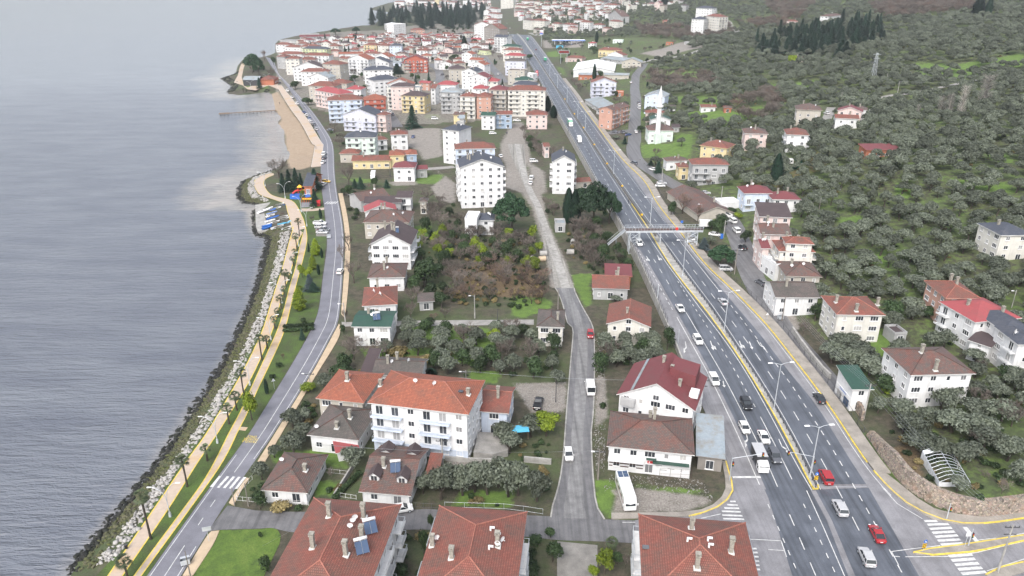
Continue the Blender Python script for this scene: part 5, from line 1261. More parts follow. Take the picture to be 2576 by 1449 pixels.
  for i in range(nfr):
   a=R.uniform(0,2*PI);el=R.uniform(-.75,1.25);L_=1.5;d=Vector((math.cos(a)*math.cos(el),math.sin(a)*math.cos(el),math.sin(el)));q=d*.75;tip=d*L_;tip.z-=.25;s=Vector((-math.sin(a),math.cos(a),0));F.tube([(0,0,0),tuple(q)],.02,3,cap=False)
   for j in range(9):
    t_=(j-4)/4*.95;dd=(d*math.cos(t_)+s*math.sin(t_));e=q+dd*(L_-.7);e.z-=.18+abs(t_)*.15;w_=(s*math.cos(t_)-d*math.sin(t_))*.05;F.poly([tuple(q),tuple(q+dd*.4+w_),tuple(e),tuple(q+dd*.4-w_)])
  cm=F.mesh('fronds',M['palm']);mb=MB();mb.tube([(0,0,-5.3),(.05,0,-3),(0,0,-.1)],[.24,.17,.2],8);tmesh=mb.mesh('trunk',M['bark'])
 elif kind in('bare_tree','red_bare_tree','thicket_tree'):
  t_,b=bare_mb(6.2,1.0 if kind!='thicket_tree' else .8,var+100,5,.13,.5,.22,(3,3));cm=b.mesh('branches',M['redtwig' if kind[0]=='r' else 'twig']);tmesh=t_.mesh('trunk',M['bark'])
 elif kind=='big_bare_tree':t_,b=bare_mb(9.,.85,var+300,5,.28,.5,.25,(3,3));cm=b.mesh('branches',M['twig' if var%2==0 else 'redtwig']);tmesh=t_.mesh('trunk',M['bark'])
 elif kind=='poplar_tree':
  br=MB();rr_=R
  for i in range(230):
   z=1.2+12.5*(i/230);a=rr_.uniform(0,2*PI);L_=rr_.uniform(1.2,2.4)*(1-(z/16)**3*.6);o_=.1;br.tube([(math.cos(a)*o_,math.sin(a)*o_,z),(math.cos(a)*(.55+.2*rr_.random()),math.sin(a)*.7,z+L_*.55),(math.cos(a)*(1.0+.3*rr_.random()),math.sin(a)*1.1,z+L_)],[.035,.028,.012],3,cap=False)
  cm=br.mesh('branches',M['paletwig']);mb=MB();mb.tube([(0,0,-.3),(0,0,14)],[.2,.04],6);tmesh=mb.mesh('trunk',M['paletwig'])
 TK[kind,var]=(cm,tmesh);return TK[kind,var]
BASEH=dict(olive_tree=4.9,evergreen_tree=5.1,citrus_tree=5.1,shrub=1.9,ochre_shrub=1.9,conifer_tree=10.,forest_conifer=10.,blue_spruce=10.,lime_conifer=10.,cypress_tree=10.2,umbrella_pine=9.3,palm_tree=1,bare_tree=7.,red_bare_tree=7.,thicket_tree=7.,big_bare_tree=10.5,poplar_tree=15.5,cedar=10.,garden_olive=4.9)
LOOK=dict(olive_tree='grey green olive tree',garden_olive='olive tree',evergreen_tree='dark leafy tree',citrus_tree='yellow green tree',shrub='low dark green shrub',ochre_shrub='ochre yellow shrub',conifer_tree='dark green fir tree',forest_conifer='tall dark conifer',blue_spruce='blue green spruce',lime_conifer='bright green conifer',cypress_tree='slim dark cypress',umbrella_pine='broad umbrella pine',palm_tree='fan palm',bare_tree='leafless grey tree',red_bare_tree='leafless reddish tree',thicket_tree='leafless bushy tree',big_bare_tree='large leafless tree',poplar_tree='pale leafless poplar',cedar='dark spreading cedar')
CATS=dict(shrub='shrub',ochre_shrub='shrub',palm_tree='palm tree',cypress_tree='cypress',poplar_tree='poplar',umbrella_pine='pine tree',olive_tree='olive tree',garden_olive='olive tree')
GRP=dict(olive_tree='olive trees on the hillside and in the gardens',garden_olive='olive trees in the gardens',evergreen_tree='evergreen garden trees',citrus_tree='yellow green garden trees',shrub='shrubs in the gardens',ochre_shrub='ochre shrubs in the gardens',conifer_tree='fir trees in the park',forest_conifer='conifers of the dark groves',bare_tree='leafless trees in the gardens',red_bare_tree='leafless trees in the gardens',thicket_tree='leafless trees beside the highway',palm_tree='palms along the promenade',poplar_tree='leafless poplars on the hillside',cypress_tree='cypresses',umbrella_pine='umbrella pines',lime_conifer='conifers in the park',big_bare_tree='large leafless trees')
BL_XY=np.array([b['loc'] for b in BLD]);labn={};PLANTS=[]
def whereis(X,Y):
 px,py=proj(X,Y,tz(X,Y));d=np.hypot(BL_XY[:,0]-X,BL_XY[:,1]-Y);k=int(np.argmin(d));b=BLD[k]
 bx,by=proj(b['loc'][0],b['loc'][1],tz(*b['loc']));dx,dy=px-bx,py-by
 rel=('right of' if dx>0 else 'left of') if abs(dx)>abs(dy)*1.4 else('in front of' if dy>0 else 'behind')
 near_='' if d[k]<16 else 'beyond, ' if d[k]<40 else 'far '
 return f"{near_}{rel} the {WALLN[b['wc']]} {'house' if b['n'] < 4 else 'block'} with {RS_[b['rc']]} roof"
def plant(kind,X,Y,h=None,rz=None,sxy=None,var=None,label=None,z=None):
 R=rnd;z=tz(X,Y) if z is None else z;nv={'olive_tree':5,'forest_conifer':3,'bare_tree':5,'umbrella_pine':2,'palm_tree':3,'thicket_tree':3,'garden_olive':4}.get(kind,2)
 var=R.randrange(nv) if var is None else var;cm,tm=proto(kind,var);h=h or BASEH[kind]*R.uniform(.8,1.15)
 nm={'garden_olive':'olive_tree','red_bare_tree':'bare_tree','thicket_tree':'bare_tree','forest_conifer':'conifer_tree','lime_conifer':'conifer_tree','big_bare_tree':'bare_tree','ochre_shrub':'shrub'}.get(kind,kind)
 root=empty(nm,(X,Y,z),R.uniform(0,6.28) if rz is None else rz)
 if kind=='palm_tree':
  s=.92 if h>4 else .75;c=link('crown',cm,root,(0,0,h-s*.8));c.scale=(s*1.1,)*3;t_=link('trunk',tm,root,(0,0,h-s*.8));t_.scale=(1,1,(h-s*.8)/5)
 else:
  s=h/BASEH[kind];root.scale=((sxy or s),(sxy or s),s);c=link('crown' if 'shrub' not in kind else 'foliage',cm,root);link('trunk' if 'shrub' not in kind else 'stem',tm,root)
 if label is None:
  size='small ' if h<BASEH[kind]*.88 and kind!='palm_tree' else 'tall ' if h>BASEH[kind]*1.08 and kind not in('palm_tree','forest_conifer') else ''
  label=f"{size}{LOOK[kind]} {whereis(X, Y)}"
 tag(root,label,CATS.get(kind,'tree'),GRP.get(kind));PLANTS.append((kind,X,Y,root));return root
def pl(tile,kind,x,y,ytop,Rpx=None,label=None,var=None):
 """base point and crown top in picture units"""
 p=T(tile,x,y);X,Y,Z=gp(*p);d=math.hypot(X,Y);yt=T(tile,x,ytop)[1]
 # height whose top projects to yt
 lo,hi=.3,40
 for _ in range(30):
  m_=(lo+hi)/2
  if proj(X,Y,Z+m_)[1]>yt:lo=m_
  else:hi=m_
 s=None
 if Rpx:Zc=Y*ct-(Z-HC)*st;rad=Rpx/4*Zc/FPX;br={'umbrella_pine':5.4,'evergreen_tree':1.95,'citrus_tree':1.95,'conifer_tree':2.3,'lime_conifer':2.3,'blue_spruce':2.3,'cypress_tree':1.05,'shrub':1.4,'ochre_shrub':1.4,'big_bare_tree':6.,'bare_tree':4,'red_bare_tree':4,'poplar_tree':1.2,'cedar':2.4,'garden_olive':2.25,'olive_tree':2.25}[kind];s=rad/br
 occ_poly([(X-1,Y-1),(X+1,Y-1),(X+1,Y+1),(X-1,Y+1)],1.5)
 return plant(kind,X,Y,lo,None,s,var,label)
SP='''J umbrella_pine 870 880 490 190|huge round umbrella pine beside the dirt road, right of the villa
J umbrella_pine 1700 830 385 190|tallest umbrella pine, in the middle of the dark clump by the highway
J umbrella_pine 1850 800 470 120|umbrella pine at the highway side of the dark clump
J umbrella_pine 1560 800 430 130|umbrella pine at the left of the dark clump by the highway
J cypress_tree 1440 800 440 60|dark columnar cypress at the left edge of the pine clump
J cypress_tree 1505 815 460 60|second dark cypress in front of the pine clump
K umbrella_pine 1210 1240 1015 142|round bright topped pine beside the side street
K evergreen_tree 1185 915 710 80|dark tree by the right end of the footbridge
K evergreen_tree 1120 870 770 50|low dark tree under the right end of the footbridge
K evergreen_tree 1460 990 860 55|dark tree in front of the pink house
K blue_spruce 1040 1060 940 60|blue grey spruce beside the right footbridge tower
K garden_olive 1110 1010 920 50|small olive tree right of the blue spruce
K cypress_tree 1765 410 95 62|very tall dark cypress on the slope left of the caravan
K conifer_tree 585 290 170 45|dark fir beside the white parked car at the bend
K conifer_tree 510 215 155 30|small dark fir left of the white parked car
K big_bare_tree 830 700 450 160|wide leafless reddish tree over the long restaurant roof|1
K big_bare_tree 985 780 580 90|leafless tree at the lower end of the restaurant|1
K evergreen_tree 715 720 570 50|dark tree at the left wall of the restaurant
K garden_olive 910 470 360 60|round olive tree in front of the grey balcony house
K bare_tree 1090 420 330 60|bare tree before the grey balcony house
K evergreen_tree 1330 700 640 60|dark bush beside the white car port
K citrus_tree 1390 755 690 50|bright green bush right of the white car port
I big_bare_tree 800 340 90 170|great leafless plane tree on the rounded promontory|0
I conifer_tree 840 480 290 55|dark fir at the left of the kindergarten garden
I conifer_tree 905 475 255 60|dark fir, second from the left before the blue roofed hall
I conifer_tree 975 470 240 60|tallest dark fir before the blue roofed hall
I conifer_tree 1020 440 290 40|dark fir touching the blue roofed hall
I conifer_tree 1162 455 245 72|dark broad fir beside the yellow taxi
I conifer_tree 1160 620 450 50|fir tree between playground and coast road
I lime_conifer 1035 555 460 30|small yellow green conifer at the playground
I cypress_tree 1215 750 650 18|little cypress in the lawn above the parked cars
I lime_conifer 1168 1120 950 52|cone shaped green conifer below the parked cars
I conifer_tree 1098 1085 1000 18|small dark conifer left of the green cone shaped one
I cypress_tree 1228 1150 1045 16|narrow cypress beside the coast road lawn edge
I lime_conifer 1140 1260 1115 42|green conifer, third below the parked cars
I cypress_tree 1197 1320 1210 16|narrow cypress right of the lime bushes
I citrus_tree 1030 1345 1215 42|round lime green bush between path and lawn
I citrus_tree 1095 1370 1240 45|round lime green bush right of its twin
I blue_spruce 1110 1470 1310 60|blue spruce in the coast lawn
I citrus_tree 1005 1470 1420 30|small lime bush by the cycle path
I bare_tree 1130 790 700 40|bare little tree left of the parked cars
I big_bare_tree 1500 420 150 110|big bare tree beside the coast road in front of the low restaurant|0
I conifer_tree 1620 450 330 45|dark fir in front of the low restaurant
I conifer_tree 1560 440 350 35|smaller dark fir left of the restaurant fir
I red_bare_tree 1700 450 380 20|dark red bush beside the restaurant fir
I evergreen_tree 1765 440 340 38|green tree before the house with outside stair
I conifer_tree 1880 440 360 36|little fir left of the house with outside stair
I evergreen_tree 1455 520 440 40|dark shrub tree at the coast pavement
I big_bare_tree 1500 1075 850 90|many stemmed bare tree beside the coast road|0
I big_bare_tree 1550 1400 1100 140|wide bare tree beside the large gable house|0
I big_bare_tree 1440 1180 960 80|leaning bare tree over the coast road|0
I evergreen_tree 2260 1449 1180 130|broad dark pine behind the weathered hip roof
I cypress_tree 2335 980 870 26|narrow dark cypress in the village gardens
I big_bare_tree 2290 590 430 110|dark leafless tree at the rubble field|0
F lime_conifer 445 222 -10 68|large green conifer in the coast lawn
F conifer_tree 580 30 -60 60|dark fir above the large green conifer
F conifer_tree 468 520 405 30|small dark conifer in the wide lawn
F shrub 495 440 380 30|shrub beside the small dark conifer
F red_bare_tree 277 735 625 26|reddish conifer like bush in the lawn
F shrub 238 800 735 40|round grey shrub in the coast lawn
F shrub 484 355 290 34|round blue grey shrub near the large conifer
F shrub 172 915 855 38|olive coloured shrub near the cycle path
F cypress_tree 112 1068 915 22|slim cypress in the coast lawn
F evergreen_tree 880 465 370 30|dark round bush at the garden lane entrance
F citrus_tree 530 1048 950 90|bright green flat topped tree over the coast pavement
F evergreen_tree 870 930 785 125|dark broad tree above the beige house
F evergreen_tree 1755 410 305 60|dark round tree beside the garden lane
F citrus_tree 2385 535 415 65|yellow green tree in the olive garden
F garden_olive 370 1400 1210 110|large grey olive tree beside the coast road
F evergreen_tree 1420 900 800 60|green tree before the mossy gable roof
F cypress_tree 1755 880 810 60|dark bush right of the mossy gable roof
F ochre_shrub 1420 690 590 120|wide ochre bush behind the mossy gable roof
F ochre_shrub 1700 770 680 60|ochre bush right of the wide one
F red_bare_tree 1790 320 235 70|pinkish bush beside the garden lane
F bare_tree 1560 300 90 110|dark bare tree beside the block shed
F bare_tree 1900 300 180 80|grey bare tree right of the block shed
F bare_tree 905 340 180 50|small bare tree by the coast pavement
F garden_olive 700 1000 860 80|olive tree behind the red hip roof
E citrus_tree 2535 1330 1060 78|big round yellow green tree between path and coast road
G citrus_tree 345 1490 1235 130|large yellow green round tree in the yard by the street
G garden_olive 190 1500 1270 120|grey olive tree left of the yellow green tree
G garden_olive 450 960 820 80|olive tree beside the village street
G garden_olive 1130 620 430 80|olive tree before the cream gable house
G big_bare_tree 940 800 470 110|bare tree between the village street and the gable house|0
G evergreen_tree 1560 620 390 60|dark bushy tree by the highway wall
G garden_olive 1040 140 75 60|olive tree below the rusty roofed house
G evergreen_tree 1930 1430 1320 50|green bush on the highway pavement
G evergreen_tree 100 500 370 70|green tree behind the cream house by the street
C evergreen_tree 390 1060 960 60|dark small tree at the corner of the crossing
C evergreen_tree 410 1300 1120 90|dark laurel tree in the front garden
C evergreen_tree 200 1500 1300 110|green tree between the two middle red roofs
C evergreen_tree 250 1120 1050 70|dark hedge tree right of the middle red roof
C palm_tree 1000 1200 1080|low palm in the corner garden
C citrus_tree 930 1430 1170 95|yellowish tree in the corner garden
C citrus_tree 820 1460 1350 60|small yellowish tree beside the street corner
C bare_tree 1140 1370 1180 70|bare tree left of the right red roof
C evergreen_tree 1060 1330 1200 70|dark tree behind the palm
B garden_olive 60 480 300 85|olive tree left of the white bungalow
B garden_olive 380 200 0 110|big olive tree beside the coast pavement
B garden_olive 190 260 130 70|smaller olive tree under the big one
B garden_olive 980 360 140 110|olive tree left of the house with dormers
B evergreen_tree 1590 250 160 80|green bush before the cream apartment block
B garden_olive 1680 620 440 90|olive tree at the right of the dormer house
B garden_olive 1860 680 350 150|large olive tree above the garden gate
B garden_olive 2080 640 340 130|large olive tree in the middle of the row
B garden_olive 2330 630 290 130|large olive tree, third in the row
B garden_olive 2540 650 280 140|large olive tree nearest the village street
B garden_olive 1770 560 400 110|olive tree behind the garden gate olives
B garden_olive 1960 560 350 140|olive tree in the back of the long row
B garden_olive 2200 600 300 150|big olive tree between the middle and third of the row
B garden_olive 2440 560 270 150|olive tree in the back right of the row
C garden_olive 60 640 300 150|olive tree at the end of the row by the street
C garden_olive 250 700 380 120|olive tree standing right at the village street wall
B shrub 480 330 240 60|round grey shrub in the bungalow garden
B evergreen_tree 40 780 600 70|dark hedge bush before the bungalow
B ochre_shrub 250 790 690 110|brown flowering hedge before the bungalow
B shrub 440 790 730 60|green hedge bush before the bungalow
B bare_tree 760 480 330 60|small leafless tree in the bungalow yard
B evergreen_tree 1500 1290 1230 30|dark shrub beside the brick path
B evergreen_tree 1440 1500 1340 100|dark bushes between the red roofed blocks
B evergreen_tree 1690 1230 990 60|green tree in the gap between the red roofed blocks
B evergreen_tree 1770 980 830 40|dark shrub at the corner of the middle red roof
B evergreen_tree 110 1400 1250 60|dark bush in the green lot
B shrub 40 1060 1000 30|bush at the edge of the green lot
M cedar 2140 1290 1060 78|big dark cedar in the town
M umbrella_pine 540 720 535 95|dark broad pine on the harbour promontory
M umbrella_pine 600 760 600 60|second dark pine on the harbour promontory
M bare_tree 530 740 630 55|reddish bare tree under the promontory pines
M conifer_tree 600 890 780 32|dark conifer before the tea house
M big_bare_tree 650 610 475 48|lone bare tree at the water by the town|1
M big_bare_tree 725 820 640 60|bare tree beside the tea house|0
M evergreen_tree 960 900 815 48|dark shrubs at the coast road
M evergreen_tree 740 650 570 26|dark tree at the town corner
M umbrella_pine 1365 348 282 52|flat topped pine at the water of the old quarter
M umbrella_pine 1575 340 268 44|second flat topped pine at the water
M conifer_tree 1995 420 370 34|dark round tree among the old red roofs
M big_bare_tree 1350 1330 1180 80|bare tree beside the modern lilac house|0
M conifer_tree 1985 740 640 70|dark trees right of the slate roofed blocks
M evergreen_tree 1560 810 750 45|dark tree beside the town street
M evergreen_tree 1090 1060 980 60|dark tree beside the parked coast cars
N evergreen_tree 790 620 545 60|dark hedge trees behind the slate roofed block
N cypress_tree 1735 1130 965 38|dark cypress beside the highway block
N cypress_tree 1795 1190 1060 38|second dark cypress beside the highway block
N cypress_tree 2205 830 640 22|tall black cypress before the white warehouse
N evergreen_tree 2265 790 710 32|dark tree right of the tall black cypress
N cypress_tree 2230 430 310 18|black cypress at the edge of the far field
N cypress_tree 900 500 360 28|tall dark tree beside the town street bend
N evergreen_tree 995 470 390 35|round dark tree at the crossroad in town
N evergreen_tree 2205 540 460 50|dark round tree beside the filling station
N big_bare_tree 1600 1430 1270 110|bare tree above the dirt road|0
N big_bare_tree 2540 780 640 60|large bare tree at the street of the warehouses|0
N cypress_tree 1205 650 590 12|small cypress in the terraced garden
N evergreen_tree 930 1340 1290 25|dark bush before the blue house
N evergreen_tree 1560 600 545 35|dark trees beside the highway in town
O cypress_tree 728 880 820 12|small cypress at the lane of the meadow
O cypress_tree 945 905 820 22|dark cypress in the meadow orchard
O cypress_tree 840 860 780 14|slim cypress in the meadow orchard
O citrus_tree 2170 690 540 45|bright green conifer like tree before the grove house
O evergreen_tree 1240 925 850 40|dark tree at the meadow edge
O evergreen_tree 665 1330 1265 40|round dark tree by the side street
O garden_olive 410 1400 1360 40|bush in the triangular green
O conifer_tree 500 1449 1370 28|dark bushes at the side street
O cypress_tree 490 250 160 14|cypress beside the white far house
O evergreen_tree 320 250 180 16|dark tree among the far houses
O cypress_tree 900 60 -30 40|dark cypress pair at the top edge
O cypress_tree 820 45 -30 26|dark cypress left of its taller neighbour
P poplar_tree 1490 1210 1040 24|thin pale poplar, leftmost on the hillside
P poplar_tree 1725 1175 950 45|pale poplar, second in the hillside row
P poplar_tree 1800 1195 920 42|pale poplar, third in the hillside row
P poplar_tree 1925 1195 830 48|pale poplar, fourth in the hillside row
P poplar_tree 2150 1105 720 72|tallest pale poplar at the right of the row
P cypress_tree 2100 170 -40 58|dark cypress at the top right, left of a pair
P cypress_tree 2205 165 -20 40|dark cypress at the top right, right of a pair
P conifer_tree 740 250 90 42|tall conifer above the grove
P conifer_tree 880 240 100 36|tall conifer at the back of the grove
P conifer_tree 1120 260 130 30|lone conifer right of the grove
L evergreen_tree 1240 290 190 40|dark tree above the hillside path
H evergreen_tree 1250 330 130 110|dark tree between the cream and the salmon house
H evergreen_tree 1600 290 180 70|dark tree under the salmon house
H garden_olive 800 520 400 130|big silver olive tree before the cream house
H garden_olive 900 720 540 160|large olive clump before the big white house
H garden_olive 640 760 540 150|broad dark olive tree by the lane wall
H garden_olive 1020 880 680 150|olive tree left of the big white house
H garden_olive 1800 1150 950 130|grey olive tree at the right wall of the white house
H garden_olive 2050 1120 930 130|olive tree right of the big white house
H evergreen_tree 2380 950 790 110|dark tree below the slate roofed villas
H evergreen_tree 1150 1060 880 100|dark tree behind the small shop
H citrus_tree 1180 1070 1000 50|bright green bush right of the small shop
H garden_olive 1330 1300 1110 130|olive tree in front of the big white house
H garden_olive 1100 1260 1090 80|olive bush beside the utility pole
H garden_olive 1850 1449 1240 200|wide olive clump below the white house
H garden_olive 2350 1340 1130 150|olive tree at the right edge
H bare_tree 2120 850 680 80|bare tree at the corner of the big white house
H bare_tree 350 470 280 100|dark bare bush beside the lane
H evergreen_tree 470 330 160 80|dark bush left of the cream house
D garden_olive 1400 1800 1700 10|small olive bush
D garden_olive 1530 200 0 170|dense olive tree at the upper edge above the greenhouse
D garden_olive 2400 290 50 150|olive clump right of the greenhouse
D garden_olive 2500 200 60 100|olive tree at the far right edge
D garden_olive 1900 600 440 90|olive tree before the ruined greenhouse
D bare_tree 2180 460 380 80|bare little tree behind the greenhouse
D bare_tree 2350 620 430 90|bare tree right of the ruined greenhouse
D shrub 2120 700 610 60|grey shrub above the stone wall'''
for ln in SP.split('\n'):
 q=ln.split('|');f=q[0].split();v=int(q[2]) if len(q)>2 else None
 if float(f[3])>1700:continue
 pl(f[0],f[1],float(f[2]),float(f[3]),float(f[4]),float(f[5]) if len(f)>5 else None,q[1],v)
for i,(tl,x,y,yt) in enumerate([('A',1290,1475,1260),('A',1520,1080,610),('A',1885,550,255),('A',2088,290,140),('E',2457,1080,825),('E',2385,1232,1060),('E',2306,1370,1180),('F',62,725,480),('F',116,612,490),('F',192,412,290),('F',226,295,210),('F',256,208,78),('F',287,90,-10),('I',866,1440,1270),('I',893,1385,1300),('I',976,1072,905),('I',1002,930,760),('I',941,1225,1135),('I',957,1125,1062),('I',1125,655,610),('P',520,1200,1140),('M',440,925,890),('M',470,925,900)]):
 lb=['cut off fan palm at the bottom edge of the promenade','tallest fan palm, leaning over the promenade near the double street lamp','fan palm with shaggy trunk, second tall one from the bottom edge','short fan palm between promenade and cycle path, above the shaggy one','slender fan palm touching the curved lamp on the narrow grass strip','short bushy fan palm left of the round yellow green tree','fan palm below the short bushy one on the grass strip','tall slender fan palm beside a shorter twin, mid promenade','shorter twin of the tall mid promenade palm','small fan palm under the curved lamp by the bollard line','smallest fan palm on the middle promenade','fan palm next to a white lamp post on the grass strip','fan palm in the upper grass strip, left of the large green conifer','tall fan palm left of the lime bushes','little fan palm just right of the tall one by the lime bushes','fan palm below the boats, lower one of two','highest fan palm, just below the beached boats','small fan palm beside a curved lamp below the boats','tiny fan palm between the two lower boats palms','tiny palm at the crossing path of the playground','palm beside the steep parking lane','small palm on the harbour quay, left one','small palm on the harbour quay, right one'][i]
 pl(tl,'palm_tree',x,y,yt,None,lb)
# ---- scattered planting
def scatter(poly,sp,kinds,cap=999,jit=.42,thin=None,hs=(.8,1.2),avoid=True):
 p_=wpoly(poly) if isinstance(poly,str) else poly;x0,y0=p_.min(0);x1,y1=p_.max(0);out=[]
 xs=np.arange(x0,x1,sp);ys=np.arange(y0,y1,sp)
 if len(xs)*len(ys)==0:return out
 gx,gy=np.meshgrid(xs,ys);g=np.random.default_rng(int(abs(x0*3+y0))%9999);gx=gx+g.uniform(-jit,jit,gx.shape)*sp;gy=gy+g.uniform(-jit,jit,gy.shape)*sp
 ok=inside(gx,gy,p_)
 for X,Y in zip(gx[ok],gy[ok]):
  if avoid and occupied(X,Y):continue
  if thin and thin(X,Y):continue
  px,py=proj(X,Y,tz(X,Y)+3)
  if not(-40<px<2620 and-30<py<1500):continue
  out.append((X,Y))
 rnd.shuffle(out);return out[:cap]
def sow(poly,sp,kinds,cap=999,**k):
 ks,ws=zip(*kinds)
 for X,Y in scatter(poly,sp,kinds,cap,**k):plant(rnd.choices(ks,ws)[0],X,Y)
sow('F1430,420 2230,420 2576,420 G200,430 480,620 500,900 300,940 F2300,900 1800,860 1700,700 1450,640 960,620 1000,560 1440,560',4.7,[('garden_olive',5),('bare_tree',3),('evergreen_tree',1)],105)
sow('J560,900 900,940 1200,1000 1240,1200 1100,1320 600,1260 130,1150 120,960',5.2,[('citrus_tree',2),('bare_tree',3),('evergreen_tree',3),('garden_olive',1)],95)
sow('J350,1230 1180,1280 1230,1449 G350,0 300,200 100,220 F2100,220 1900,100 1850,0 J300,1449',5.5,[('red_bare_tree',4),('bare_tree',4),('ochre_shrub',2)],55)
sow('G1040,520 1250,480 1600,540 1750,700 1800,830 1600,850 1040,820 880,860 860,620',3.7,[('garden_olive',7),('bare_tree',1),('evergreen_tree',1)],70)
sow('F700,820 940,600 1440,680 1200,760 1000,820 980,900 740,900',4.5,[('bare_tree',3),('garden_olive',2),('evergreen_tree',1)],30)
sow('J1420,880 1850,800 1960,1000 2060,1300 2100,1449 1760,1449 1720,1300 1420,1100',4.6,[('thicket_tree',4),('evergreen_tree',3),('bare_tree',1)],70)
sow('J1180,640 1400,560 1420,740 1300,860 1220,820',5,[('bare_tree',2),('shrub',3)],14)
sow('J0,620 300,620 380,900 150,960 0,960',5,[('bare_tree',3),('evergreen_tree',2),('shrub',2)],26)
sow('J0,920 560,940 560,1240 200,1200 0,1200 I2140,1160 2140,1000',4.8,[('evergreen_tree',4),('bare_tree',2),('citrus_tree',2)],60)
sow('J880,0 1200,0 1200,120 1060,160',6,[('bare_tree',2),('evergreen_tree',1)],8)
sow('I1440,430 1600,520 1580,760 1480,800 1430,560',4.5,[('shrub',3),('evergreen_tree',2),('bare_tree',1)],20)
sow('F100,980 360,1180 640,1200 640,1449 B100,300 0,330 F560,1260',5,[('garden_olive',2),('shrub',1)],8)
sow('T' if 0 else 'B1900,600 2576,560 C350,480 370,700 B2000,740',5.2,[('garden_olive',4),('evergreen_tree',1)],12)
sow('F2240,1280 2576,1240 G200,1180 200,1300 100,1449 C0,250 B2420,260',6,[('garden_olive',2),('bare_tree',1)],8)
sow('N1480,1290 1640,1449 J1380,160 1160,140 1060,60 1000,0 N1420,1449',6,[('bare_tree',2),('evergreen_tree',1)],10)
sow('N1770,800 1850,780 2100,880 2100,940 1950,920',6,[('thicket_tree',3),('evergreen_tree',1)],18)
sow('M1000,1300 1420,1300 1430,1449 I1900,100 1370,90',6,[('bare_tree',1),('shrub',1)],8)
sow('M780,1000 1250,1250 1500,1000 2500,1050 N1700,1120 1500,700 1250,480 0,350 M1000,440',13,[('evergreen_tree',3),('bare_tree',3),('conifer_tree',1)],130)
sow('N560,300 1180,300 1180,720 900,700 560,640',9,[('evergreen_tree',3),('bare_tree',3)],40)
sow('J0,1210 350,1240 360,1449 F2100,230 1880,330 1460,330 1450,0 J0,1449',6,[('evergreen_tree',3),('bare_tree',2),('garden_olive',0.01)],34)
sow('N520,300 1250,300 1250,450 900,460 560,640 0,640 0,480',9,[('evergreen_tree',3),('bare_tree',1)],45)
sow('H1000,450 1700,560 1750,900 1250,700',9,[('evergreen_tree',1),('bare_tree',1),('garden_olive',2)],10)
sow('H1900,1000 2576,1000 2576,1449 D2576,700 2000,560 1700,300 1300,150 1100,0 H1300,1449',8.5,[('garden_olive',5),('bare_tree',2),('shrub',2)],52)
sow('H480,560 700,560 1100,860 1050,1000 800,860',5,[('garden_olive',4),('evergreen_tree',1)],16)
sow('M1500,740 1750,1180 M1380,1240 1150,1000',14,[('bare_tree',1),('evergreen_tree',1)],14)
# conifer groves
G1=scatter('N-60,190 120,150 420,110 700,110 1000,100 1110,120 1090,190 980,300 500,310 330,290 20,330 -40,310',15,None,118,avoid=True)
for X,Y in G1:plant('forest_conifer',X,Y,rnd.uniform(17,25),sxy=rnd.uniform(2.6,3.5))
G2=scatter('O1690,620 1900,580 2100,560 2200,600 2400,560 2576,560 P700,600 860,520 1150,430 1180,300 850,260 400,340 150,360 0,400 O2100,480 1800,470',9,None,130,avoid=True)
for X,Y in G2:plant('forest_conifer',X,Y,rnd.uniform(9,19),sxy=rnd.uniform(1.5,2.4))
for X,Y in scatter('M1400,500 1560,400 1620,370 1560,420 1450,510',11,None,22):plant('conifer_tree',X,Y,rnd.uniform(8,11),sxy=1.1)
# olives of the hillside: the nearest as trees of their own, the rest one grove
clear=[wpoly(s) for s in ZONES['meadow']]
brownz=[wpoly(s) for s in('O1450,330 1700,260 2100,300 P300,200 500,0 0,0 O1900,0 2000,200 1500,240','P1000,60 2050,0 2050,120 1500,190 1100,200','O650,740 1350,760 1400,900 900,930 660,900','O600,260 1150,300 1600,330 1500,380 700,420','O1650,1000 1950,940 2050,1100 1900,1240 1500,1250')]
def in_any(X,Y,L_):return any(bool(inside(np.array([X]),np.array([Y]),p_)[0]) for p_ in L_)
hill=np.array([[60,120],[95,120],[1500,900],[2200,1500],[1200,2300],[60,2300],[25,900],[20,620],[30,380],[60,250]])
cand=[]
g=np.random.default_rng(5)
for(y0,y1,sp) in((100,330,6.3),(330,560,6.6),(560,900,7.4),(900,1500,9.5),(1500,2300,16)):
 xs=np.arange(10,min(1700,y1*.85),sp);ys=np.arange(y0,y1,sp);gx,gy=np.meshgrid(xs,ys);gx=gx+g.uniform(-.42,.42,gx.shape)*sp;gy=gy+g.uniform(-.42,.42,gy.shape)*sp
 ok=inside(gx,gy,hill)&(gx>XR(gy)+12);gx=gx[ok];gy=gy[ok];z=terr(gx,gy);u=[proj(a,b,c+3) for a,b,c in zip(gx,gy,z)]
 m1=np.zeros(len(gx),bool);m2=np.zeros(len(gx),bool)
 for p_ in clear:m1|=inside(gx,gy,p_)
 for p_ in brownz:m2|=inside(gx,gy,p_)
 for X,Y,Z,(px,py),a,b in zip(gx,gy,z,u,m1,m2):
  if-60<px<3000 and-60<py<1560 and not occupied(X,Y) and not((a and g.random()<.80) or g.random()<.07):cand.append((X,Y,Z,b))
HX=[p for p in cand]
street_z=wpoly('O560,640 720,640 720,1449 540,1449 0,600 0,400 600,400');mid=wpoly('O0,400 1000,400 1250,560 760,600 700,1400 1100,1449 1100,1340 K900,0 1000,200 600,330 2000,560 1800,900 1500,1449 H300,700 300,900 0,900 O-200,600')
HX=[p for p in HX if not in_any(p[0],p[1],[mid])]
sow(mid,13,[('evergreen_tree',2),('bare_tree',2),('garden_olive',2)],60,thin=lambda X,Y:X<XR(Y)+9)
trees=sorted([p for p in HX if not p[3]],key=lambda p:p[0]**2+p[1]**2)
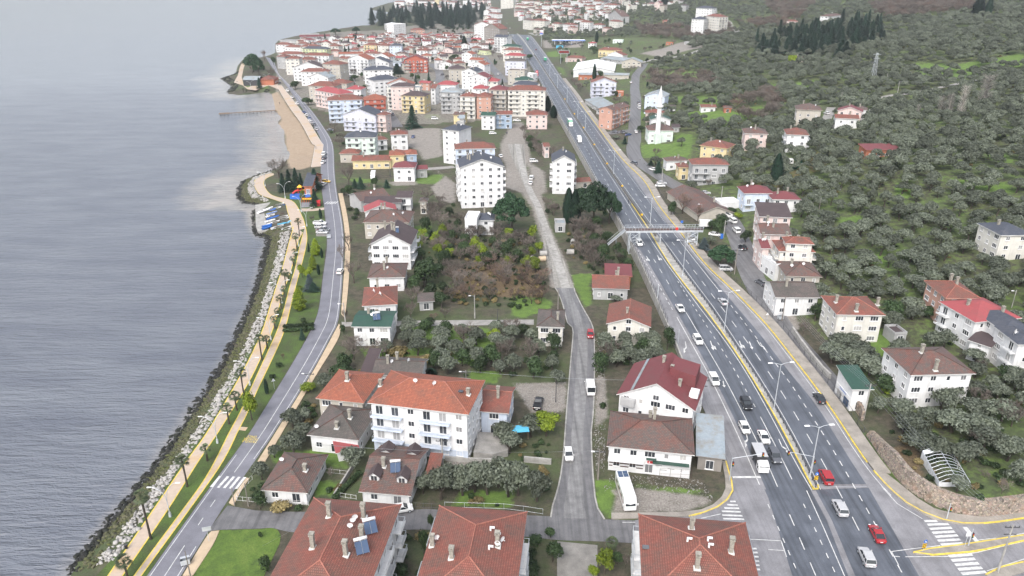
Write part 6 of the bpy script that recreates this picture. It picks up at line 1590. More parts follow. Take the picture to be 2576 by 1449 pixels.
n_ol=sum(1 for p in PLANTS if p[0] in('garden_olive','olive_tree'));NO=max(0,296-n_ol)
fr_=lambda p:-20<proj(p[0],p[1],p[2]+3)[0]<2600 and proj(p[0],p[1],p[2]+3)[1]<1470
ins_t=[p for p in trees if fr_(p)];trees=ins_t[:NO]+[p for p in trees if p not in set(ins_t[:NO])]
for X,Y,Z,_ in trees[:NO]:plant('olive_tree',X,Y,rnd.uniform(3.8,6.6),sxy=rnd.uniform(.85,1.5),z=Z)
def gn_grove(name,pts,srcs,smin,smax,lab,seed=1):
 """one object of many plants, for what nobody could count"""
 g=np.random.default_rng(seed);me=bpy.data.meshes.new(name);P=np.array([(p[0],p[1],p[2]) for p in pts],np.float32);me.vertices.add(len(P));me.vertices.foreach_set('co',P.ravel())
 a=me.attributes.new('rs','FLOAT','POINT');a.data.foreach_set('value',g.uniform(smin,smax,len(P)).astype(np.float32));a=me.attributes.new('rr','FLOAT','POINT');a.data.foreach_set('value',g.uniform(0,6.28,len(P)).astype(np.float32))
 a=me.attributes.new('ri','INT','POINT');a.data.foreach_set('value',g.integers(0,len(srcs),len(P)).astype(np.int32));me.update()
 o=link(name,me);ng=bpy.data.node_groups.new(name,'GeometryNodeTree');ng.interface.new_socket('Geometry',in_out='INPUT',socket_type='NodeSocketGeometry');ng.interface.new_socket('Geometry',in_out='OUTPUT',socket_type='NodeSocketGeometry')
 ni=ng.nodes.new('NodeGroupInput');no=ng.nodes.new('NodeGroupOutput');gi=ng.nodes.new('GeometryNodeGeometryToInstance')
 for s in srcs:oi=ng.nodes.new('GeometryNodeObjectInfo');oi.inputs['Object'].default_value=s;oi.transform_space='ORIGINAL';ng.links.new(oi.outputs['Geometry'],gi.inputs[0])
 m2p=ng.nodes.new('GeometryNodeMeshToPoints');ng.links.new(ni.outputs[0],m2p.inputs[0]);ip=ng.nodes.new('GeometryNodeInstanceOnPoints');ng.links.new(m2p.outputs[0],ip.inputs['Points']);ng.links.new(gi.outputs[0],ip.inputs['Instance']);ip.inputs['Pick Instance'].default_value=True
 def na(nm,ty):n=ng.nodes.new('GeometryNodeInputNamedAttribute');n.data_type=ty;n.inputs[0].default_value=nm;return n.outputs[0]
 ng.links.new(na('ri','INT'),ip.inputs['Instance Index']);cx=ng.nodes.new('ShaderNodeCombineXYZ');ng.links.new(na('rr','FLOAT'),cx.inputs[2]);ng.links.new(cx.outputs[0],ip.inputs['Rotation']);ng.links.new(na('rs','FLOAT'),ip.inputs['Scale'])
 ng.links.new(ip.outputs[0],no.inputs[0]);md=o.modifiers.new('grove','NODES');md.node_group=ng
 return tag(o,lab,None,None,'stuff')
def crowns(kind,n):
 out=[];
 for k,X,Y,r in PLANTS:
  if k==kind:
   c=[x for x in r.children if x.name.startswith('crown')][0]
   if c.data not in[o.data for o in out]:out.append(c)
  if len(out)==n:break
 return out
gn_grove('olive_grove',trees[NO:],crowns('olive_tree',5),.8,1.55,'olive grove covering the hillside as one grey green mass',3)
gn_grove('leafless_woodland',[p for p in HX if p[3]]+[(p[0]+3,p[1]+3,p[2]) for p in HX if p[3] and p[1]<1400],crowns('bare_tree',4)+crowns('red_bare_tree',1),1.0,1.6,'brown leafless woodland between the olive groves',4)
# shrubs and undergrowth that nobody could count
ug=[]
for s,sp in(('H1900,1000 2576,1000 2576,1449 D2576,700 2000,560 1700,300 1300,150 1100,0 H1300,1449',3.6),('J350,1230 1180,1280 1230,1449 G350,0 300,200 100,220 F2100,220 1900,100 1850,0 J300,1449',3),('J1420,880 1850,800 1960,1000 2060,1300 2100,1449 1760,1449 1720,1300 1420,1100',3),('J0,920 560,940 1200,1000 1240,1200 1100,1320 600,1260 130,1200 0,1200',4),('G860,520 1250,440 1750,700 1800,830 1600,850 870,820',3.5),('F700,820 940,600 1440,560 2500,450 G400,600 400,900 F2300,900 1700,860 980,900 740,900',5),('C830,400 960,420 1000,600 860,700',2.2),('B600,480 880,500 790,660 610,640',1.6),('B1500,990 1780,990 1700,1449 1380,1449',1.8),('C160,1080 440,1120 440,1449 60,1449',1.7),('C860,1160 1210,1180 1190,1449 860,1449',1.7),('B-100,560 100,480 540,740 500,800 0,790',1.6),('B1560,380 2576,420 C340,400 360,800 B1900,740 1580,700',2.0),('F2240,1250 2576,1240 C60,120 420,60 410,300 120,300',2.4),('F350,1150 620,1180 560,1449 300,1449',2.0),('D1200,50 2576,50 2576,650 1900,640 1400,430',3),('G840,800 960,860 960,1200 880,1250',3)):
 ug+=[(X,Y,tz(X,Y)-.1) for X,Y in scatter(s,sp,None,4000,avoid=True)]
ug+=[(p[0]+2.5,p[1]+2,p[2]-.2) for i,p in enumerate(HX) if i%3==0 and p[1]<700]
src=[x for k,X,Y,r in PLANTS if k=='shrub' for x in r.children if x.name.startswith('foliage')][:2]+[x for k,X,Y,r in PLANTS if k=='ochre_shrub' for x in r.children if x.name.startswith('foliage')][:1]
gn_grove('undergrowth',ug,src,.35,.95,'scrubby undergrowth between the garden trees',6)
from collections import Counter
print('PLANTS',Counter(p[0] for p in PLANTS),'grove',len(trees)-NO,'obj',len(bpy.data.objects))
# ================================================================ rip-rap along the shore
ico=bmesh.new();bmesh.ops.create_icosphere(ico,subdivisions=1,radius=1);IV=np.array([v.co[:] for v in ico.verts]);IF=np.array([[v.index for v in f.verts] for f in ico.faces]);ico.free()
def rocks(name,pts,smin,smax,mat,lab,seed=1):
 g=np.random.default_rng(seed);n=len(pts);P=np.array(pts);Vs=[]
 sc_=g.uniform(smin,smax,(n,1))*(.6+.9*g.random((n,1))**2)
 for i in range(n):
  q=g.normal(size=(3,3));q,_=np.linalg.qr(q);v=IV*(1+.22*g.normal(size=(len(IV),1)));v=(v*np.array([1,g.uniform(.6,.95),g.uniform(.4,.7)]))@q.T
  v[:,2]*=.75;Vs.append(v*sc_[i]+P[i])
 V=np.vstack(Vs);F=(IF[None]+(np.arange(n)*len(IV))[:,None,None]).reshape(-1,3);me=bpy.data.meshes.new(name);np_mesh(me,V,F);me.materials.append(M[mat]);return tag(link(name,me),lab,kind='stuff')
g=np.random.default_rng(3);cpl=np.array(CW);seg=np.diff(cpl,axis=0);sl=np.hypot(*seg.T);tot=sl.sum()
promA=[smooth([onz(x,y,LAND) for x,y in P1L],0)];big=np.vstack([np.array([onz(x,y,LAND) for x,y in P1L]),[onz(*p,LAND) for p in TT('I905,760 875,660 860,600 800,580 700,545 600,510 555,440 545,380 590,330 680,300 740,296')]])
slip=[onz(*p,SEA) for p in TT('I560,640 800,600 860,585 940,830 900,900 780,890 590,915 565,850')]
slip=np.array(slip)
dk,ms_,wh=[],[],[]
beach_lo,beach_hi=BEACH_Y
def along(n,y0,y1,w_):
 X=[];
 while len(X)<n:
  i=g.choice(len(seg),p=sl/tot);t_=g.random();b=cpl[i]+seg[i]*t_
  if not(y0<b[1]<y1) or(beach_lo-6<b[1]<beach_hi):continue
  nn=np.array([seg[i][1],-seg[i][0]])/max(sl[i],1e-6);X.append(b+nn*g.uniform(-1.2,w_))
 return np.array(X)
pts=np.vstack([along(19000,60,330,19),along(2600,330,475,13),along(1500,475,760,9)])
dc=dist(pts[:,0],pts[:,1],cpl,False);dp=dist(pts[:,0],pts[:,1],big,False);ins=inside(pts[:,0],pts[:,1],CPOLY);zz=terr_full(pts[:,0],pts[:,1])
kk=COAST.index(min(COAST,key=lambda p:math.hypot(p[0]-663.1,p[1]-436.25)))
shore=np.array([CPOLY[0]]+CW[:kk+1]+[onz(*p,LAND) for p in TT('I735,296 680,304 594,334 549,382 559,438 603,506 700,540 800,575 856,596 870,660 900,762 930,885')]+[onz(x-1.5,y,LAND) for x,y in P1L[::-1] if y>590])
ins_s=inside(pts[:,0],pts[:,1],shore);pin=(~ins_s&ins&(pts[:,1]<470))|inside(pts[:,0],pts[:,1],slip)|((pts[:,1]>470)&(dc>6))
for p_,a,b,i_,z_,k in zip(pts,dc,dp,ins,zz,pin):
 if k:continue
 f=a/(a+b+.01);pt=(p_[0],p_[1],z_)
 if not i_:(dk if a<1.3 else[]).append((p_[0],p_[1],SEA-.1));continue
 if p_[1]<330 and f>.93:continue
 if f<.14:dk.append(pt)
 elif f<.56+g.uniform(-.06,.06):ms_.append(pt)
 else:wh.append(pt)
rocks('shore_boulders',dk,.35,.75,'rock_dark','dark wet boulders at the waterline',1);rocks('mossy_boulders',ms_,.28,.6,'rock_moss','mossy green boulders of the sea defence',2);rocks('white_boulders',wh,.28,.62,'rock_white','white limestone boulders below the promenade',3)
rb=[]
for s_,n_,in(('G0,960 240,960 540,950 540,1240 200,1250',500),('J760,0 1040,0 1060,170 1000,250 1180,540 1240,800 1180,800 960,480 810,440 770,120',900),('J1150,650 1230,850 1330,1150 1260,1150 1160,850',350),('G840,500 940,520 940,1449 830,1449',500),('C1000,430 1900,480 2050,700 1500,640 900,600',500),('J120,260 300,400 300,600 140,560',300),('B1900,270 2350,290 2300,380 1960,370',150),('F1640,430 1740,520 1700,540',60),('C820,0 940,20 930,400 840,400',250)):
 q=wpoly(s_);lo_,hi_=q.min(0),q.max(0);c_=g.uniform(lo_,hi_,(n_*3,2));c_=c_[inside(c_[:,0],c_[:,1],q)][:n_];rb+=[(x,y,tz(x,y)+.06) for x,y in c_]
rocks('rubble',rb,.05,.19,'rock_white','pale rubble and litter strewn on the bare ground',9)
sheet('boat_slip',[tuple(p) for p in slip],3.3,M['concrete'],thick=1.5)
# ================================================================ vehicles
def loft(sts,m=0):
 """sections across: each (x, [(y,z)...]) half profile from bottom centre to top centre"""
 mb=MB();rows_=[]
 for x,pr in sts:
  full=[(x,y,z) for y,z in pr]+[(x,-y,z) for y,z in reversed(pr) if y>1e-6];rows_.append(full)
 n=len(rows_[0]);b0=0
 for r in rows_:mb.v+=r
 for i in range(len(rows_)-1):
  for k in range(n):a=i*n+k;b=i*n+(k+1)%n;mb.f.append((a,b,b+n,a+n));mb.m.append(m);mb.uv.append([(0,0)]*4)
 for e,o in((0,0),(1,(len(rows_)-1)*n)):
  f=tuple(o+k for k in range(n));mb.f.append(f[::-1] if e==0 else f);mb.m.append(m);mb.uv.append([(0,0)]*n)
 return mb
def wheel_mesh(r,wd=.2):
 a=MB();a.tube([(0,-wd/2,0),(0,wd/2,0)],r,14);b=MB();b.tube([(0,-wd/2-.01,0),(0,wd/2+.01,0)],r*.62,10);return a.mesh('wheel',M['black']),b.mesh('rim',M['galv'])
WH={r:wheel_mesh(r) for r in(.31,.36,.48)}
def vehicle_proto(kind):
 dims=dict(sedan=(4.5,1.78,1.44),hatch=(4.1,1.76,1.48),suv=(4.5,1.86,1.70),van=(4.4,1.82,1.86),pickup=(5.2,1.85,1.78),bigvan=(5.6,2.0,2.5))[kind]
 L_,W_,H_=dims;hl=L_/2;hw=W_/2;belt=.92 if kind in('sedan','hatch') else 1.05 if kind in('suv','pickup') else 1.15;g0=.24
 def sec(x,top,w_=1.,low=g0):return(x,[(0,low),(hw*w_*.9,low),(hw*w_,low+.22),(hw*w_,top-.12),(hw*w_*.90,top),(0,top+.02)])
 hood=belt-.14
 st_=[sec(-hl,belt-.18,.86,.36),sec(-hl+.12,belt-.03,.95),sec(-hl*.55,belt,1),sec(0,belt,1),sec(hl*.42,belt-.01,1),sec(hl*.5,belt-.05,1),sec(hl*.8,hood,.97),sec(hl-.14,hood-.10,.92),sec(hl,.52,.82,.34)]
 body=loft(st_)
 if kind=='sedan':cab=(-hl*.78,-hl*.42,hl*.12,hl*.50)
 elif kind=='hatch':cab=(-hl*.95,-hl*.72,hl*.14,hl*.52)
 elif kind=='suv':cab=(-hl*.96,-hl*.84,hl*.16,hl*.50)
 elif kind=='van':cab=(-hl*.98,-hl*.92,hl*.24,hl*.62)
 elif kind=='bigvan':cab=(-hl*.99,-hl*.97,hl*.45,hl*.80)
 else:cab=(-hl*.12,0,hl*.26,hl*.52)
 a,b,c,d=cab;tw=hw*.80 if kind not in('van','bigvan') else hw*.90;bw=hw*.93
 gl=MB();P=[(a,-bw,belt),(d,-bw,belt),(d,bw,belt),(a,bw,belt),(b,-tw,H_-.06),(c,-tw,H_-.06),(c,tw,H_-.06),(b,tw,H_-.06)]
 for f in((0,1,5,4),(1,2,6,5),(2,3,7,6),(3,0,4,7)):gl.poly([P[i] for i in f])
 # roof and pillars in body colour
 body.poly([(b-.04,-tw-.03,H_-.06),(c+.04,-tw-.03,H_-.06),(c+.04,tw+.03,H_-.06),(b-.04,tw+.03,H_-.06)]);body.poly([(b+.1,-tw*.86,H_),(c-.12,-tw*.86,H_),(c-.12,tw*.86,H_),(b+.1,tw*.86,H_)])
 q=[(b-.04,-tw-.03,H_-.06),(c+.04,-tw-.03,H_-.06),(c+.04,tw+.03,H_-.06),(b-.04,tw+.03,H_-.06)];u=[(b+.1,-tw*.86,H_),(c-.12,-tw*.86,H_),(c-.12,tw*.86,H_),(b+.1,tw*.86,H_)]
 for i in range(4):j=(i+1)%4;body.poly([q[i],q[j],u[j],u[i]])
 for s in(-1,1):
  for(x0,x1) in((a,b),(d,c)):body.tube([(x0,s*bw,belt),(x1,s*tw,H_-.06)],.045,4)
  xm=(a+d)/2*.6;body.tube([(xm,s*bw,belt),(xm,s*(tw+.01),H_-.07)],.045,4)
  if kind in('suv','van','bigvan'):x2=(a+xm)/2;body.tube([(x2,s*bw,belt),(x2,s*(tw+.01),H_-.07)],.05,4)
  if kind in('bigvan',):
   body.poly([(a,s*(bw+.01),belt),(c-1.2,s*(bw+.01),belt),(c-1.2,s*(tw+.02),H_-.07),(b,s*(tw+.02),H_-.07)][::s])
  body.box((d-.12,s*(hw+.08),belt+.10),(.14,.2,.14))
 if kind=='pickup':
  bed=MB();bed.box((-hl*.56,0,belt+.012),(hl*.80,W_*.80,.02));
  for s in(-1,1):body.box((-hl*.55,s*(hw-.06),belt+.10),(hl*.86,.08,.24))
  body.box((-hl+.1,0,belt+.10),(.08,W_*.9,.24))
 parts=[('body',body.mesh('car_body',M['c_white'],False),(0,0,0)),('windows',gl.mesh('car_windows',M['glass_car']),(0,0,0))]
 if kind=='pickup':parts.append(('load_bed',bed.mesh('load_bed',M['black']),(0,0,0)))
 return dims,parts
m,t,p=nodes('glass_car');p.inputs['Base Color'].default_value=(.02,.025,.03,1);p.inputs['Roughness'].default_value=.08;p.inputs['Specular IOR Level'].default_value=.8;M['glass_car']=m
m,t,p=nodes('lamp_glass');p.inputs['Base Color'].default_value=(.75,.78,.8,1);p.inputs['Roughness'].default_value=.1;M['lamp_glass']=m
m,t,p=nodes('tail_red');p.inputs['Base Color'].default_value=(.45,.01,.01,1);p.inputs['Roughness'].default_value=.2;M['tail_red']=m
def bmesh_box(nm,d,mat):return MB().box((0,0,0),d).mesh(nm,M[mat])
HL=bmesh_box('headlight',(.16,.36,.14),'lamp_glass');TL=bmesh_box('tail_light',(.1,.26,.2),'tail_red');NP=bmesh_box('number_plate',(.03,.5,.13),'frame');GR=bmesh_box('grille',(.04,.8,.16),'black')
VP={}
def make_vehicle(kind,loc,rz,colr,label,cat=None,name=None,pitchslope=0):
 if kind not in VP:VP[kind]=vehicle_proto(kind)
 (L_,W_,H_),parts=VP[kind];r=empty(name or 'parked_car',loc,rz,label,cat or{'van':'van','bigvan':'van','pickup':'pickup truck'}.get(kind,'car'))
 for nm,me,l in parts:
  o=link(nm,me,r,l)
  if nm=='body':o.material_slots[0].link='OBJECT';o.material_slots[0].material=M['c_'+colr]
 R=.36 if kind in('suv','pickup','bigvan') else .31
 for sx in(-.31,.32):
  for sy in(-1,1):wv=link('wheel',WH[R][0],r,(L_*sx,sy*(W_/2-.08),R));link('rim',WH[R][1],wv)
 for sy in(-1,1):link('headlight',HL,r,(L_/2-.14,sy*(W_/2-.32),.68));link('tail_light',TL,r,(-L_/2+.10,sy*(W_/2-.20),.80))
 link('number_plate',NP,r,(-L_/2+.0,0,.60));link('grille',GR,r,(L_/2-.02,0,.52));return r
def veh_at(D_,kind,col_,label,head=None,road=None,name=None,cat=None,maker=None):
 if road:X,Y=road_pt(*D_);z=float(RH(Y))+.06
 else:X,Y,z=gp(*D_);z+=.10
 if road:
  P=W['L2'] if road=='L' else W['R2'];i=int(np.argmin(np.hypot(P[:,0]-X,P[:,1]-Y)));i=max(1,min(len(P)-2,i));v=P[i+1]-P[i-1];a=math.atan2(v[1],v[0])
  if road=='L':a+=PI
 else:a=math.radians(head)
 return(maker or make_vehicle)(kind,(X,Y,z),a,col_,label,cat,name or('car' if road else 'parked_car'))
def truck(kind,loc,rz,colr,label,cat=None,name=None):
 r=empty(name or 'box_truck',loc,rz,label,cat or 'truck');big_=kind=='semi';L_=10. if big_ else 6.6;W_=2.45 if big_ else 2.1;Hh=3.7 if big_ else 3.0;cl=2.1 if big_ else 1.7;ch=2.9 if big_ else 2.2
 f=L_/2;cab=loft([(f-cl,[(0,.55),(W_/2,.55),(W_/2,ch-.15),(W_/2-.12,ch),(0,ch)]),(f-.55,[(0,.5),(W_/2,.5),(W_/2,ch-.2),(W_/2-.15,ch-.03),(0,ch-.03)]),(f-.12,[(0,.45),(W_/2,.45),(W_/2,1.5),(W_/2-.1,1.55),(0,1.6)]),(f,[(0,.45),(W_/2-.06,.45),(W_/2-.06,1.2),(W_/2-.12,1.3),(0,1.32)])])
 o=cab.build('cab',M['c_white'],r);wd=MB();wd.poly([(f-.10,-W_/2+.12,1.62),(f-.10,W_/2-.12,1.62),(f-.54,W_/2-.2,ch-.2),(f-.54,-W_/2+.2,ch-.2)]);wd.build('windscreen',M['glass_car'],o)
 for s in(-1,1):sw=MB();sw.poly([(f-1.4,s*(W_/2+.006),1.5),(f-.4,s*(W_/2+.006),1.5),(f-.65,s*(W_/2+.006),ch-.35),(f-1.4,s*(W_/2+.006),ch-.35)][::s]);sw.build('side_window',M['glass_car'],o)
 bx=MB()
 if kind=='lattice':
  bx.box((-.85,0,1.0),(L_-cl-.2,W_,.12));bx.box((-.85,0,Hh),(L_-cl-.2,W_+.05,.14),1)
  for i in range(14):
   for s in(-1,1):bx.box((-L_/2+.12+i*(L_-cl-.4)/13,s*W_/2*.98,(Hh+1)/2),(.06,.05,Hh-1.05),2)
  for z in(1.4,1.8,2.2,2.6):
   for s in(-1,1):bx.box((-.85,s*W_/2*.97,z),(L_-cl-.3,.04,.1),2)
  bx.box((-.85,0,1.9),(L_-cl-.6,W_-.4,1.5),2)
  bx.build('cargo_cage',[M['darkmetal'],M['c_silver'],M['darkmetal']],r);vs=MB();vs.box((f-.9,0,ch+.22),(.8,W_*.9,.40),0,0,.85);vs.build('roof_visor',M['c_white'],r)
 else:
  bx.box((-cl/2-.05,0,(Hh+.95)/2),(L_-cl-.15,W_,Hh-.95));bo=bx.build('cargo_box',M['c_green' if big_ else 'c_white'],r);tp=MB();tp.box((-cl/2-.05,0,Hh+.025),(L_-cl-.15,W_+.02,.05));tp.build('box_top',M['c_white'],bo)
 ch_=MB();ch_.box((0,0,.75),(L_-.4,W_*.5,.25));ch_.build('chassis',M['black'],r)
 for sx in([-.36,-.24,.32] if big_ else[-.27,.32]):
  for sy in(-1,1):w_=link('wheel',WH[.48][0],r,(L_*sx,sy*(W_/2-.15),.48));link('rim',WH[.48][1],w_)
 for sy in(-1,1):link('headlight',HL,r,(f-.02,sy*(W_/2-.35),.80));mi=MB();mi.box((f-.35,sy*(W_/2+.16),ch-.6),(.1,.2,.45));mi.build('mirror',M['black'],r)
 return r
def motorhome(kind,loc,rz,colr,label,cat=None,name=None):
 r=empty('motorhome',loc,rz,label,'motorhome');L_,W_,H_=8.6,2.35,3.0;f=L_/2
 b=loft([(-f,[(0,.5),(W_/2,.5),(W_/2,H_-.3),(W_/2-.15,H_-.1),(0,H_-.05)]),(-f+.2,[(0,.4),(W_/2,.4),(W_/2,H_-.15),(W_/2-.12,H_),(0,H_)]),(f-.9,[(0,.4),(W_/2,.4),(W_/2,H_-.2),(W_/2-.15,H_-.02),(0,H_)]),(f-.3,[(0,.4),(W_/2,.4),(W_/2,H_-.9),(W_/2-.15,H_-.6),(0,H_-.55)]),(f,[(0,.4),(W_/2-.1,.4),(W_/2-.1,1.2),(W_/2-.2,1.35),(0,1.4)])])
 b.build('body',M['c_white'],r);ws=MB();ws.poly([(f+.01,-W_/2+.25,1.42),(f+.01,W_/2-.25,1.42),(f-.27,W_/2-.25,H_-.78),(f-.27,-W_/2+.25,H_-.78)]);ws.build('windscreen',M['glass_car'],r)
 for i in range(4):sp_=MB();sp_.box((-f+.75+.95*(i//2),(-.5 if i%2 else .5),H_+.03),(.86,.9,.05));sp_.build('solar_panel',M['solar'],r)
 for x in(-1.2,.6,1.8):hv=MB();hv.box((x,.1,H_+.06),(.45,.45,.12),0,0,.8);hv.build('roof_vent',M['c_white'],r)
 st=MB()
 for s in(-1,1):st.box((-.3,s*(W_/2+.01),1.25),(L_-1.6,.02,.18))
 st.build('side_stripe',M['c_darkred'],r)
 for s in(-1,1):
  for i in range(3):sw=MB();sw.box((-2.6+i*2.,s*(W_/2+.012),1.85),(1.1,.02,.55));sw.build('side_window',M['glass_car'],r)
  mi=MB();mi.box((f-.1,s*(W_/2+.18),1.7),(.12,.22,.42));mi.build('mirror',M['c_white'],r);link('headlight',HL,r,(f-.02,s*(W_/2-.4),.8))
 for sx in(-.27,.33):
  for sy in(-1,1):w_=link('wheel',WH[.48][0],r,(L_*sx,sy*(W_/2-.15),.44));link('rim',WH[.48][1],w_)
 return r
VL='''G 1690 222 sedan white L|white saloon alone in the left carriageway, uppermost before the arrows
G 1867 545 suv white L|white high roofed estate driving over a white arrow
G 2030 950 van white L|white van like estate on the solid line of the slip lane
G 2352 1190 suv black L|black hatchback coming down the middle of the left carriageway
G 2335 1430 hatch white L|white hatchback behind the caged truck
C 2530 75 sedan white L|white saloon in the inner lane beside the dark jeep
D 65 270 suv gray L|dark grey jeep waiting beside the caged truck
K 393 1015 van white L|white minivan just before the footbridge
G 2118 155 sedan silver R|white saloon driving away in the right carriageway, farthest of the near ones
H 512 1130 sedan black R|black coupe at the right kerb line
D 575 480 van red R|dark red van passing the nose of the median
D 718 790 suv silver R|silver estate on the junction below the red van
D 1090 1050 sedan red R|bright red old saloon on the junction
D 985 1285 suv silver R|silver white off road car, nearest on the junction
C 568 250 hatch white -88|white hatchback on the village street facing the crossing
G 785 1035 bigvan white 90|white delivery van at the right kerb of the village street
G 788 485 hatch red -95|red car at the right kerb, highest on the village street
B 1470 800 hatch white 15|white car half hidden behind the large red roofed block
G 265 1185 pickup black 80|black pickup in the muddy yard
I 1412 1298 hatch white 88|white car at the kerb of the coast road
I 1265 388 sedan yellow -8|yellow taxi turning out beside the dark fir
I 1245 415 hatch white 85|white car standing behind the taxi
I 1240 195 sedan white 86|white saloon parked at the beach end, nearest of three
I 1248 150 sedan gray 86|dark car parked between two white ones at the beach end
I 1250 112 van white 86|white van parked farthest of three at the beach end
I 1208 812 pickup white -5|white pickup, uppermost of the four parked in the lawn bay
I 1215 850 suv silver -4|silver jeep, second of the four in the lawn bay
I 1245 878 sedan black -4|black saloon, third of the four in the lawn bay
I 1230 903 sedan silver -4|silver saloon, lowest of the four in the lawn bay
M 1072 1165 hatch white 118|white car parked on the beach road, behind the blue one
M 1100 1200 sedan blue 118|blue car in the parked row of the beach road
M 1105 1222 hatch white 118|white car below the blue one on the beach road
M 1120 1240 hatch silver 118|silver car in the parked row of the beach road
M 1145 1262 suv gray 116|grey car in the parked row of the beach road
M 1172 1308 sedan silver 112|silver car, last of the beach road row
M 1045 1135 sedan blue 120|blue pickup like car near the crossing of the beach
M 975 1052 van white 122|white van on the beach road
M 925 985 sedan white 122|white car beside a kiosk roof on the beach road
M 880 920 van white 118|white minibus on the beach road
M 800 792 hatch white 112|white car, farthest on the beach road
M 805 840 sedan black 112|black car at the end of the beach promenade
M 1313 1318 sedan gray 10|dark car leaving the coast yard
M 1905 1135 suv white 130|white car at the red block
M 1930 1160 sedan gray 130|dark car behind the red block
M 1440 745 hatch white 100|white car in the town street, upper one
M 1450 700 hatch white 100|white car in the town street, farther one
M 1535 825 hatch white 80|white car at the kerb of the town street
J 1095 185 van white 5|white van beside the slim block
J 1072 355 van white 80|white van on the dirt road, upper one
J 1062 405 hatch white 85|white car on the dirt road, lower one
J 762 132 hatch white 100|white car right of the pale four storey block
K 340 205 suv gray 115|dark blue car parked at the bend of the side street
K 533 268 sedan white 125|white car parked before the dark fir
K 605 432 sedan white -6|white car parked across the side lane
K 620 405 sedan silver -6|silver car behind the white one across the side lane
K 1058 505 sedan silver -3|old white saloon parked on the grass
K 1160 575 hatch gray -5|grey car beside the white pickup
K 1245 590 pickup white -5|white double cab pickup with a dark load bed
K 1275 728 pickup white 110|white pickup at the roadside below the car port
K 1333 790 van white 100|white van on the side street
K 1370 888 van white 95|silver white minivan coming up the side street
K 1435 1055 sedan black 95|black car with its boot open at the roadside
K 1620 1412 suv gray 110|dark grey jeep parked before the old white house
K 1155 925 sedan white -20|white car nose under the dark tree
K 1265 1275 van silver -3|silver estate under the round pine
O 615 1335 hatch white 85|white car in the side street before the mosque
O 537 1365 sedan blue 40|blue car at the mouth of the triangular green
O 395 1335 sedan gray 150|dark car parked behind the salmon block, left one
O 480 1340 suv gray 100|dark car parked behind the salmon block, right one
O 640 1042 sedan gray 90|dark car in the row below the meadow street
O 645 1066 hatch white 90|white car in the row below the meadow street
O 645 1094 sedan white 90|white car nearest in the meadow street row
O 562 835 sedan white 85|white car far up the meadow street
O 2530 1150 hatch white 100|white car beside the tall beige house
O 2535 1240 sedan silver 60|silver car on the steep parking lane
N 1428 1222 pickup white -3|white pickup on the yard behind the balcony row
N 1185 1352 suv white -3|white jeep near the concrete dome
N 602 1203 van white -3|white van on the grass behind the town blocks
N 385 1385 sedan blue 90|blue car on the rubble field
N 640 693 hatch white 70|white car on the winding town lane
N 680 756 sedan gray 60|dark car below it on the winding town lane
N 1240 752 hatch white 90|white car on the terrace street in town
N 1135 705 sedan black 90|dark car on the terrace street in town
N 1620 505 hatch darkred R|dark red car far up the right carriageway'''
for ln in VL.split('\n'):
 q=ln.split('|');f=q[0].split();D_=T(f[0],float(f[1]),float(f[2]));h=f[5]
 veh_at(D_,f[3],f[4],q[1],None if h in 'LR' else float(h),h if h in 'LR' else None)
veh_at(T('C',2485,330),'lattice','white','caged grey topped truck waiting at the stop line',road='L',maker=truck,name='lorry')
veh_at((1434,316),'semi','green','green sided lorry with white roof in the left carriageway',road='L',maker=truck,name='lorry')
veh_at((1457,357),'box','white','white box truck following the green lorry',road='L',maker=truck,name='lorry')
veh_at((1371,153),'semi','white','white lorry far up the right carriageway',road='R',maker=truck,name='lorry')
veh_at((1327,101),'semi','white','lorry at the far fork of the highway',road='R',maker=truck,name='lorry')
veh_at(T('C',1140,660),'','','white motorhome with roof solar panels parked in the corner yard',head=-86,maker=motorhome)
veh_at(T('K',1085,850),'box','white','white box van parked behind the dark tree at the footbridge',head=-5,maker=truck,name='lorry')
veh_at(T('I',1745,345),'box','white','small white truck parked before the low restaurant',head=-85,maker=truck,name='lorry')
for i,(x,y,c,rd) in enumerate([(1283,72,'white','R'),(1275,60,'white','R'),(1268,52,'silver','L'),(1290,92,'white','L'),(1279,84,'white','L'),(1306,108,'silver','L'),(1322,79,'blue','R'),(1266,44,'white','R')]):
 o=veh_at((x,y),'hatch',c,f'distant {c} car on the highway by the far fork',road=rd);o['group']='distant cars on the highway'
# caravan
c=T('K',1880,205);X,Y,z=gp(*c);r=empty('caravan',(X,Y,z+.1),0,'small white caravan behind the green mesh fence on the slope','caravan')
loft([(-2.6,[(0,.5),(1.05,.5),(1.05,2.0),(.95,2.2),(0,2.25)]),(-2.2,[(0,.45),(1.1,.45),(1.1,2.4),(1,2.55),(0,2.6)]),(2.2,[(0,.45),(1.1,.45),(1.1,2.4),(1,2.55),(0,2.6)]),(2.6,[(0,.7),(1.05,.7),(1.05,1.8),(.95,2.0),(0,2.05)])]).build('body',M['c_white'],r)
for x in(-1.5,0,1.5):MB().box((x,-1.11,1.6),(.8,.03,.6)).build('side_window',M['glass_car'],r)
for s in(-1,1):link('wheel',WH[.31][0],r,(0,s*.95,.31))
P=np.array([p[:2] for p in gps('K1840,320 1900,285 1980,250 2030,215 2000,180 1960,165')]);fn=MB()
for i in range(len(P)-1):a,b=P[i],P[i+1];fn.poly([(a[0],a[1],tz(*a)),(b[0],b[1],tz(*b)),(b[0],b[1],tz(*b)+2.2),(a[0],a[1],tz(*a)+2.2)]);fn.tube([(a[0],a[1],tz(*a)),(a[0],a[1],tz(*a)+2.4)],.05,4)
tag(fn.build('mesh_fence',M['greenfence']),'green mesh fence curving round the caravan','fence')
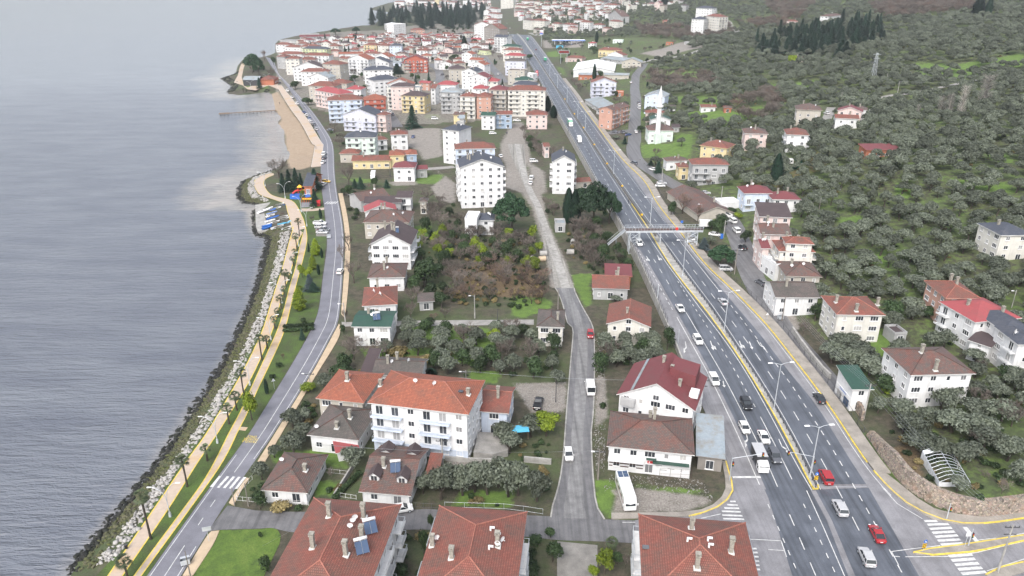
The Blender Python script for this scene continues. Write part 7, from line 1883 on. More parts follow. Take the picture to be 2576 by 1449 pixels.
# ================================================================ lamps, poles, wires
def lamp_double():
 r=MB();r.tube([(0,0,0),(0,0,11.6)],[.13,.07],8);r.box((0,0,.12),(.4,.4,.25));a=MB();b=MB()
 for s in(-1,1):a.tube([(0,0,11.4),(s*.9,0,11.8),(s*2.1,0,12.0)],[.06,.05,.04],5);b.box((s*2.45,0,12.0),(.95,.34,.14),0,0,.8)
 return r.mesh('pole',M['galv']),a.mesh('arm',M['galv']),[MB().box((s*2.45,0,12.0),(1.05,.38,.16),0,0,.8).mesh('lamp_head',M['frame']) for s in(-1,1)]
LD=lamp_double()
def put_lamp(X,Y,z,rz,label,h=1.):
 r=empty('street_lamp',(X,Y,z),rz,label,'street lamp','double armed highway lamps');link('pole',LD[0],r);link('arm',LD[1],r);[link('lamp_head',m_,r) for m_ in LD[2]];r.scale=(1,1,h);return r
HLAMP=[('D',470,458,'highway lamp at the nose of the median, above the red van'),('H',75,1225,'highway lamp on the median beside the black coupe'),('G',2142,440,'highway lamp on the median right of the white jeep'),('K',828,1330,'highway lamp on the wide paved median below the footbridge'),('K',550,850,'highway lamp on the median hidden behind the footbridge deck'),('K',150,320,'highway lamp on the median left of the parked fir'),('N',2150,1390-60,'median lamp right of the white box truck'),('N',2052,1215,'median lamp right of the green lorry'),('N',1935,1050,'slender median lamp above the green lorry'),('N',1830,900,'far median lamp beside the grey fence'),('N',1745,790,'far median lamp near the red roadside sign')]
for tl,x,y,lb in HLAMP:
 X,Y=road_pt(*T(tl,x,y));Xm=(at('LK',Y)+at('RK',Y))/2 if Y>YN else X;put_lamp(float(Xm),Y,float(RH(Y))+.15,math.radians(5),lb)
def lamp_curved():
 r=MB();r.tube([(0,0,.9),(0,0,3.2)],[.10,.08],8);b=MB();b.box((0,0,.45),(.42,.42,.95),0,0,.8);arms=[];hd=[]
 for s,hh in((-1,6.6),(1,7.4)):
  a=MB();a.tube([(0,0,3.1)]+[(s*2.3*(1-math.cos(t_*PI/2)),0,3.1+(hh-3.1)*math.sin(t_*PI/2)) for t_ in(.15,.3,.45,.6,.75,.9,1)],.055,6);arms.append(a.mesh('curved_arm',M['galv']));hd.append(MB().box((s*2.6,0,hh+.02),(.8,.28,.09)).mesh('lamp_head',M['frame']))
 return r.mesh('pole',M['galv']),b.mesh('pole_base',M['galv']),arms,hd
LC=lamp_curved()
for tl,x,y,lb in[('A',1715,852,'curved double lamp on the grass strip beside the leaning palm'),('A',2190,112,'curved lamp standing above the short promenade palm'),('E',2516,978,'curved double lamp below the slender palm'),('F',150,522,'curved lamp right of the two mid promenade palms'),('F',265,152,'curved lamp beside a young palm on the upper grass strip'),('I',920,1305,'curved lamp between the boats palms and lime bushes'),('I',995,1030,'curved lamp right of the lower boats palm'),('I',1076,828,'curved double lamp left of the parked cars'),('I',1020,685,'curved double lamp below the play court'),('I',858,548,'curved double lamp before the dark firs'),('I',657,425,'curved lamp on the rounded promontory'),('M',515,905,'curved lamp at the tea garden lawn'),('M',450,858,'curved lamp on the harbour promenade'),('M',680,830,'curved lamp beside the tea house')]:
 X,Y,z=gp(*T(tl,x,y));r=empty('promenade_lamp',(X,Y,LAND+.05),.05,lb,'street lamp','curved promenade lamps');link('pole',LC[0],r);link('pole_base',LC[1],r);[link('curved_arm',m_,r) for m_ in LC[2]];[link('lamp_head',m_,r) for m_ in LC[3]];occ_poly([(X-1,Y-1),(X+1,Y-1),(X+1,Y+1),(X-1,Y+1)])
def hgt(X,Y,Z,yt):
 lo,hi=.2,45
 for _ in range(30):
  m_=(lo+hi)/2
  if proj(X,Y,Z+m_)[1]>yt:lo=m_
  else:hi=m_
 return lo
POLES={}
def utility(key,tl,x,y,yt,label,arm=1,mat='pole',lamp=0,group='utility poles',rz=0,cat='utility pole'):
 X,Y,z=gp(*T(tl,x,y));h=hgt(X,Y,z,T(tl,x,yt)[1]);r=empty('utility_pole',(X,Y,z),rz,label,cat,group);w_=.16 if h>6 else .1
 MB().tube([(0,0,-.3),(0,0,h)],[w_*1.25,w_*.7],8).build('pole',M[mat],r)
 if arm:
  a=MB();a.box((0,0,h-.5),(2.4,.12,.12));
  for s in(-1.1,-.4,.4,1.1):a.tube([(s,0,h-.44),(s,0,h-.15)],.06,5)
  if arm>1:a.box((0,0,h-1.9),(2.0,.12,.12))
  a.build('crossarm',M['darkmetal'],r)
 if lamp:l=MB();l.tube([(0,0,h-.4),(lamp*.9,-.3,h-.1)],.04,4);l.build('lamp_arm',M['galv'],r);MB().box((lamp*1.3,-.4,h-.05),(.7,.28,.14),0,0,.8).build('lamp_head',M['frame'],r)
 POLES[key]=(X,Y,z+h);return r
for a_ in[('p1','D',2305,1425,935,'tall concrete pole with crossarms in the bottom right corner',2,'concrete',0),('p2','H',960,1320,965,'concrete pole with crossarm before the small shop',1,'concrete',0),('p3','H',140,330,95,'wooden pole at the grey dumpster',0,'pole',0),('p4','F',545,965,850,'concrete pole with a lamp over the bright green tree',1,'concrete',-1),('p5','B',1880,335,70,'dark pole before the cream apartment block',1,'concrete',0),('p6','A',2362,742,560,'thin wooden pole at the white fence corner, left one',0,'pole',0),('p7','A',2500,746,515,'thin wooden pole at the white fence corner, right one',0,'pole',0),('p8','A',1921,1470,1195,'dark pole beside the grey dumpster at the bottom',0,'pole',0),('p9','G',462,222,15,'pole above the half red half grey roof',0,'pole',0),('p10','G',440,1150,945,'slim dark pole in the muddy yard',0,'darkmetal',0),('p11','F',2202,305,70,'pale pole with a lamp in the orchard',0,'concrete',-1),('p12','F',2115,975,830,'pole with a transformer behind the cream block',1,'concrete',-1),('p13','K',620,392,225,'pole at the corner of the parked white cars',1,'concrete',0),('p14','K',1208,655,425,'pole at the white car port',1,'concrete',0),('p15','K',1352,1310,1055,'pole with crossarm right of the round pine',2,'pole',1),('p16','K',1243,945,770,'pole beside the blue container',0,'concrete',1),('p17','G',1900,1180,915,'pole with crossarm on the slip lane pavement',2,'concrete',0),('p18','C',2190,490,300,'thick grey pole at the right traffic light',0,'concrete',0),('p19','P',725,1065,930,'pale pole above the hillside houses',0,'concrete',0),('p20','P',1298,962,818,'lattice like pale pole among the upper olives',1,'concrete',0),('p21','P',1185,850,738,'pale pole at the hill track, lower one',1,'concrete',0),('p22','P',1040,705,620,'pale pole left of the lattice mast',1,'concrete',0),('p23','P',635,680,600,'pale pole right of the grove house',0,'concrete',0),('p24','P',846,665,603,'pale pole below the conifer grove edge',0,'concrete',0),('p25','P',1235,735,676,'pale pole right of the hill track',0,'concrete',0),('p26','L',510,680,545,'leaning wooden pole among the olives above the pink house',0,'pole',0),('p27','J',190,1290,1150,'wooden pole in the village gardens',0,'pole',0),('p28','I',1915,330,180,'pole beside the house with outside stair',0,'darkmetal',0),('p29','F',900,350,150,'pole with a lamp at the coast pavement above the green roof',0,'concrete',-1),('p30','F',2432,372,210,'thin pole beside the garden lane',0,'darkmetal',0),('p31','G',1665,605,415,'white metal lamp post on the slip lane',0,'galv',0),('p32','G',1457,180,-30,'white metal pole on the highway retaining wall',0,'galv',0),('p33','K',720,700,610,'small pole at the restaurant corner',0,'pole',0),('p34','K',1010,770,600,'white lamp over the restaurant roof',0,'pole',-1),('p35','O',705,1400,1230,'pole at the mosque corner',1,'concrete',0),('p36','O',1240,1030,985,'thin pole above the white meadow house',0,'pole',0),('p37','N',1160,790,700,'slim lamp post on the terrace street',0,'galv',0),('p38','M',1570,740,680,'slim lamp post beside the town street',0,'galv',0),('p39','N',555,820,745,'white lamp post by the playground in town',0,'galv',0),('p40','C',865,480,180,'leaning pole beside the rubbish at the village street',1,'pole',-1),('p41','H',2450,200,20,'pole right of the salmon house',0,'concrete',-1)]:
 utility(*a_)
for i,(x,y,yt) in enumerate([(160,220,40),(240,375,190),(330,560,335),(485,700,510),(627,965,770),(723,1195,930),(810,1440,1245)]):
 X_,Y_=1308.1+x*.09765,125.8+y*.09765;X,Y,z=gp(X_,Y_);h=hgt(X,Y,z,125.8+yt*.09765);r=empty('roadside_pole',(X,Y,z),0,['thin dark pole beside the maroon roof row','thin dark pole before the cypress hedge in town','thin dark pole below the cypress hedge in town','thin dark pole right of the red roadside sign','thin dark pole right of the white arch','thin dark pole above the dark cypress pair','thin dark pole right of the dark cypress pair'][i],'pole','thin dark poles along the left highway edge');MB().tube([(0,0,-.3),(0,0,h)],[.1,.05],6).build('pole',M['darkmetal'],r);MB().box((.5,0,h-.1),(1.0,.08,.08)).build('bracket',M['darkmetal'],r)
X,Y=road_pt(*T('K',-133+0,-20)) if 0 else road_pt(1408.7+190*.1172,251.6+750*.1172);h=hgt(X,Y,float(RH(Y)),251.6+450*.1172);r=empty('roadside_pole',(X-.5,Y,float(RH(Y))),0,'thin dark pole between the green lorry and the white truck','pole','thin dark poles along the left highway edge');MB().tube([(0,0,-.3),(0,0,h)],[.1,.05],6).build('pole',M['darkmetal'],r)
def wire(a,b,sag,offs,lab):
 m_=MB()
 for o in offs:
  p,q=Vector(a)+Vector((o,0,-.15)),Vector(b)+Vector((o,0,-.15));m_.tube([p.lerp(q,k/10)-Vector((0,0,sag*4*(k/10)*(1-k/10))) for k in range(11)],.013,3,cap=False)
 tag(m_.build('power_line',M['metal']),lab,'power line')
wire(POLES['p2'],POLES['p1'],1.6,(-1.1,-.4,.4,1.1),'four power wires running down from the shop pole to the corner pole')
wire((POLES['p3'][0],POLES['p3'][1],POLES['p3'][2]),POLES['p2'],1.2,(-.9,-.3,.3,.9),'power wires from the dumpster pole to the shop pole');wire(POLES['p12'],(POLES['p12'][0]+62,POLES['p12'][1]-2,POLES['p12'][2]-1),1.2,(-.3,.3),'thin wires crossing from the transformer pole over the street')
wire(POLES['p5'],(POLES['p5'][0]-28,POLES['p5'][1]-26,7),.8,(0,),'pale cable sloping down over the house with dormers');wire(POLES['p40'],(POLES['p40'][0]-55,POLES['p40'][1]+2,11),1,(-.2,.2,.5),'thin wires over the village street');wire(POLES['p22'],POLES['p19'],2,(-.8,0,.8),'wires between the pale poles of the hillside');wire(POLES['p20'],(POLES['p20'][0]+150,POLES['p20'][1]-60,POLES['p20'][2]+18),4,(-.8,0,.8),'wires above the poplars');wire(POLES['p17'],POLES['p18'],1,(-.6,.6),'wires along the slip lane');wire(POLES['p22'],(POLES['p22'][0]-95,POLES['p22'][1]+220,POLES['p22'][2]+14),6,(-1,0,1),'long wires in front of the conifer grove')
# lattice mast
X,Y,z=gp(*T('P',1050,820));h=hgt(X,Y,z,T('P',1050,530)[1]);r=empty('lattice_mast',(X,Y,z),0,'tall steel lattice mast among the upper olives','mast');mb=MB()
for sx in(-1,1):
 for sy in(-1,1):mb.tube([(sx*1.5,sy*1.5,0),(sx*.4,sy*.4,h)],.09,4)
for i in range(9):
 a,b=i/9,(i+1)/9;wa,wb=1.5-1.1*a,1.5-1.1*b
 for s in(-1,1):mb.tube([(-wa,s*wa,h*a),(wb,s*wb,h*b)],.05,3);mb.tube([(s*wa,-wa,h*a),(s*wb,wb,h*b)],.05,3)
mb.build('mast_frame',M['galv'],r);MB().box((0,0,h-1),(5,.2,.2)).box((0,0,h-3.5),(4,.2,.2)).build('crossarm',M['galv'],r)
# traffic lights and signs
def signal(loc,h,rz,arm,label,rev=1):
 r=empty('traffic_light',loc,rz,label,'traffic light');MB().tube([(0,0,0),(0,0,h)],[.1,.07],8).build('pole',M['galv'],r)
 def head(x,z):b=MB();b.box((x,0,z),(.36,.28,.95));o=b.build('signal_head',M['black'],r);[MB().tube([(x,-.15,z+k),(x,-.2,z+k)],.11,8).build('signal_lens',M[m_],o) for k,m_ in((.3,'plastic_red'),(0,'plastic_yellow'),(-.3,'greenfence'))]
 if arm:MB().tube([(0,0,h-.1)]+[(arm*math.sin(t_*PI/2),0,h-.1+1.6*(1-math.cos(t_*PI/2)) if 0 else h-.1+1.5*math.sin(t_*PI/2)) for t_ in(.2,.4,.6,.8,1)],.06,6).build('arm',M['galv'],r);head(arm,h+1.1)
 head(.25,h-1.4);return r
g_=gp(*T('D',468,452));signal((g_[0]-.6,g_[1]+.4,4.28),4.2,.1,-5.4,'traffic light mast on the median nose with an arm over the left lanes')
g_=gp(*T('C',2186,495));signal((g_[0],g_[1],4.28),5.2,-.1,5.6,'traffic light mast at the right corner with a long arm over the slip lane')
g_=gp(*T('D',1792,888));signal((g_[0],g_[1],4.26),3.4,.2,0,'small traffic light on the pavement before the stone wall')
g_=gp(*T('D',2010,1160));signal((g_[0],g_[1],4.25),3.6,.2,0,'small traffic light on the striped traffic island')
def sign(loc,h,rz,shape,mat,label,size=.6,extra=None):
 r=empty('road_sign',loc,rz,label,'road sign');MB().tube([(0,0,0),(0,0,h)],.04,6).build('post',M['galv'],r);b=MB()
 if shape=='disc':b.tube([(0,-.05,h),(0,-.09,h)],size/2,16)
 elif shape=='tri':b.poly([(-size/2,-.08,h-size*.45),(size/2,-.08,h-size*.45),(0,-.08,h+size*.45)]);b.poly([(-size/2,-.05,h-size*.45),(0,-.05,h+size*.45),(size/2,-.05,h-size*.45)])
 else:b.box((0,-.07,h),(size*shape,.05,size))
 o=b.build('sign_plate',M[mat],r)
 if extra:extra(r,o,h)
 return r
def chev(r,o,h):
 MB().box((0,-.07,h-.95),(.75,.05,1.0)).build('hazard_board',M['plastic_yellow'],r);s=MB()
 for k in(-.35,0,.35):s.poly([(-.37,-.1,h-.95+k-.2),(.37,-.1,h-.95+k+.06),(.37,-.1,h-.95+k+.2),(-.37,-.1,h-.95+k-.06)])
 s.build('hazard_stripes',M['black'],r);a=MB();a.poly([(-.1,-.1,h+.15),(.12,-.1,h-.05),(.05,-.1,h-.12),(-.16,-.1,h+.08)]);a.poly([(.18,-.1,h-.2),(.2,-.1,h+.05),(-.05,-.1,h-.18)]);a.build('arrow',M['frame'],o)
g_=gp(*T('D',470,535));sign((g_[0],g_[1],4.29),2.3,.1,'disc','blue','blue keep right disc above yellow black stripes at the median nose',.75,chev)
g_=gp(*T('D',1552,1215));sign((g_[0],g_[1],4.29),2.1,.2,'disc','blue','blue keep right disc above yellow black stripes on the side island',.7,chev)
g_=gp(*T('D',1997,1165));sign((g_[0]-.4,g_[1],4.26),2.6,.1,1,'frame','square pedestrian crossing sign on the side island',.8)
g_=gp(*T('A',2105,1105));sign((g_[0],g_[1],4.1),2.8,.3,1.7,'galv','blank grey back of a road sign at the green lot',.85)
g_=gp(*T('F',187,1020));sign((g_[0],g_[1],4.05),2.6,.5,'tri','galv','grey backed triangular sign in the coast lawn',.9)
g_=gp(*T('H',520-3,322) if 0 else T('G',2560,330));sign((g_[0],g_[1],tz(g_[0],g_[1])),2.2,0,'tri','frame','white red give way sign at the lane entrance',.8)
g_=gp(*T('K',818,850));sign((g_[0],g_[1],tz(g_[0],g_[1])),2.6,0,1,'blue','blue bus stop plate behind the footbridge',.9)
def text_obj(s,size,mat,M4,ext=.01):
 cu=bpy.data.curves.new('lettering','FONT');cu.body=s;cu.size=size;cu.extrude=ext;cu.align_x='CENTER';cu.align_y='CENTER';ob=bpy.data.objects.new('lettering',cu);col.objects.link(ob)
 dg=bpy.context.evaluated_depsgraph_get();me=bpy.data.meshes.new_from_object(ob.evaluated_get(dg));col.objects.unlink(ob);bpy.data.objects.remove(ob);me.materials.clear();me.materials.append(M[mat]);return me
def billboard(tl,x0,x1,y0,y1,ybase,boardm,framem,text,textm,label,legs=(.2,.8),tsize=None,d=0):
 xc=(x0+x1)/2;X,Y,z=gp(*T(tl,xc,ybase));top=hgt(X,Y,z,T(tl,xc,y0)[1]);bot=hgt(X,Y,z,T(tl,xc,y1)[1]);Zc=Y*ct-(z+top-HC)*st;wd=(x1-x0)/4*Zc/FPX
 r=empty('billboard',(X,Y,z),0,label,'sign');MB().box((0,0,(top+bot)/2),(wd,.25,top-bot)).build('board',M[boardm],r)
 fr=MB()
 for s in(-1,1):fr.box((s*wd/2,-.02,(top+bot)/2),(.25,.34,top-bot+.25));fr.box((0,-.02,(top if s>0 else bot)),(wd-.25,.34,.25))
 fr.build('frame',M[framem],r);lg=MB()
 for k in legs:lg.tube([((k-.5)*wd,.1,-.3),((k-.5)*wd,.1,bot)],.22,8)
 lg.build('support',M['galv'],r)
 if text:
  me=text_obj(text,tsize or(top-bot)*.62,textm,None);o=link('lettering',me,r,(0,-.16,(top+bot)/2));o.rotation_euler=(PI/2,0,0);w_=max(v.co.x for v in me.vertices)-min(v.co.x for v in me.vertices)
  if w_>wd*.9:o.scale=(wd*.9/w_,1,1)
 return r,wd,top,bot
billboard('N',1847,1952,506,540,640,'black','frame','FIRATBORU','plastic_red','black roadside billboard with red lettering and white frame')
billboard('N',1822,1892,459,489,520,'skyblue','skyblue',None,None,'light blue billboard at the filling station')
r,wd,tp_,bt=billboard('N',1657,1690,305,347,470,'frame','frame','PO','plastic_red','tall filling station pylon with a blue and red sign',(.5,));MB().box((0,-.14,bt+(tp_-bt)*.25),(wd*.9,.05,(tp_-bt)*.4)).build('blue_field',M['blue'],r)
r,wd,tp_,bt=billboard('N',1618,1640,711,768,772,'red','red',None,None,'narrow upright red sign at the highway edge',(.5,));MB().tube([(0,-.14,tp_-.9),(0,-.18,tp_-.9)],.5,14).build('white_disc',M['frame'],r)
for i,ch in enumerate('MOBİL'):me=text_obj(ch,.9,'frame',None);o=link('lettering',me,r,(0,-.16,tp_-2.2-i*.95));o.rotation_euler=(PI/2,0,0)
# yellow words on the coast road, read from the far side
for i,s in enumerate(('ÖNCE','YAYALAR','YAVAŞLA')):
 X,Y=onz(*[(634,1098),(632,1104),(628,1110)][i],4.1);me=text_obj(s,1.0,'paint_yellow',None,.002);o=link('road_lettering',me,None,(X,Y,4.062));o.rotation_euler=(0,0,PI-.1);o.scale=(.75,1.2,1);tag(o,kind='structure')
# ================================================================ walls, barriers, footbridge
def wall_line(name,P,h,th,mat,label,cat,zf=None,capm=None,step=4):
 P=np.asarray(P)[:,:2];mb=MB();a,b=strip(P,th);n=len(P);zf=zf or(lambda x,y:tz(x,y));hf=h if callable(h) else(lambda x,y:h)
 for i in range(n-1):
  for s_,(p,q) in enumerate(((a[i],a[i+1]),(b[i+1],b[i]))):mb.poly([(q[0],q[1],zf(*q)-.4),(p[0],p[1],zf(*p)-.4),(p[0],p[1],zf(*p)+hf(*p)),(q[0],q[1],zf(*q)+hf(*q))])
  mb.poly([(*a[i],zf(*a[i])+hf(*a[i])),(*b[i],zf(*b[i])+hf(*b[i])),(*b[i+1],zf(*b[i+1])+hf(*b[i+1])),(*a[i+1],zf(*a[i+1])+hf(*a[i+1]))])
 for i in(0,n-1):mb.poly([(*a[i],zf(*a[i])-.4),(*b[i],zf(*b[i])-.4),(*b[i],zf(*b[i])+hf(*b[i])),(*a[i],zf(*a[i])+hf(*a[i]))])
 return tag(mb.build(name,M[mat]),label,cat)
lw=clipY(offset(W['L0'],.35),150,640);wall_line('retaining_wall',lw,lambda x,y:float(RH(y))-LAND+.75,.4,'concrete','long concrete retaining wall carrying the highway edge','wall',lambda x,y:LAND)
def fence(P,h,gap,mat,label,name='fence',rails=(.1,.95),zf=None,pr=.04,posts=True,cat='fence',dz=0):
 P=np.asarray(P)[:,:2];d=np.r_[0,np.cumsum(np.hypot(*np.diff(P,axis=0).T))];n=max(2,int(d[-1]/gap)+1);n=min(n,100);s=np.linspace(0,d[-1],n);Q=np.stack([np.interp(s,d,P[:,0]),np.interp(s,d,P[:,1])],-1);zf=zf or tz
 r=empty(name,(Q[0][0],Q[0][1],float(zf(*Q[0]))+dz),0,label,cat);o=np.array([Q[0][0],Q[0][1],float(zf(*Q[0]))+dz]);rl=MB()
 for k in rails:rl.tube([(q[0]-o[0],q[1]-o[1],float(zf(*q))+dz-o[2]+h*k) for q in Q],pr,4)
 rl.build('rail',M[mat],r)
 pm=MB().box((0,0,h/2),(pr*2.2,pr*2.2,h)).mesh('post',M[mat])
 for q in Q:link('post',pm,r,(q[0]-o[0],q[1]-o[1],float(zf(*q))+dz-o[2]))
 return r
fence(clipY(offset(W['L0'],.35),185,330),1.6,2.6,'darkmetal','dark post fence on top of the retaining wall beside the aux lane',zf=lambda x,y:RH(y)+.7)
fence(clipY(offset(W['L0'],.35),330,560),1.6,4,'darkmetal','dark post fence on the upper retaining wall',zf=lambda x,y:RH(y)+.7)
mlk=clipY(offset(W['RK'],.35),YN,245);fence(mlk,.85,2.2,'darkmetal','dark pedestrian guard rail along the narrow median','guard_rail',(.55,1.0),zf=lambda x,y:RH(y)+.16,pr=.06,cat='guard rail')
P_=clipY(.5*(inner('LK',W['RK'],0)+W['RK']),250,900);wall_line('median_barrier',P_,.8,.5,'darkconcrete','dark concrete crash barrier on the upper median','barrier',lambda x,y:float(RH(y))+.16)
for i,(x,y) in enumerate([(1614,548),(1565,475),(1527,418),(1494.8,369.4),(1467.9,326.6),(1445,291.4),(1421,254)]):
 X,Y=road_pt(x,y);r=empty('warning_board',(X,Y,float(RH(Y))+.16),0,['yellow reflector board at the near end of the concrete barrier','yellow reflector board, second from the near barrier end','yellow reflector board, third from the near barrier end','yellow reflector board beside the white box truck','yellow reflector board right of the green lorry','yellow reflector board above the green lorry','yellow reflector board farthest up the barrier'][i],'reflector board','yellow reflector boards on the median barrier');MB().box((0,0,1.2),(.8,.12,.7)).build('board',M['plastic_yellow'],r);MB().box((0,0,.45),(.15,.1,.9)).build('post',M['darkmetal'],r)
rfl=offset(clipY(W['R0'],128,330),-3.5);fence(rfl,1.5,3.4,'darkmetal','dark fence between the highway pavement and the side lane',zf=lambda x,y:RH(y)+.1)
sl_=[p[:2] for p in gps('H240,440 320,560 440,720 540,840 620,920')];wall_line('lane_wall',sl_,1.6,.5,'concrete','mossy concrete wall along the side lane','wall')
sl_=[p[:2] for p in gps('H870,1210 930,1290 945,1340')];wall_line('stone_pier',sl_,2.6,.6,'stonewall','grey stone wall stub beside the small shop','wall')
# curved stone wall bottom right with raised ground behind it
wb=WB
wt=offset(wb,.7)
if dist(np.array([wt[30][0]]),np.array([wt[30][1]]),np.array([[200,180]]),False)[0]>dist(np.array([wb[30][0]]),np.array([wb[30][1]]),np.array([[200,180]]),False)[0]:wt=offset(wb,-.7)
mb=MB();n=len(wb);wth=offset(wt,0);
hw_=lambda i:3.0*min(1,.3+i/18)
inn=wb+(wt-wb)*2.3
for i in range(n-1):
 h0,h1=hw_(i),hw_(i+1);a,b,c,d_=wb[i],wb[i+1],wt[i+1],wt[i]
 mb.poly([(a[0],a[1],3.9),(b[0],b[1],3.9),(c[0],c[1],4.2+h1),(d_[0],d_[1],4.2+h0)]);e,f=inn[i+1],inn[i];mb.poly([(d_[0],d_[1],4.2+h0),(c[0],c[1],4.2+h1),(e[0],e[1],4.2+h1),(f[0],f[1],4.2+h0)]);mb.poly([(f[0],f[1],4.2+h0),(e[0],e[1],4.2+h1),(e[0],e[1],4.2),(f[0],f[1],4.2)])
o=mb.build('stone_wall',M['stonewall']);bm=bmesh.new();bm.from_mesh(o.data);bmesh.ops.remove_doubles(bm,verts=bm.verts,dist=.001);bmesh.ops.recalc_face_normals(bm,faces=bm.faces);bm.to_mesh(o.data);bm.free();tag(o,'long curved dry stone wall at the bottom right corner','wall')
# footbridge
aL=gp(*T('K',268,1045));aR=gp(*T('K',985,1020));zt=float(RH(aR[1]))
hL=hgt(aL[0],aL[1],7.,T('K',265,905)[1]);deck=7.0+5.6
pl_,pr_=onz(*T('K',262,872),deck),onz(*T('K',1040,865),deck);A2,B2=np.array(pl_),np.array(pr_);v=(B2-A2);Lb=np.linalg.norm(v);v/=Lb;rz=math.atan2(v[1],v[0])
r=empty('footbridge',(A2[0],A2[1],0),rz,'steel footbridge with reddish deck crossing the highway','footbridge');wdk=2.6
MB().box((Lb/2,wdk/2,deck-.08),(Lb,wdk,.12)).build('deck',M['B'],r);gd=MB()
for y in(0,wdk):gd.box((Lb/2,y,deck-.45),(Lb,.12,.75))
gd.build('girder',M['galv'],r)
for y in(0,wdk):
 ra=MB();ra.tube([(0,y,deck+1.15),(Lb,y,deck+1.15)],.05,4);ra.tube([(0,y,deck+.6),(Lb,y,deck+.6)],.03,4)
 for i in range(26):ra.tube([(Lb*i/25,y,deck-.1),(Lb*i/25,y,deck+1.15)],.035,4)
 ra.build('railing',M['galv'],r)
for x0,lb in((1.5,0),(Lb-5.2,1)):
 tw=MB();zb=(6.6 if lb else 3.8)
 for dx in(0,3.4):
  for y in(0,wdk):tw.box((x0+dx,y,(deck+zb)/2-.4),(.28,.28,deck-zb-.4))
 for k in range(3):
  z0=zb+(deck-.8-zb)*k/3;z1=zb+(deck-.8-zb)*(k+1)/3
  for y in(0,wdk):tw.tube([(x0,y,z0),(x0+3.4,y,z1)],.07,4);tw.tube([(x0+3.4,y,z0),(x0,y,z1)],.07,4);tw.tube([(x0,y,z1),(x0+3.4,y,z1)],.07,4)
  for dx in(0,3.4):tw.tube([(x0+dx,0,z0),(x0+dx,wdk,z1)],.06,4)
 tw.build('tower',M['galv'],r)
sb=MB();sb.box((Lb/2-1,wdk/2,deck/2+3),(.3,.3,deck-6.3));sb.build('middle_pier',M['galv'],r)
st1=MB()
for i in range(18):st1.box((-.3-i*.32,wdk/2,deck-.2-i*.30),(.34,1.9,.06))
for y in(.35,2.25):st1.tube([(0,y,deck-.1),(-5.9,y,deck-5.5)],.12,4);st1.tube([(0,y,deck+1),(-5.9,y,deck-4.4)],.05,4);st1.tube([(-3,y,deck-3),(-3,y,4)],.1,4)
st1.build('stair',M['metal'],r);st2=MB()
for i in range(18):st2.box((Lb-1.2,wdk+.3+i*.32,deck-.2-i*.30),(1.9,.34,.06))
for x in(Lb-2.2,Lb-.2):st2.tube([(x,wdk,deck-.1),(x,wdk+5.9,deck-5.5)],.12,4);st2.tube([(x,wdk,deck+1),(x,wdk+5.9,deck-4.4)],.05,4)
st2.build('stair',M['galv'],r);MB().tube([(Lb*.655,-.10,deck+.55),(Lb*.655,-.16,deck+.55)],.55,14).build('orange_emblem',M['plastic_red'],r)
# greenhouse ruin
G_=[gp(*T('D',*p),2.4)[:2] for p in((1555,190),(1740,445),(2055,440),(1870,190))];G_=np.array(G_);zg=min(tz(*q) for q in G_);r=empty('greenhouse',(*G_[1],zg),0,'ruined greenhouse with bare roof hoops and torn plastic walls','greenhouse');o_=G_[1];fr=MB();hgh=2.4
G3=[(q[0]-o_[0],q[1]-o_[1]) for q in G_];A0,B0,C0,D0=G3  # far-left, near-left, near-right, far-right
lerp2=lambda p,q,t_:(p[0]+(q[0]-p[0])*t_,p[1]+(q[1]-p[1])*t_)
for i in range(10):
 t_=i/9;p,q=lerp2(B0,A0,t_),lerp2(C0,D0,t_);mpt=lerp2(p,q,.5)
 for e in(p,q):fr.tube([(*e,-.8),(*e,hgh)],.06,4)
 fr.tube([(*p,hgh),(*lerp2(p,q,.25),hgh+.8),(*mpt,hgh+1.1),(*lerp2(p,q,.75),hgh+.8),(*q,hgh)],.05,4)
for a,b in((A0,B0),(C0,D0)):fr.tube([(*a,hgh),(*b,hgh)],.07,4)
fr.tube([(*lerp2(A0,D0,.5),hgh+1.1),(*lerp2(B0,C0,.5),hgh+1.1)],.06,4);fr.build('frame',M['galv'],r);pw=MB()
for a,b in((A0,B0),(B0,C0)):pw.poly([(*a,-1),(*b,-1),(*b,hgh-.05),(*a,hgh-.05)])
pw.poly([(*A0,hgh),(*lerp2(A0,B0,.12),hgh),(*lerp2(lerp2(A0,D0,.5),lerp2(B0,C0,.5),.12),hgh+1.05),(*lerp2(A0,D0,.5),hgh+1.05)]);pw.build('plastic_wall',M['W'],r)
# minaret
X,Y,z=gp(*T('O',825,1440));h=hgt(X,Y,z,T('O',852,860)[1]);r=empty('minaret',(X,Y,z),0,'tall slender white minaret with pointed top beside the mint mosque','minaret');MB().box((0,0,2.2),(3.4,3.4,6.4),0,.2).build('base',M['w_mint'],r);MB().tube([(0,0,5.4),(0,0,7.2),(0,0,h*.64),],[1.7,1.35,1.15],12).build('shaft',M['w_white'],r);MB().tube([(0,0,h*.61),(0,0,h*.64),(0,0,h*.66)],[1.2,2.0,2.0],14).build('balcony',M['w_white'],r);MB().tube([(0,0,h*.66),(0,0,h*.80)],[1.0,.95],12).build('upper_shaft',M['w_white'],r);MB().tube([(0,0,h*.80),(0,0,h*.81),(0,0,h)],[1.25,1.2,.04],12).build('spire',M['w_white'],r)
X,Y,z=gp(*T('N',710,102));h=26;r=empty('minaret',(X,Y,z),0,'tiny far minaret in the town behind the dark conifers','minaret');MB().tube([(0,0,0),(0,0,h*.8)],[1.4,1.1],10).build('shaft',M['w_white'],r);MB().tube([(0,0,h*.8),(0,0,h)],[1.2,.05],10).build('spire',M['w_gray'],r)
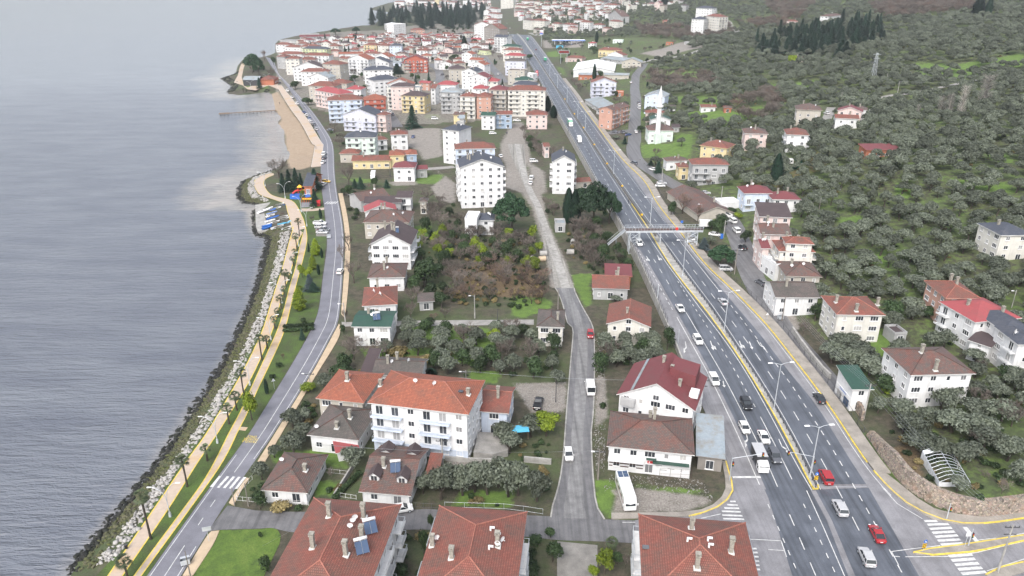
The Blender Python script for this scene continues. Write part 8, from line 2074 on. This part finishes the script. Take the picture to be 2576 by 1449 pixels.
X,Y,z=gp(*T('N',780,122));r=empty('mosque',(X,Y,z),0,'far domed white mosque right of the tiny minaret','mosque');MB().box((0,0,4),(16,14,8)).build('hall',M['w_white'],r);d_=bmesh.new();bmesh.ops.create_uvsphere(d_,u_segments=16,v_segments=8,radius=6.5);me=bpy.data.meshes.new('dome');d_.to_mesh(me);d_.free();me.materials.append(M['w_gray']);link('dome',me,r,(0,0,8))
# buildings with shapes of their own
def pavilion(tl,spec,label,rc,wc='o',open_=True):
 q=list(map(float,spec.split()));b=building(T(tl,q[0],q[1]),T(tl,q[2],q[3]),q[4],q[5],'h' if len(q)<7 else 'g',wc,rc,'cX',label,'pavilion','tea_house');return b
pavilion('M','585 802 742 802 16 1.5','tea house with brown hip roof on the harbour green','R');pavilion('M','425 806 590 806 14 1.6 1','tea house hall with pale grey gable roof beside the brown roofed one','S','k')
building(T('I',1030,425),T('I',1130,425),20,1.3,'g','o','D','','kindergarten hall with slate blue roof between the dark firs','hall','hall')
b0=building(T('N',1990,706),T('N',2412,714),62,2.2,'e','w','W','cxXq','huge white warehouse with shallow white gable roof','warehouse','warehouse')
# tin shed beside the roadside house
building(T('C',1850,238),T('C',2150,275),13,1.15,'m','n','S','cx','patched tin roofed shed at the slip lane corner','shed','shed')
# filling station canopy
X,Y,z=gp(*T('N',1945,455));Zc=Y*ct+90*st;wd=330/4*Zc/FPX;r=empty('station_canopy',(X,Y,z),0,'white filling station canopy with a blue edge','canopy');MB().box((0,0,6.2),(wd,14,.5)).build('canopy_top',M['frame'],r);MB().box((0,-7.03,6.1),(wd,.06,.9)).build('blue_edge',M['blue'],r);c_=MB()
for i in range(6):
 for y in(-4,4):c_.tube([(-wd/2+wd*(i+.5)/6,y,0),(-wd/2+wd*(i+.5)/6,y,6)],.3,8)
c_.build('columns',M['frame'],r)
for i in range(4):MB().box((-wd*.35+i*wd*.23,0,.9),(1,.7,1.8)).build('fuel_pump',M['blue'],r)
# ================================================================ boats on the slip
def boat(tl,x0,y0,x1,y1,wm,hm,cm,label,cabin=0):
 a=np.array(onz(*T(tl,x0,y0),3.8));b=np.array(onz(*T(tl,x1,y1),3.8));v=b-a;L_=max(3.2,np.linalg.norm(v));rz=math.atan2(v[1],v[0]);c=(a+b)/2;r=empty('rowing_boat',(c[0],c[1],3.32),rz,label,'boat','boats pulled up on the slip');w_=wm/2
 prof=lambda k,s,z:[(0,z),(w_*k*.35,z+.02),(w_*k*.9,.42),(w_*k,.72+s),(w_*k*.96,.74+s),(w_*k*.85,.5+s)]
 sts=[(-L_/2,prof(.75,0,.10)),(-L_*.3,prof(.95,0,.03)),(0,prof(1,0,0)),(L_*.3,prof(.82,.08,.03)),(L_*.43,prof(.42,.18,.12)),(L_*.5,prof(.06,.28,.4))]
 mb=MB();rows_=[]
 for x,pr in sts:rows_.append([(x,-y,z) for y,z in reversed(pr)]+[(x,y,z) for y,z in pr[1:]])
 n_=len(rows_[0])
 for rr in rows_:mb.v+=rr
 for i in range(len(rows_)-1):
  for k in range(n_-1):q=i*n_+k;mb.f.append((q,q+n_,q+n_+1,q+1));mb.m.append(0);mb.uv.append([(0,0)]*4)
 mb.f.append(tuple(range(n_)));mb.m.append(0);mb.uv.append([(0,0)]*n_);mb.build('hull',M[hm],r)
 cv=MB();z=.60;
 for i in range(len(sts)-1):
  k0,k1=(.75,.95,1,.82,.42,.06)[i],(.75,.95,1,.82,.42,.06)[i+1];s0,s1=(0,0,0,.08,.18,.28)[i],(0,0,0,.08,.18,.28)[i+1];x0_,x1_=sts[i][0],sts[i+1][0];up=.22 if cm in('hull_blue','skyblue') else-.15
  for sg in(-1,1):cv.poly([(x0_,0,z+up+s0),(x1_,0,z+up*.8+s1),(x1_,sg*w_*k1*.9,z+s1),(x0_,sg*w_*k0*.9,z+s0)][::sg])
 cv.build('cover' if cm!=hm else 'deck',M[cm],r)
 if cabin:MB().box((-L_*.05,0,1.05),(L_*.25,w_*1.2,.7),0,0,.85).build('cabin',M['hull_white'],r)
 else:MB().box((-L_*.15,0,.62),(.25,w_*1.7,.05)).build('bench',M['wood'],r)
BZ=lambda x,y:(503.1+0,0)
def bt(i,x0,y0,x1,y1,*a):   # detail crop: 1024 px wide over 200 photo px from (1000,780)
 f=lambda x,y:((1000+x*200/1024)/1.59006,(780+y*160/819)/1.59006);p,q=f(x0,y0),f(x1,y1);ORG['Z']=(0,0);boat('Z',p[0]*4,p[1]*4,q[0]*4,q[1]*4,*a)
bt(0,160,370,470,255,2.0,'hull_white','hull_white','long white boat with a red stripe, foremost at the water');bt(1,380,310,640,255,1.8,'hull_white','hull_white','white boat behind the long striped one');bt(2,410,325,525,290,1.7,'hull_blue','hull_blue','little boat under a blue cover between two white boats');bt(3,540,215,700,175,1.6,'hull_white','hull_white','white boat at the top of the slip by the path');bt(4,600,240,730,205,1.6,'dark_hull','dark_hull','dark blue boat beside the topmost white one') if 0 else bt(4,600,240,730,205,1.6,'hull_blue','black','dark blue boat beside the topmost white one')
bt(5,340,400,560,345,1.6,'hull_white','hull_blue','white boat with a blue cover in the middle of the slip');bt(6,330,450,510,405,1.7,'hull_white','hull_white','plain white boat left of the reddish one');bt(7,510,410,690,385,1.5,'redboat','redboat','x') if 0 else bt(7,510,415,690,385,1.5,'brickboat' if 0 else 'B','B','weathered reddish boat in the middle of the slip');bt(8,350,500,600,430,1.7,'hull_blue','hull_blue','large blue covered boat in the middle of the slip');bt(9,585,475,780,430,1.6,'hull_white','hull_white','white boat right of the blue covered one');bt(10,610,515,800,465,1.8,'hull_white','hull_white','broad white boat, right end of the middle row');bt(11,310,555,520,510,1.8,'hull_white','hull_white','white boat below the large blue covered one');bt(12,340,610,610,535,1.7,'hull_white','hull_white','white boat with pointed bow in the lower row');bt(13,250,650,455,605,1.6,'hull_blue','hull_blue','blue boat in the lower row, upper of two blue ones');bt(14,250,695,450,640,1.6,'hull_blue','hull_blue','blue boat in the lower row, lower of two blue ones');bt(15,440,695,690,625,2.0,'hull_white','c_silver','grey covered boat at the bottom of the slip');bt(16,560,610,750,580,1.5,'skyblue','skyblue','pale blue boat above the grey covered one');bt(17,670,720,850,650,2.0,'hull_white','hull_white','white catamaran like boat nearest the palm');bt(18,750,590,830,540,1.6,'hull_white','skyblue','round white and sky blue dinghy by the wall')
# pier
A2,B2=np.array(onz(*T('M',190,1145),3.2)),np.array(onz(*T('M',768,1110),3.2));v=B2-A2;Lp=np.linalg.norm(v);r=empty('pier',(A2[0],A2[1],0),math.atan2(v[1],v[0]),'dark wooden pier reaching out from the beach','pier');MB().box((Lp/2,0,3.2),(Lp,2.2,.25)).box((3.5,0,3.22),(7,5,.3)).build('deck',M['wood'],r);pp=MB()
for i in range(16):
 for s in(-1,1):pp.tube([(1+i*(Lp-2)/15,s*.9,.5),(1+i*(Lp-2)/15,s*.9,3.1)],.18,6)
pp.build('piles',M['darkconcrete'],r)
# playground
X,Y,z=gp(*T('I',1010,500));r=empty('play_tower',(X,Y,4.1),.1,'playground tower with yellow roofs and a red slide on the blue floor','play structure');tw=MB()
for dx in(0,3.2):
 for sx in(-.8,.8):
  for sy in(-.8,.8):tw.tube([(dx+sx,sy,0),(dx+sx,sy,3)],.08,5)
 tw.box((dx,0,1.5),(1.7,1.7,.12))
tw.build('frame',M['plastic_red'],r)
for dx in(0,3.2):c_=MB();n_=len(c_.v);c_.v+=[(dx-1.1,-1.1,3),(dx+1.1,-1.1,3),(dx+1.1,1.1,3),(dx-1.1,1.1,3),(dx,0,4.1)];c_.f+=[(0,1,4),(1,2,4),(2,3,4),(3,0,4),(3,2,1,0)];c_.m+=[0]*5;c_.uv+=[[(0,0)]*len(f) for f in c_.f];c_.build('roof',M['plastic_yellow'],r)
MB().tube([(-.9,0,1.5),(-2,-.3,1.2),(-3.2,-.8,.3)],.4,8).build('slide',M['plastic_red'],r);MB().box((1.6,0,1.6),(1.6,1.2,.1)).build('walkway',M['plastic_yellow'],r)
X,Y,z=gp(*T('I',1080,580));r=empty('climbing_frame',(X,Y,4.1),0,'orange red climbing frame on the grey court','play structure');c_=MB();[c_.tube([(-2+k,-1.5,0),(-2+k,0,1.8),(-2+k,1.5,0)],.08,4) for k in range(5)];c_.build('frame',M['plastic_red'],r);MB().box((0,0,1.2),(4,2,.08)).build('platform',M['plastic_yellow'],r)
X,Y,z=gp(*T('I',1197,622));r=empty('kiosk',(X,Y,4.1),0,'small red booth beside the court','kiosk');MB().box((0,0,1.1),(1.4,1.4,2.2)).build('cabin',M['red'],r);MB().box((0,0,2.27),(1.7,1.7,.12),0,0,.8).build('roof',M['red'],r)
# pipes, bins, fences, people
def pipe(tl,x,y,ang,label,mat='concrete'):
 X,Y,z=gp(*T(tl,x,y));r=MB();n_=18;L_=2.4;R1,R2=.95,.78
 for s in range(n_):
  a,b=2*PI*s/n_,2*PI*(s+1)/n_;P=lambda x_,R,t_:(x_,R*math.cos(t_),R*math.sin(t_));r.poly([P(-L_/2,R1,a),P(L_/2,R1,a),P(L_/2,R1,b),P(-L_/2,R1,b)]);r.poly([P(-L_/2,R2,b),P(L_/2,R2,b),P(L_/2,R2,a),P(-L_/2,R2,a)])
  for e in(-1,1):q=[P(e*L_/2,R1,a),P(e*L_/2,R1,b),P(e*L_/2,R2,b),P(e*L_/2,R2,a)];r.poly(q[::e])
 o=r.build('concrete_pipe',M[mat],None,(X,Y,z+.9));o.rotation_euler=(0,0,math.radians(ang));tag(o,label,'pipe','concrete sewer pipes by the dirt road')
pipe('J',1190,1125,5,'grey concrete pipe lying left of the dirt road');pipe('J',1178,1180,15,'tan concrete pipe just below the grey one','tan');pipe('J',1075,1185,80,'concrete pipe seen end on in the gardens');pipe('J',1462,1110,3,'concrete pipe alone right of the dirt road');pipe('J',1490,1010,85,'concrete pipe end on, above the lone right one')
def dumpster(tl,x,y,rz,label):
 X,Y,z=gp(*T(tl,x,y));r=empty('dumpster',(X,Y,z+.1),rz,label,'dumpster');b=MB();P=lambda sx,sy,z_:(sx*(.72 if z_ else .6),sy*(.52 if z_ else .42),.25+z_)
 for(a,c_) in(((-1,-1),(1,-1)),((1,-1),(1,1)),((1,1),(-1,1)),((-1,1),(-1,-1))):b.poly([P(*a,0),P(*c_,0),P(*c_,1.0),P(*a,1.0)]);b.poly([P(*c_,.02),P(*a,.02),P(*a,1.0),P(*c_,1.0)])
 b.poly([P(-1,-1,0),P(-1,1,0),P(1,1,0),P(1,-1,0)]);b.build('bin_body',M['galv'],r);MB().box((0,.3,1.28),(1.4,.5,.06)).build('lid',M['galv'],r)
 for sx in(-1,1):
  for sy in(-1,1):MB().tube([(sx*.5,sy*.35-.04,.12),(sx*.5,sy*.35+.04,.12)],.12,8).build('wheel',M['black'],r)
dumpster('A',1872,1335,.4,'open grey dumpster on the coast road edge');dumpster('H',122,320,.2,'grey dumpster at the foot of the wooden pole');dumpster('K',1085,558,0,'grey dumpster on the grass by the old saloon');dumpster('I',1298,950,.2,'grey dumpster below the four parked cars')
X,Y,z=gp(*T('K',1222,950));MB().box((0,0,.7),(1.,1.,1.4),0,0,.9).mesh;o=MB().box((0,0,.75),(.9,.9,1.5),0,0,.85).box((0,0,1.55),(1,1,.12)).build('recycling_bin',M['blue'],None,(X,Y,z));tag(o,'bright blue recycling bin beside the pole and dark tree','bin')
X,Y,z=gp(*T('A',1275,1180));r=empty('litter_bin',(X,Y,4.05),0,'small dark litter bin at the seaward path edge','litter bin');MB().tube([(0,0,.2),(0,0,.95)],[.24,.28],10).build('bin',M['black'],r);MB().tube([(0,0,.95),(0,0,1.02)],[.3,.3],10).build('rim',M['darkmetal'],r)
def flatfence(s,h,gap,mat,label,rails=(.12,.95),pr=.022):fence([onz(*p,LAND) for p in TT(s)],h,gap,mat,label,rails=rails,zf=lambda x,y:LAND+.02,pr=pr)
flatfence('A2380,690 2480,700 2576,710 B530,740',1.0,1.2,'frame','white garden fence in front of the white bungalow');flatfence('A2385,680 2430,590 2540,480',1.1,1.2,'frame','white garden fence beside the coast pavement');flatfence('B680,405 930,435',1.0,1.4,'frame','white balustrade behind the bungalow yard');flatfence('B850,655 1010,680',1.0,.9,'frame','white fence left of the dormer house');flatfence('B1530,740 1620,760 1740,768 1850,770',1.1,1.4,'darkmetal','dark iron garden gate and fence at the cross street');flatfence('B1900,760 2576,780 C160,810 310,830',1.3,3.5,'galv','wire fence with pale posts below the olive row');flatfence('C850,430 865,190',1.2,3,'pole','wooden rail at the right edge of the village street');flatfence('C1480,470 1800,480',2.4,2,'red' if 0 else 'B','rusty metal posts before the empty shop front',(.5,1.0))
wall_line('garden_wall',[onz(*p,LAND) for p in TT('B975,370 880,520 790,665')],1.1,.3,'concrete','thin concrete garden wall between bungalow and dormer house','wall',lambda x,y:LAND);wall_line('garden_wall',[onz(*p,LAND) for p in TT('B1900,285 2100,300 2380,310')],1.0,.4,'concrete','white low wall under the paved terrace','wall',lambda x,y:LAND)
wall_line('garden_wall',[onz(*p,LAND) for p in TT('C120,300 250,312 395,325')],1.3,.4,'concrete','pale concrete wall by the village street','wall',lambda x,y:LAND);wall_line('garden_wall',[onz(*p,LAND) for p in TT('F1885,930 2160,950')],1.0,.4,'concrete','low wall in the olive garden behind the cream block','wall',lambda x,y:LAND)
hd=leaves([(x*.5,0,.7) for x in range(-8,9)],[(.5,.55,.6)]*17,1500,.2,5);me=leaf_mesh('hedge',*hd,'evergreen');X,Y,z=gp(*T('B',920,560));o=link('hedge',me,None,(X,Y,4),1.15);tag(o,'clipped green hedge left of the dormer house','hedge')
for x,y,lb in((430,380,'upper brownish clipped hedge in the wide coast lawn'),(430,420,'lower brownish clipped hedge in the wide coast lawn')):
 X,Y,z=gp(*T('F',x,y+15));o=link('hedge',me,None,(X,Y,4),.15);o.scale=(.95,1.2,.9);tag(o,lb,'hedge','hedges in the coast lawn')
sheet('paved_terrace',[onz(*p,LAND) for p in TT('B2240,60 2460,75 C-20,110 -40,250 B2380,290 2190,265')],5.6,M['lane_concrete'],None,1.5);tag(bpy.data.objects['paved_terrace'],'whitish cracked terrace slab right of the cream block','terrace')
X,Y,z=gp(*T('C',60,110));r=empty('tarpaulin_shelter',(X,Y,5.6),.1,'small shelter under a bright blue tarpaulin','shelter');MB().box((0,0,1.9),(4.5,2.5,.08)).build('tarpaulin',M['skyblue'],r);pp=MB();[pp.tube([(sx*2,sy*1.1,0),(sx*2,sy*1.1,1.9)],.06,4) for sx in(-1,1) for sy in(-1,1)];pp.build('poles',M['wood'],r)
gb=[b for b in BLD if b['label'] and b['label'].startswith('tall white house with big maroon')][0];ro,w_,d_,H_=gb['root'],gb['Wd'],gb['d'],gb['H'];pk=gb['pitch']
rz_=lambda x:gb['zr']-abs(x-w_/2)*pk
m_=MB();m_.poly([(w_*.15,-.55,rz_(w_*.15)+.12),(w_*.19,-.55,rz_(w_*.19)+.12),(w_*.19,d_+.5,rz_(w_*.19)+.12),(w_*.15,d_+.5,rz_(w_*.15)+.12)]);m_.build('metal_gutter_strip',M['S'],gb['ro'])
m_=MB();x0,x1,zt_=w_*.58,w_*.94,rz_(w_*.58)+.9;y0,y1=d_*.45,d_*.85;m_.poly([(x0,y0,zt_+.3),(x1,y0,zt_-.5),(x1,y1,zt_-.5),(x0,y1,zt_+.3)]);[m_.poly([(x0,y,rz_(x0)),(x1,y,rz_(x1)),(x1,y,zt_-.5),(x0,y,zt_+.3)][::s]) for y,s in((y0,1),(y1,-1))];m_.poly([(x1,y0,rz_(x1)),(x1,y1,rz_(x1)),(x1,y1,zt_-.5),(x1,y0,zt_-.5)]);m_.build('raised_roof',M['M'],gb['ro'])
MB().box((w_*.96,d_*.3,rz_(w_*.9)+.2),(1.8,2.6,1.0)).build('terrace_box',M['w_white'],gb['ro']);MB().box((w_*.13,-.55,H_-1.2),(w_*.2,1.1,1.6)).build('glazed_balcony',M['w_gray'],ro)
# shop front details on the roadside house
rh=[b for b in BLD if b['label'] and b['label'].startswith('white roadside house')][0];ro,w_,H_=rh['root'],rh['Wd'],rh['H']
MB().box((w_*.76,-.5,3.35),(w_*.44,1.0,.12)).box((w_*.52,-.4,3.9),(w_*.12,.8,.1)).build('awning',M['G'],ro)
for z in(1.9,1.2):MB().box((w_*.22,-.04,z),(w_*.42,.06,.22)).build('brown_band',M['B'],ro)
MB().box((w_*.52,-.06,2.9),(w_*.1,.06,.9)).build('poster',M['frame'],ro);MB().box((w_*.52,-.1,2.95),(w_*.085,.04,.62)).build('red_flag',M['red'],ro);mo=MB();mo.tube([(w_*.505,-.13,2.95),(w_*.505,-.14,2.95)],.2,12);mo.build('white_crescent',M['frame'],ro);MB().tube([(w_*.515,-.145,2.95),(w_*.515,-.155,2.95)],.15,12).build('crescent_cutout',M['red'],ro)
MB().box((w_*.78,-.05,1.7),(w_*.32,.05,2.4)).build('shop_window',M['frame'],ro);bb=MB();[bb.box((w_*(.62+.12*(i%2)+.03*i),-.09,2.4-.5*i),(w_*.08,.03,.09)) for i in range(3)];bb.build('small_lettering',M['darkmetal'],ro)
MB().box((w_*.22,-.55,2.95),(w_*.42,1.1,.15)).build('balcony',M['w_white'],ro);rb=MB();rb.box((w_*.22,-1.05,3.9),(w_*.42,.05,.05));[rb.box((w_*.01+w_*.42*i/30,-1.05,3.45),(.04,.04,.9)) for i in range(31)];rb.build('balustrade',M['frame'],ro)
sh=[b for b in BLD if b['label'] and b['label'].startswith('small shop building')][0]
me=text_obj('KARAMAN',.7,'blue',None);
MB().box((-.05,sh['d']*.5,2.9),(.12,sh['d']*.9,.9)).build('sign_board',M['frame'],sh['root']);o=link('sign_lettering',me,sh['root'],(-.13,sh['d']*.5,2.9));o.rotation_euler=(PI/2,0,-PI/2)
MB().box((-.04,sh['d']*.7,1.3),(.08,2.2,1.6)).build('shop_window',M['glass'],sh['root']);MB().box((-.04,sh['d']*.25,1.3),(.08,2.4,1.8)).build('shop_window',M['solar'],sh['root'])
# people
def person_mesh():
 V=[(0,0,.95),(0,0,1.2),(0,0,1.42),(0,0,1.52),(0,.01,1.66),(-.1,0,.9),(-.12,.03,.5),(-.13,.1,.07),(.1,0,.9),(.12,-.03,.5),(.13,-.12,.07),(-.2,0,1.4),(-.26,.06,1.12),(-.24,-.06,.88),(.2,0,1.4),(.26,-.04,1.12),(.24,-.16,.90),(-.13,-.04,.03),(.13,-.26,.03)]
 E=[(0,1),(1,2),(2,3),(3,4),(0,5),(5,6),(6,7),(0,8),(8,9),(9,10),(2,11),(11,12),(12,13),(2,14),(14,15),(15,16),(7,17),(10,18)];rad=[.14,.14,.15,.06,.105,.1,.07,.045,.1,.07,.045,.07,.045,.035,.07,.045,.035,.04,.04]
 me=bpy.data.meshes.new('person');me.from_pydata(V,E,[]);ob=bpy.data.objects.new('person',me);col.objects.link(ob);md=ob.modifiers.new('skin','SKIN');
 for i,sv in enumerate(me.skin_vertices[0].data):sv.radius=(rad[i],rad[i]);sv.use_root=(i==0)
 ob.modifiers.new('sub','SUBSURF').levels=1;dg=bpy.context.evaluated_depsgraph_get();m2=bpy.data.meshes.new_from_object(ob.evaluated_get(dg));bpy.data.objects.remove(ob);m2.materials.clear();m2.materials.append(M['skin']);m2.materials.append(M['cloth'])
 for p_ in m2.polygons:p_.material_index=0 if p_.center.z>1.56 else 1;p_.use_smooth=True
 return m2
PM=person_mesh()
for X,Y,z,a,lb in[(*onz(*T('K',285,603),7.1),7.2,2,'person in dark clothes walking on the highway median'),(*onz(*T('K',972,842),deck),deck,1,'person in dark clothes at the right end of the footbridge'),(*gp(*T('N',1322,1350)),0,'person on the dirt road, left of two together'),(*gp(*T('N',1332,1350)),1,'person on the dirt road, right of two together'),(*gp(*T('K',1395,1055)),1,'person bending at the open boot of the black car'),(*gp(*T('M',800,1050)),1,'person in dark clothes on the sand'),(*gp(*T('M',1165,35) if 0 else T('I',1168,50)),2,'person walking on the beach promenade'),(*gp(*T('M',1050,1100)),2,'person standing on the beach road')]:
 o=link('person',PM,None,(X,Y,z+.05),a);tag(o,lb,'person')
# haze
hz=MB();hz.box((1500,2500,60),(8000,5400,130));
if HAZE:
 o=MB().box((1200,3950,110),(9000,8100,236)).mesh('haze',[]);ho=link('haze',o);m=bpy.data.materials.new('haze');m.use_nodes=True;t=m.node_tree;t.nodes.clear();out=t.nodes.new('ShaderNodeOutputMaterial');pv=t.nodes.new('ShaderNodeVolumePrincipled');pv.inputs['Color'].default_value=(.86,.90,.96,1);pv.inputs['Density'].default_value=HAZE;pv.inputs['Anisotropy'].default_value=.2;t.links.new(pv.outputs[0],out.inputs['Volume']);o.materials.append(m);tag(ho,kind='stuff')
print('OBJECTS',len(bpy.data.objects),'verts',sum(len(m_.vertices) for m_ in bpy.data.meshes))
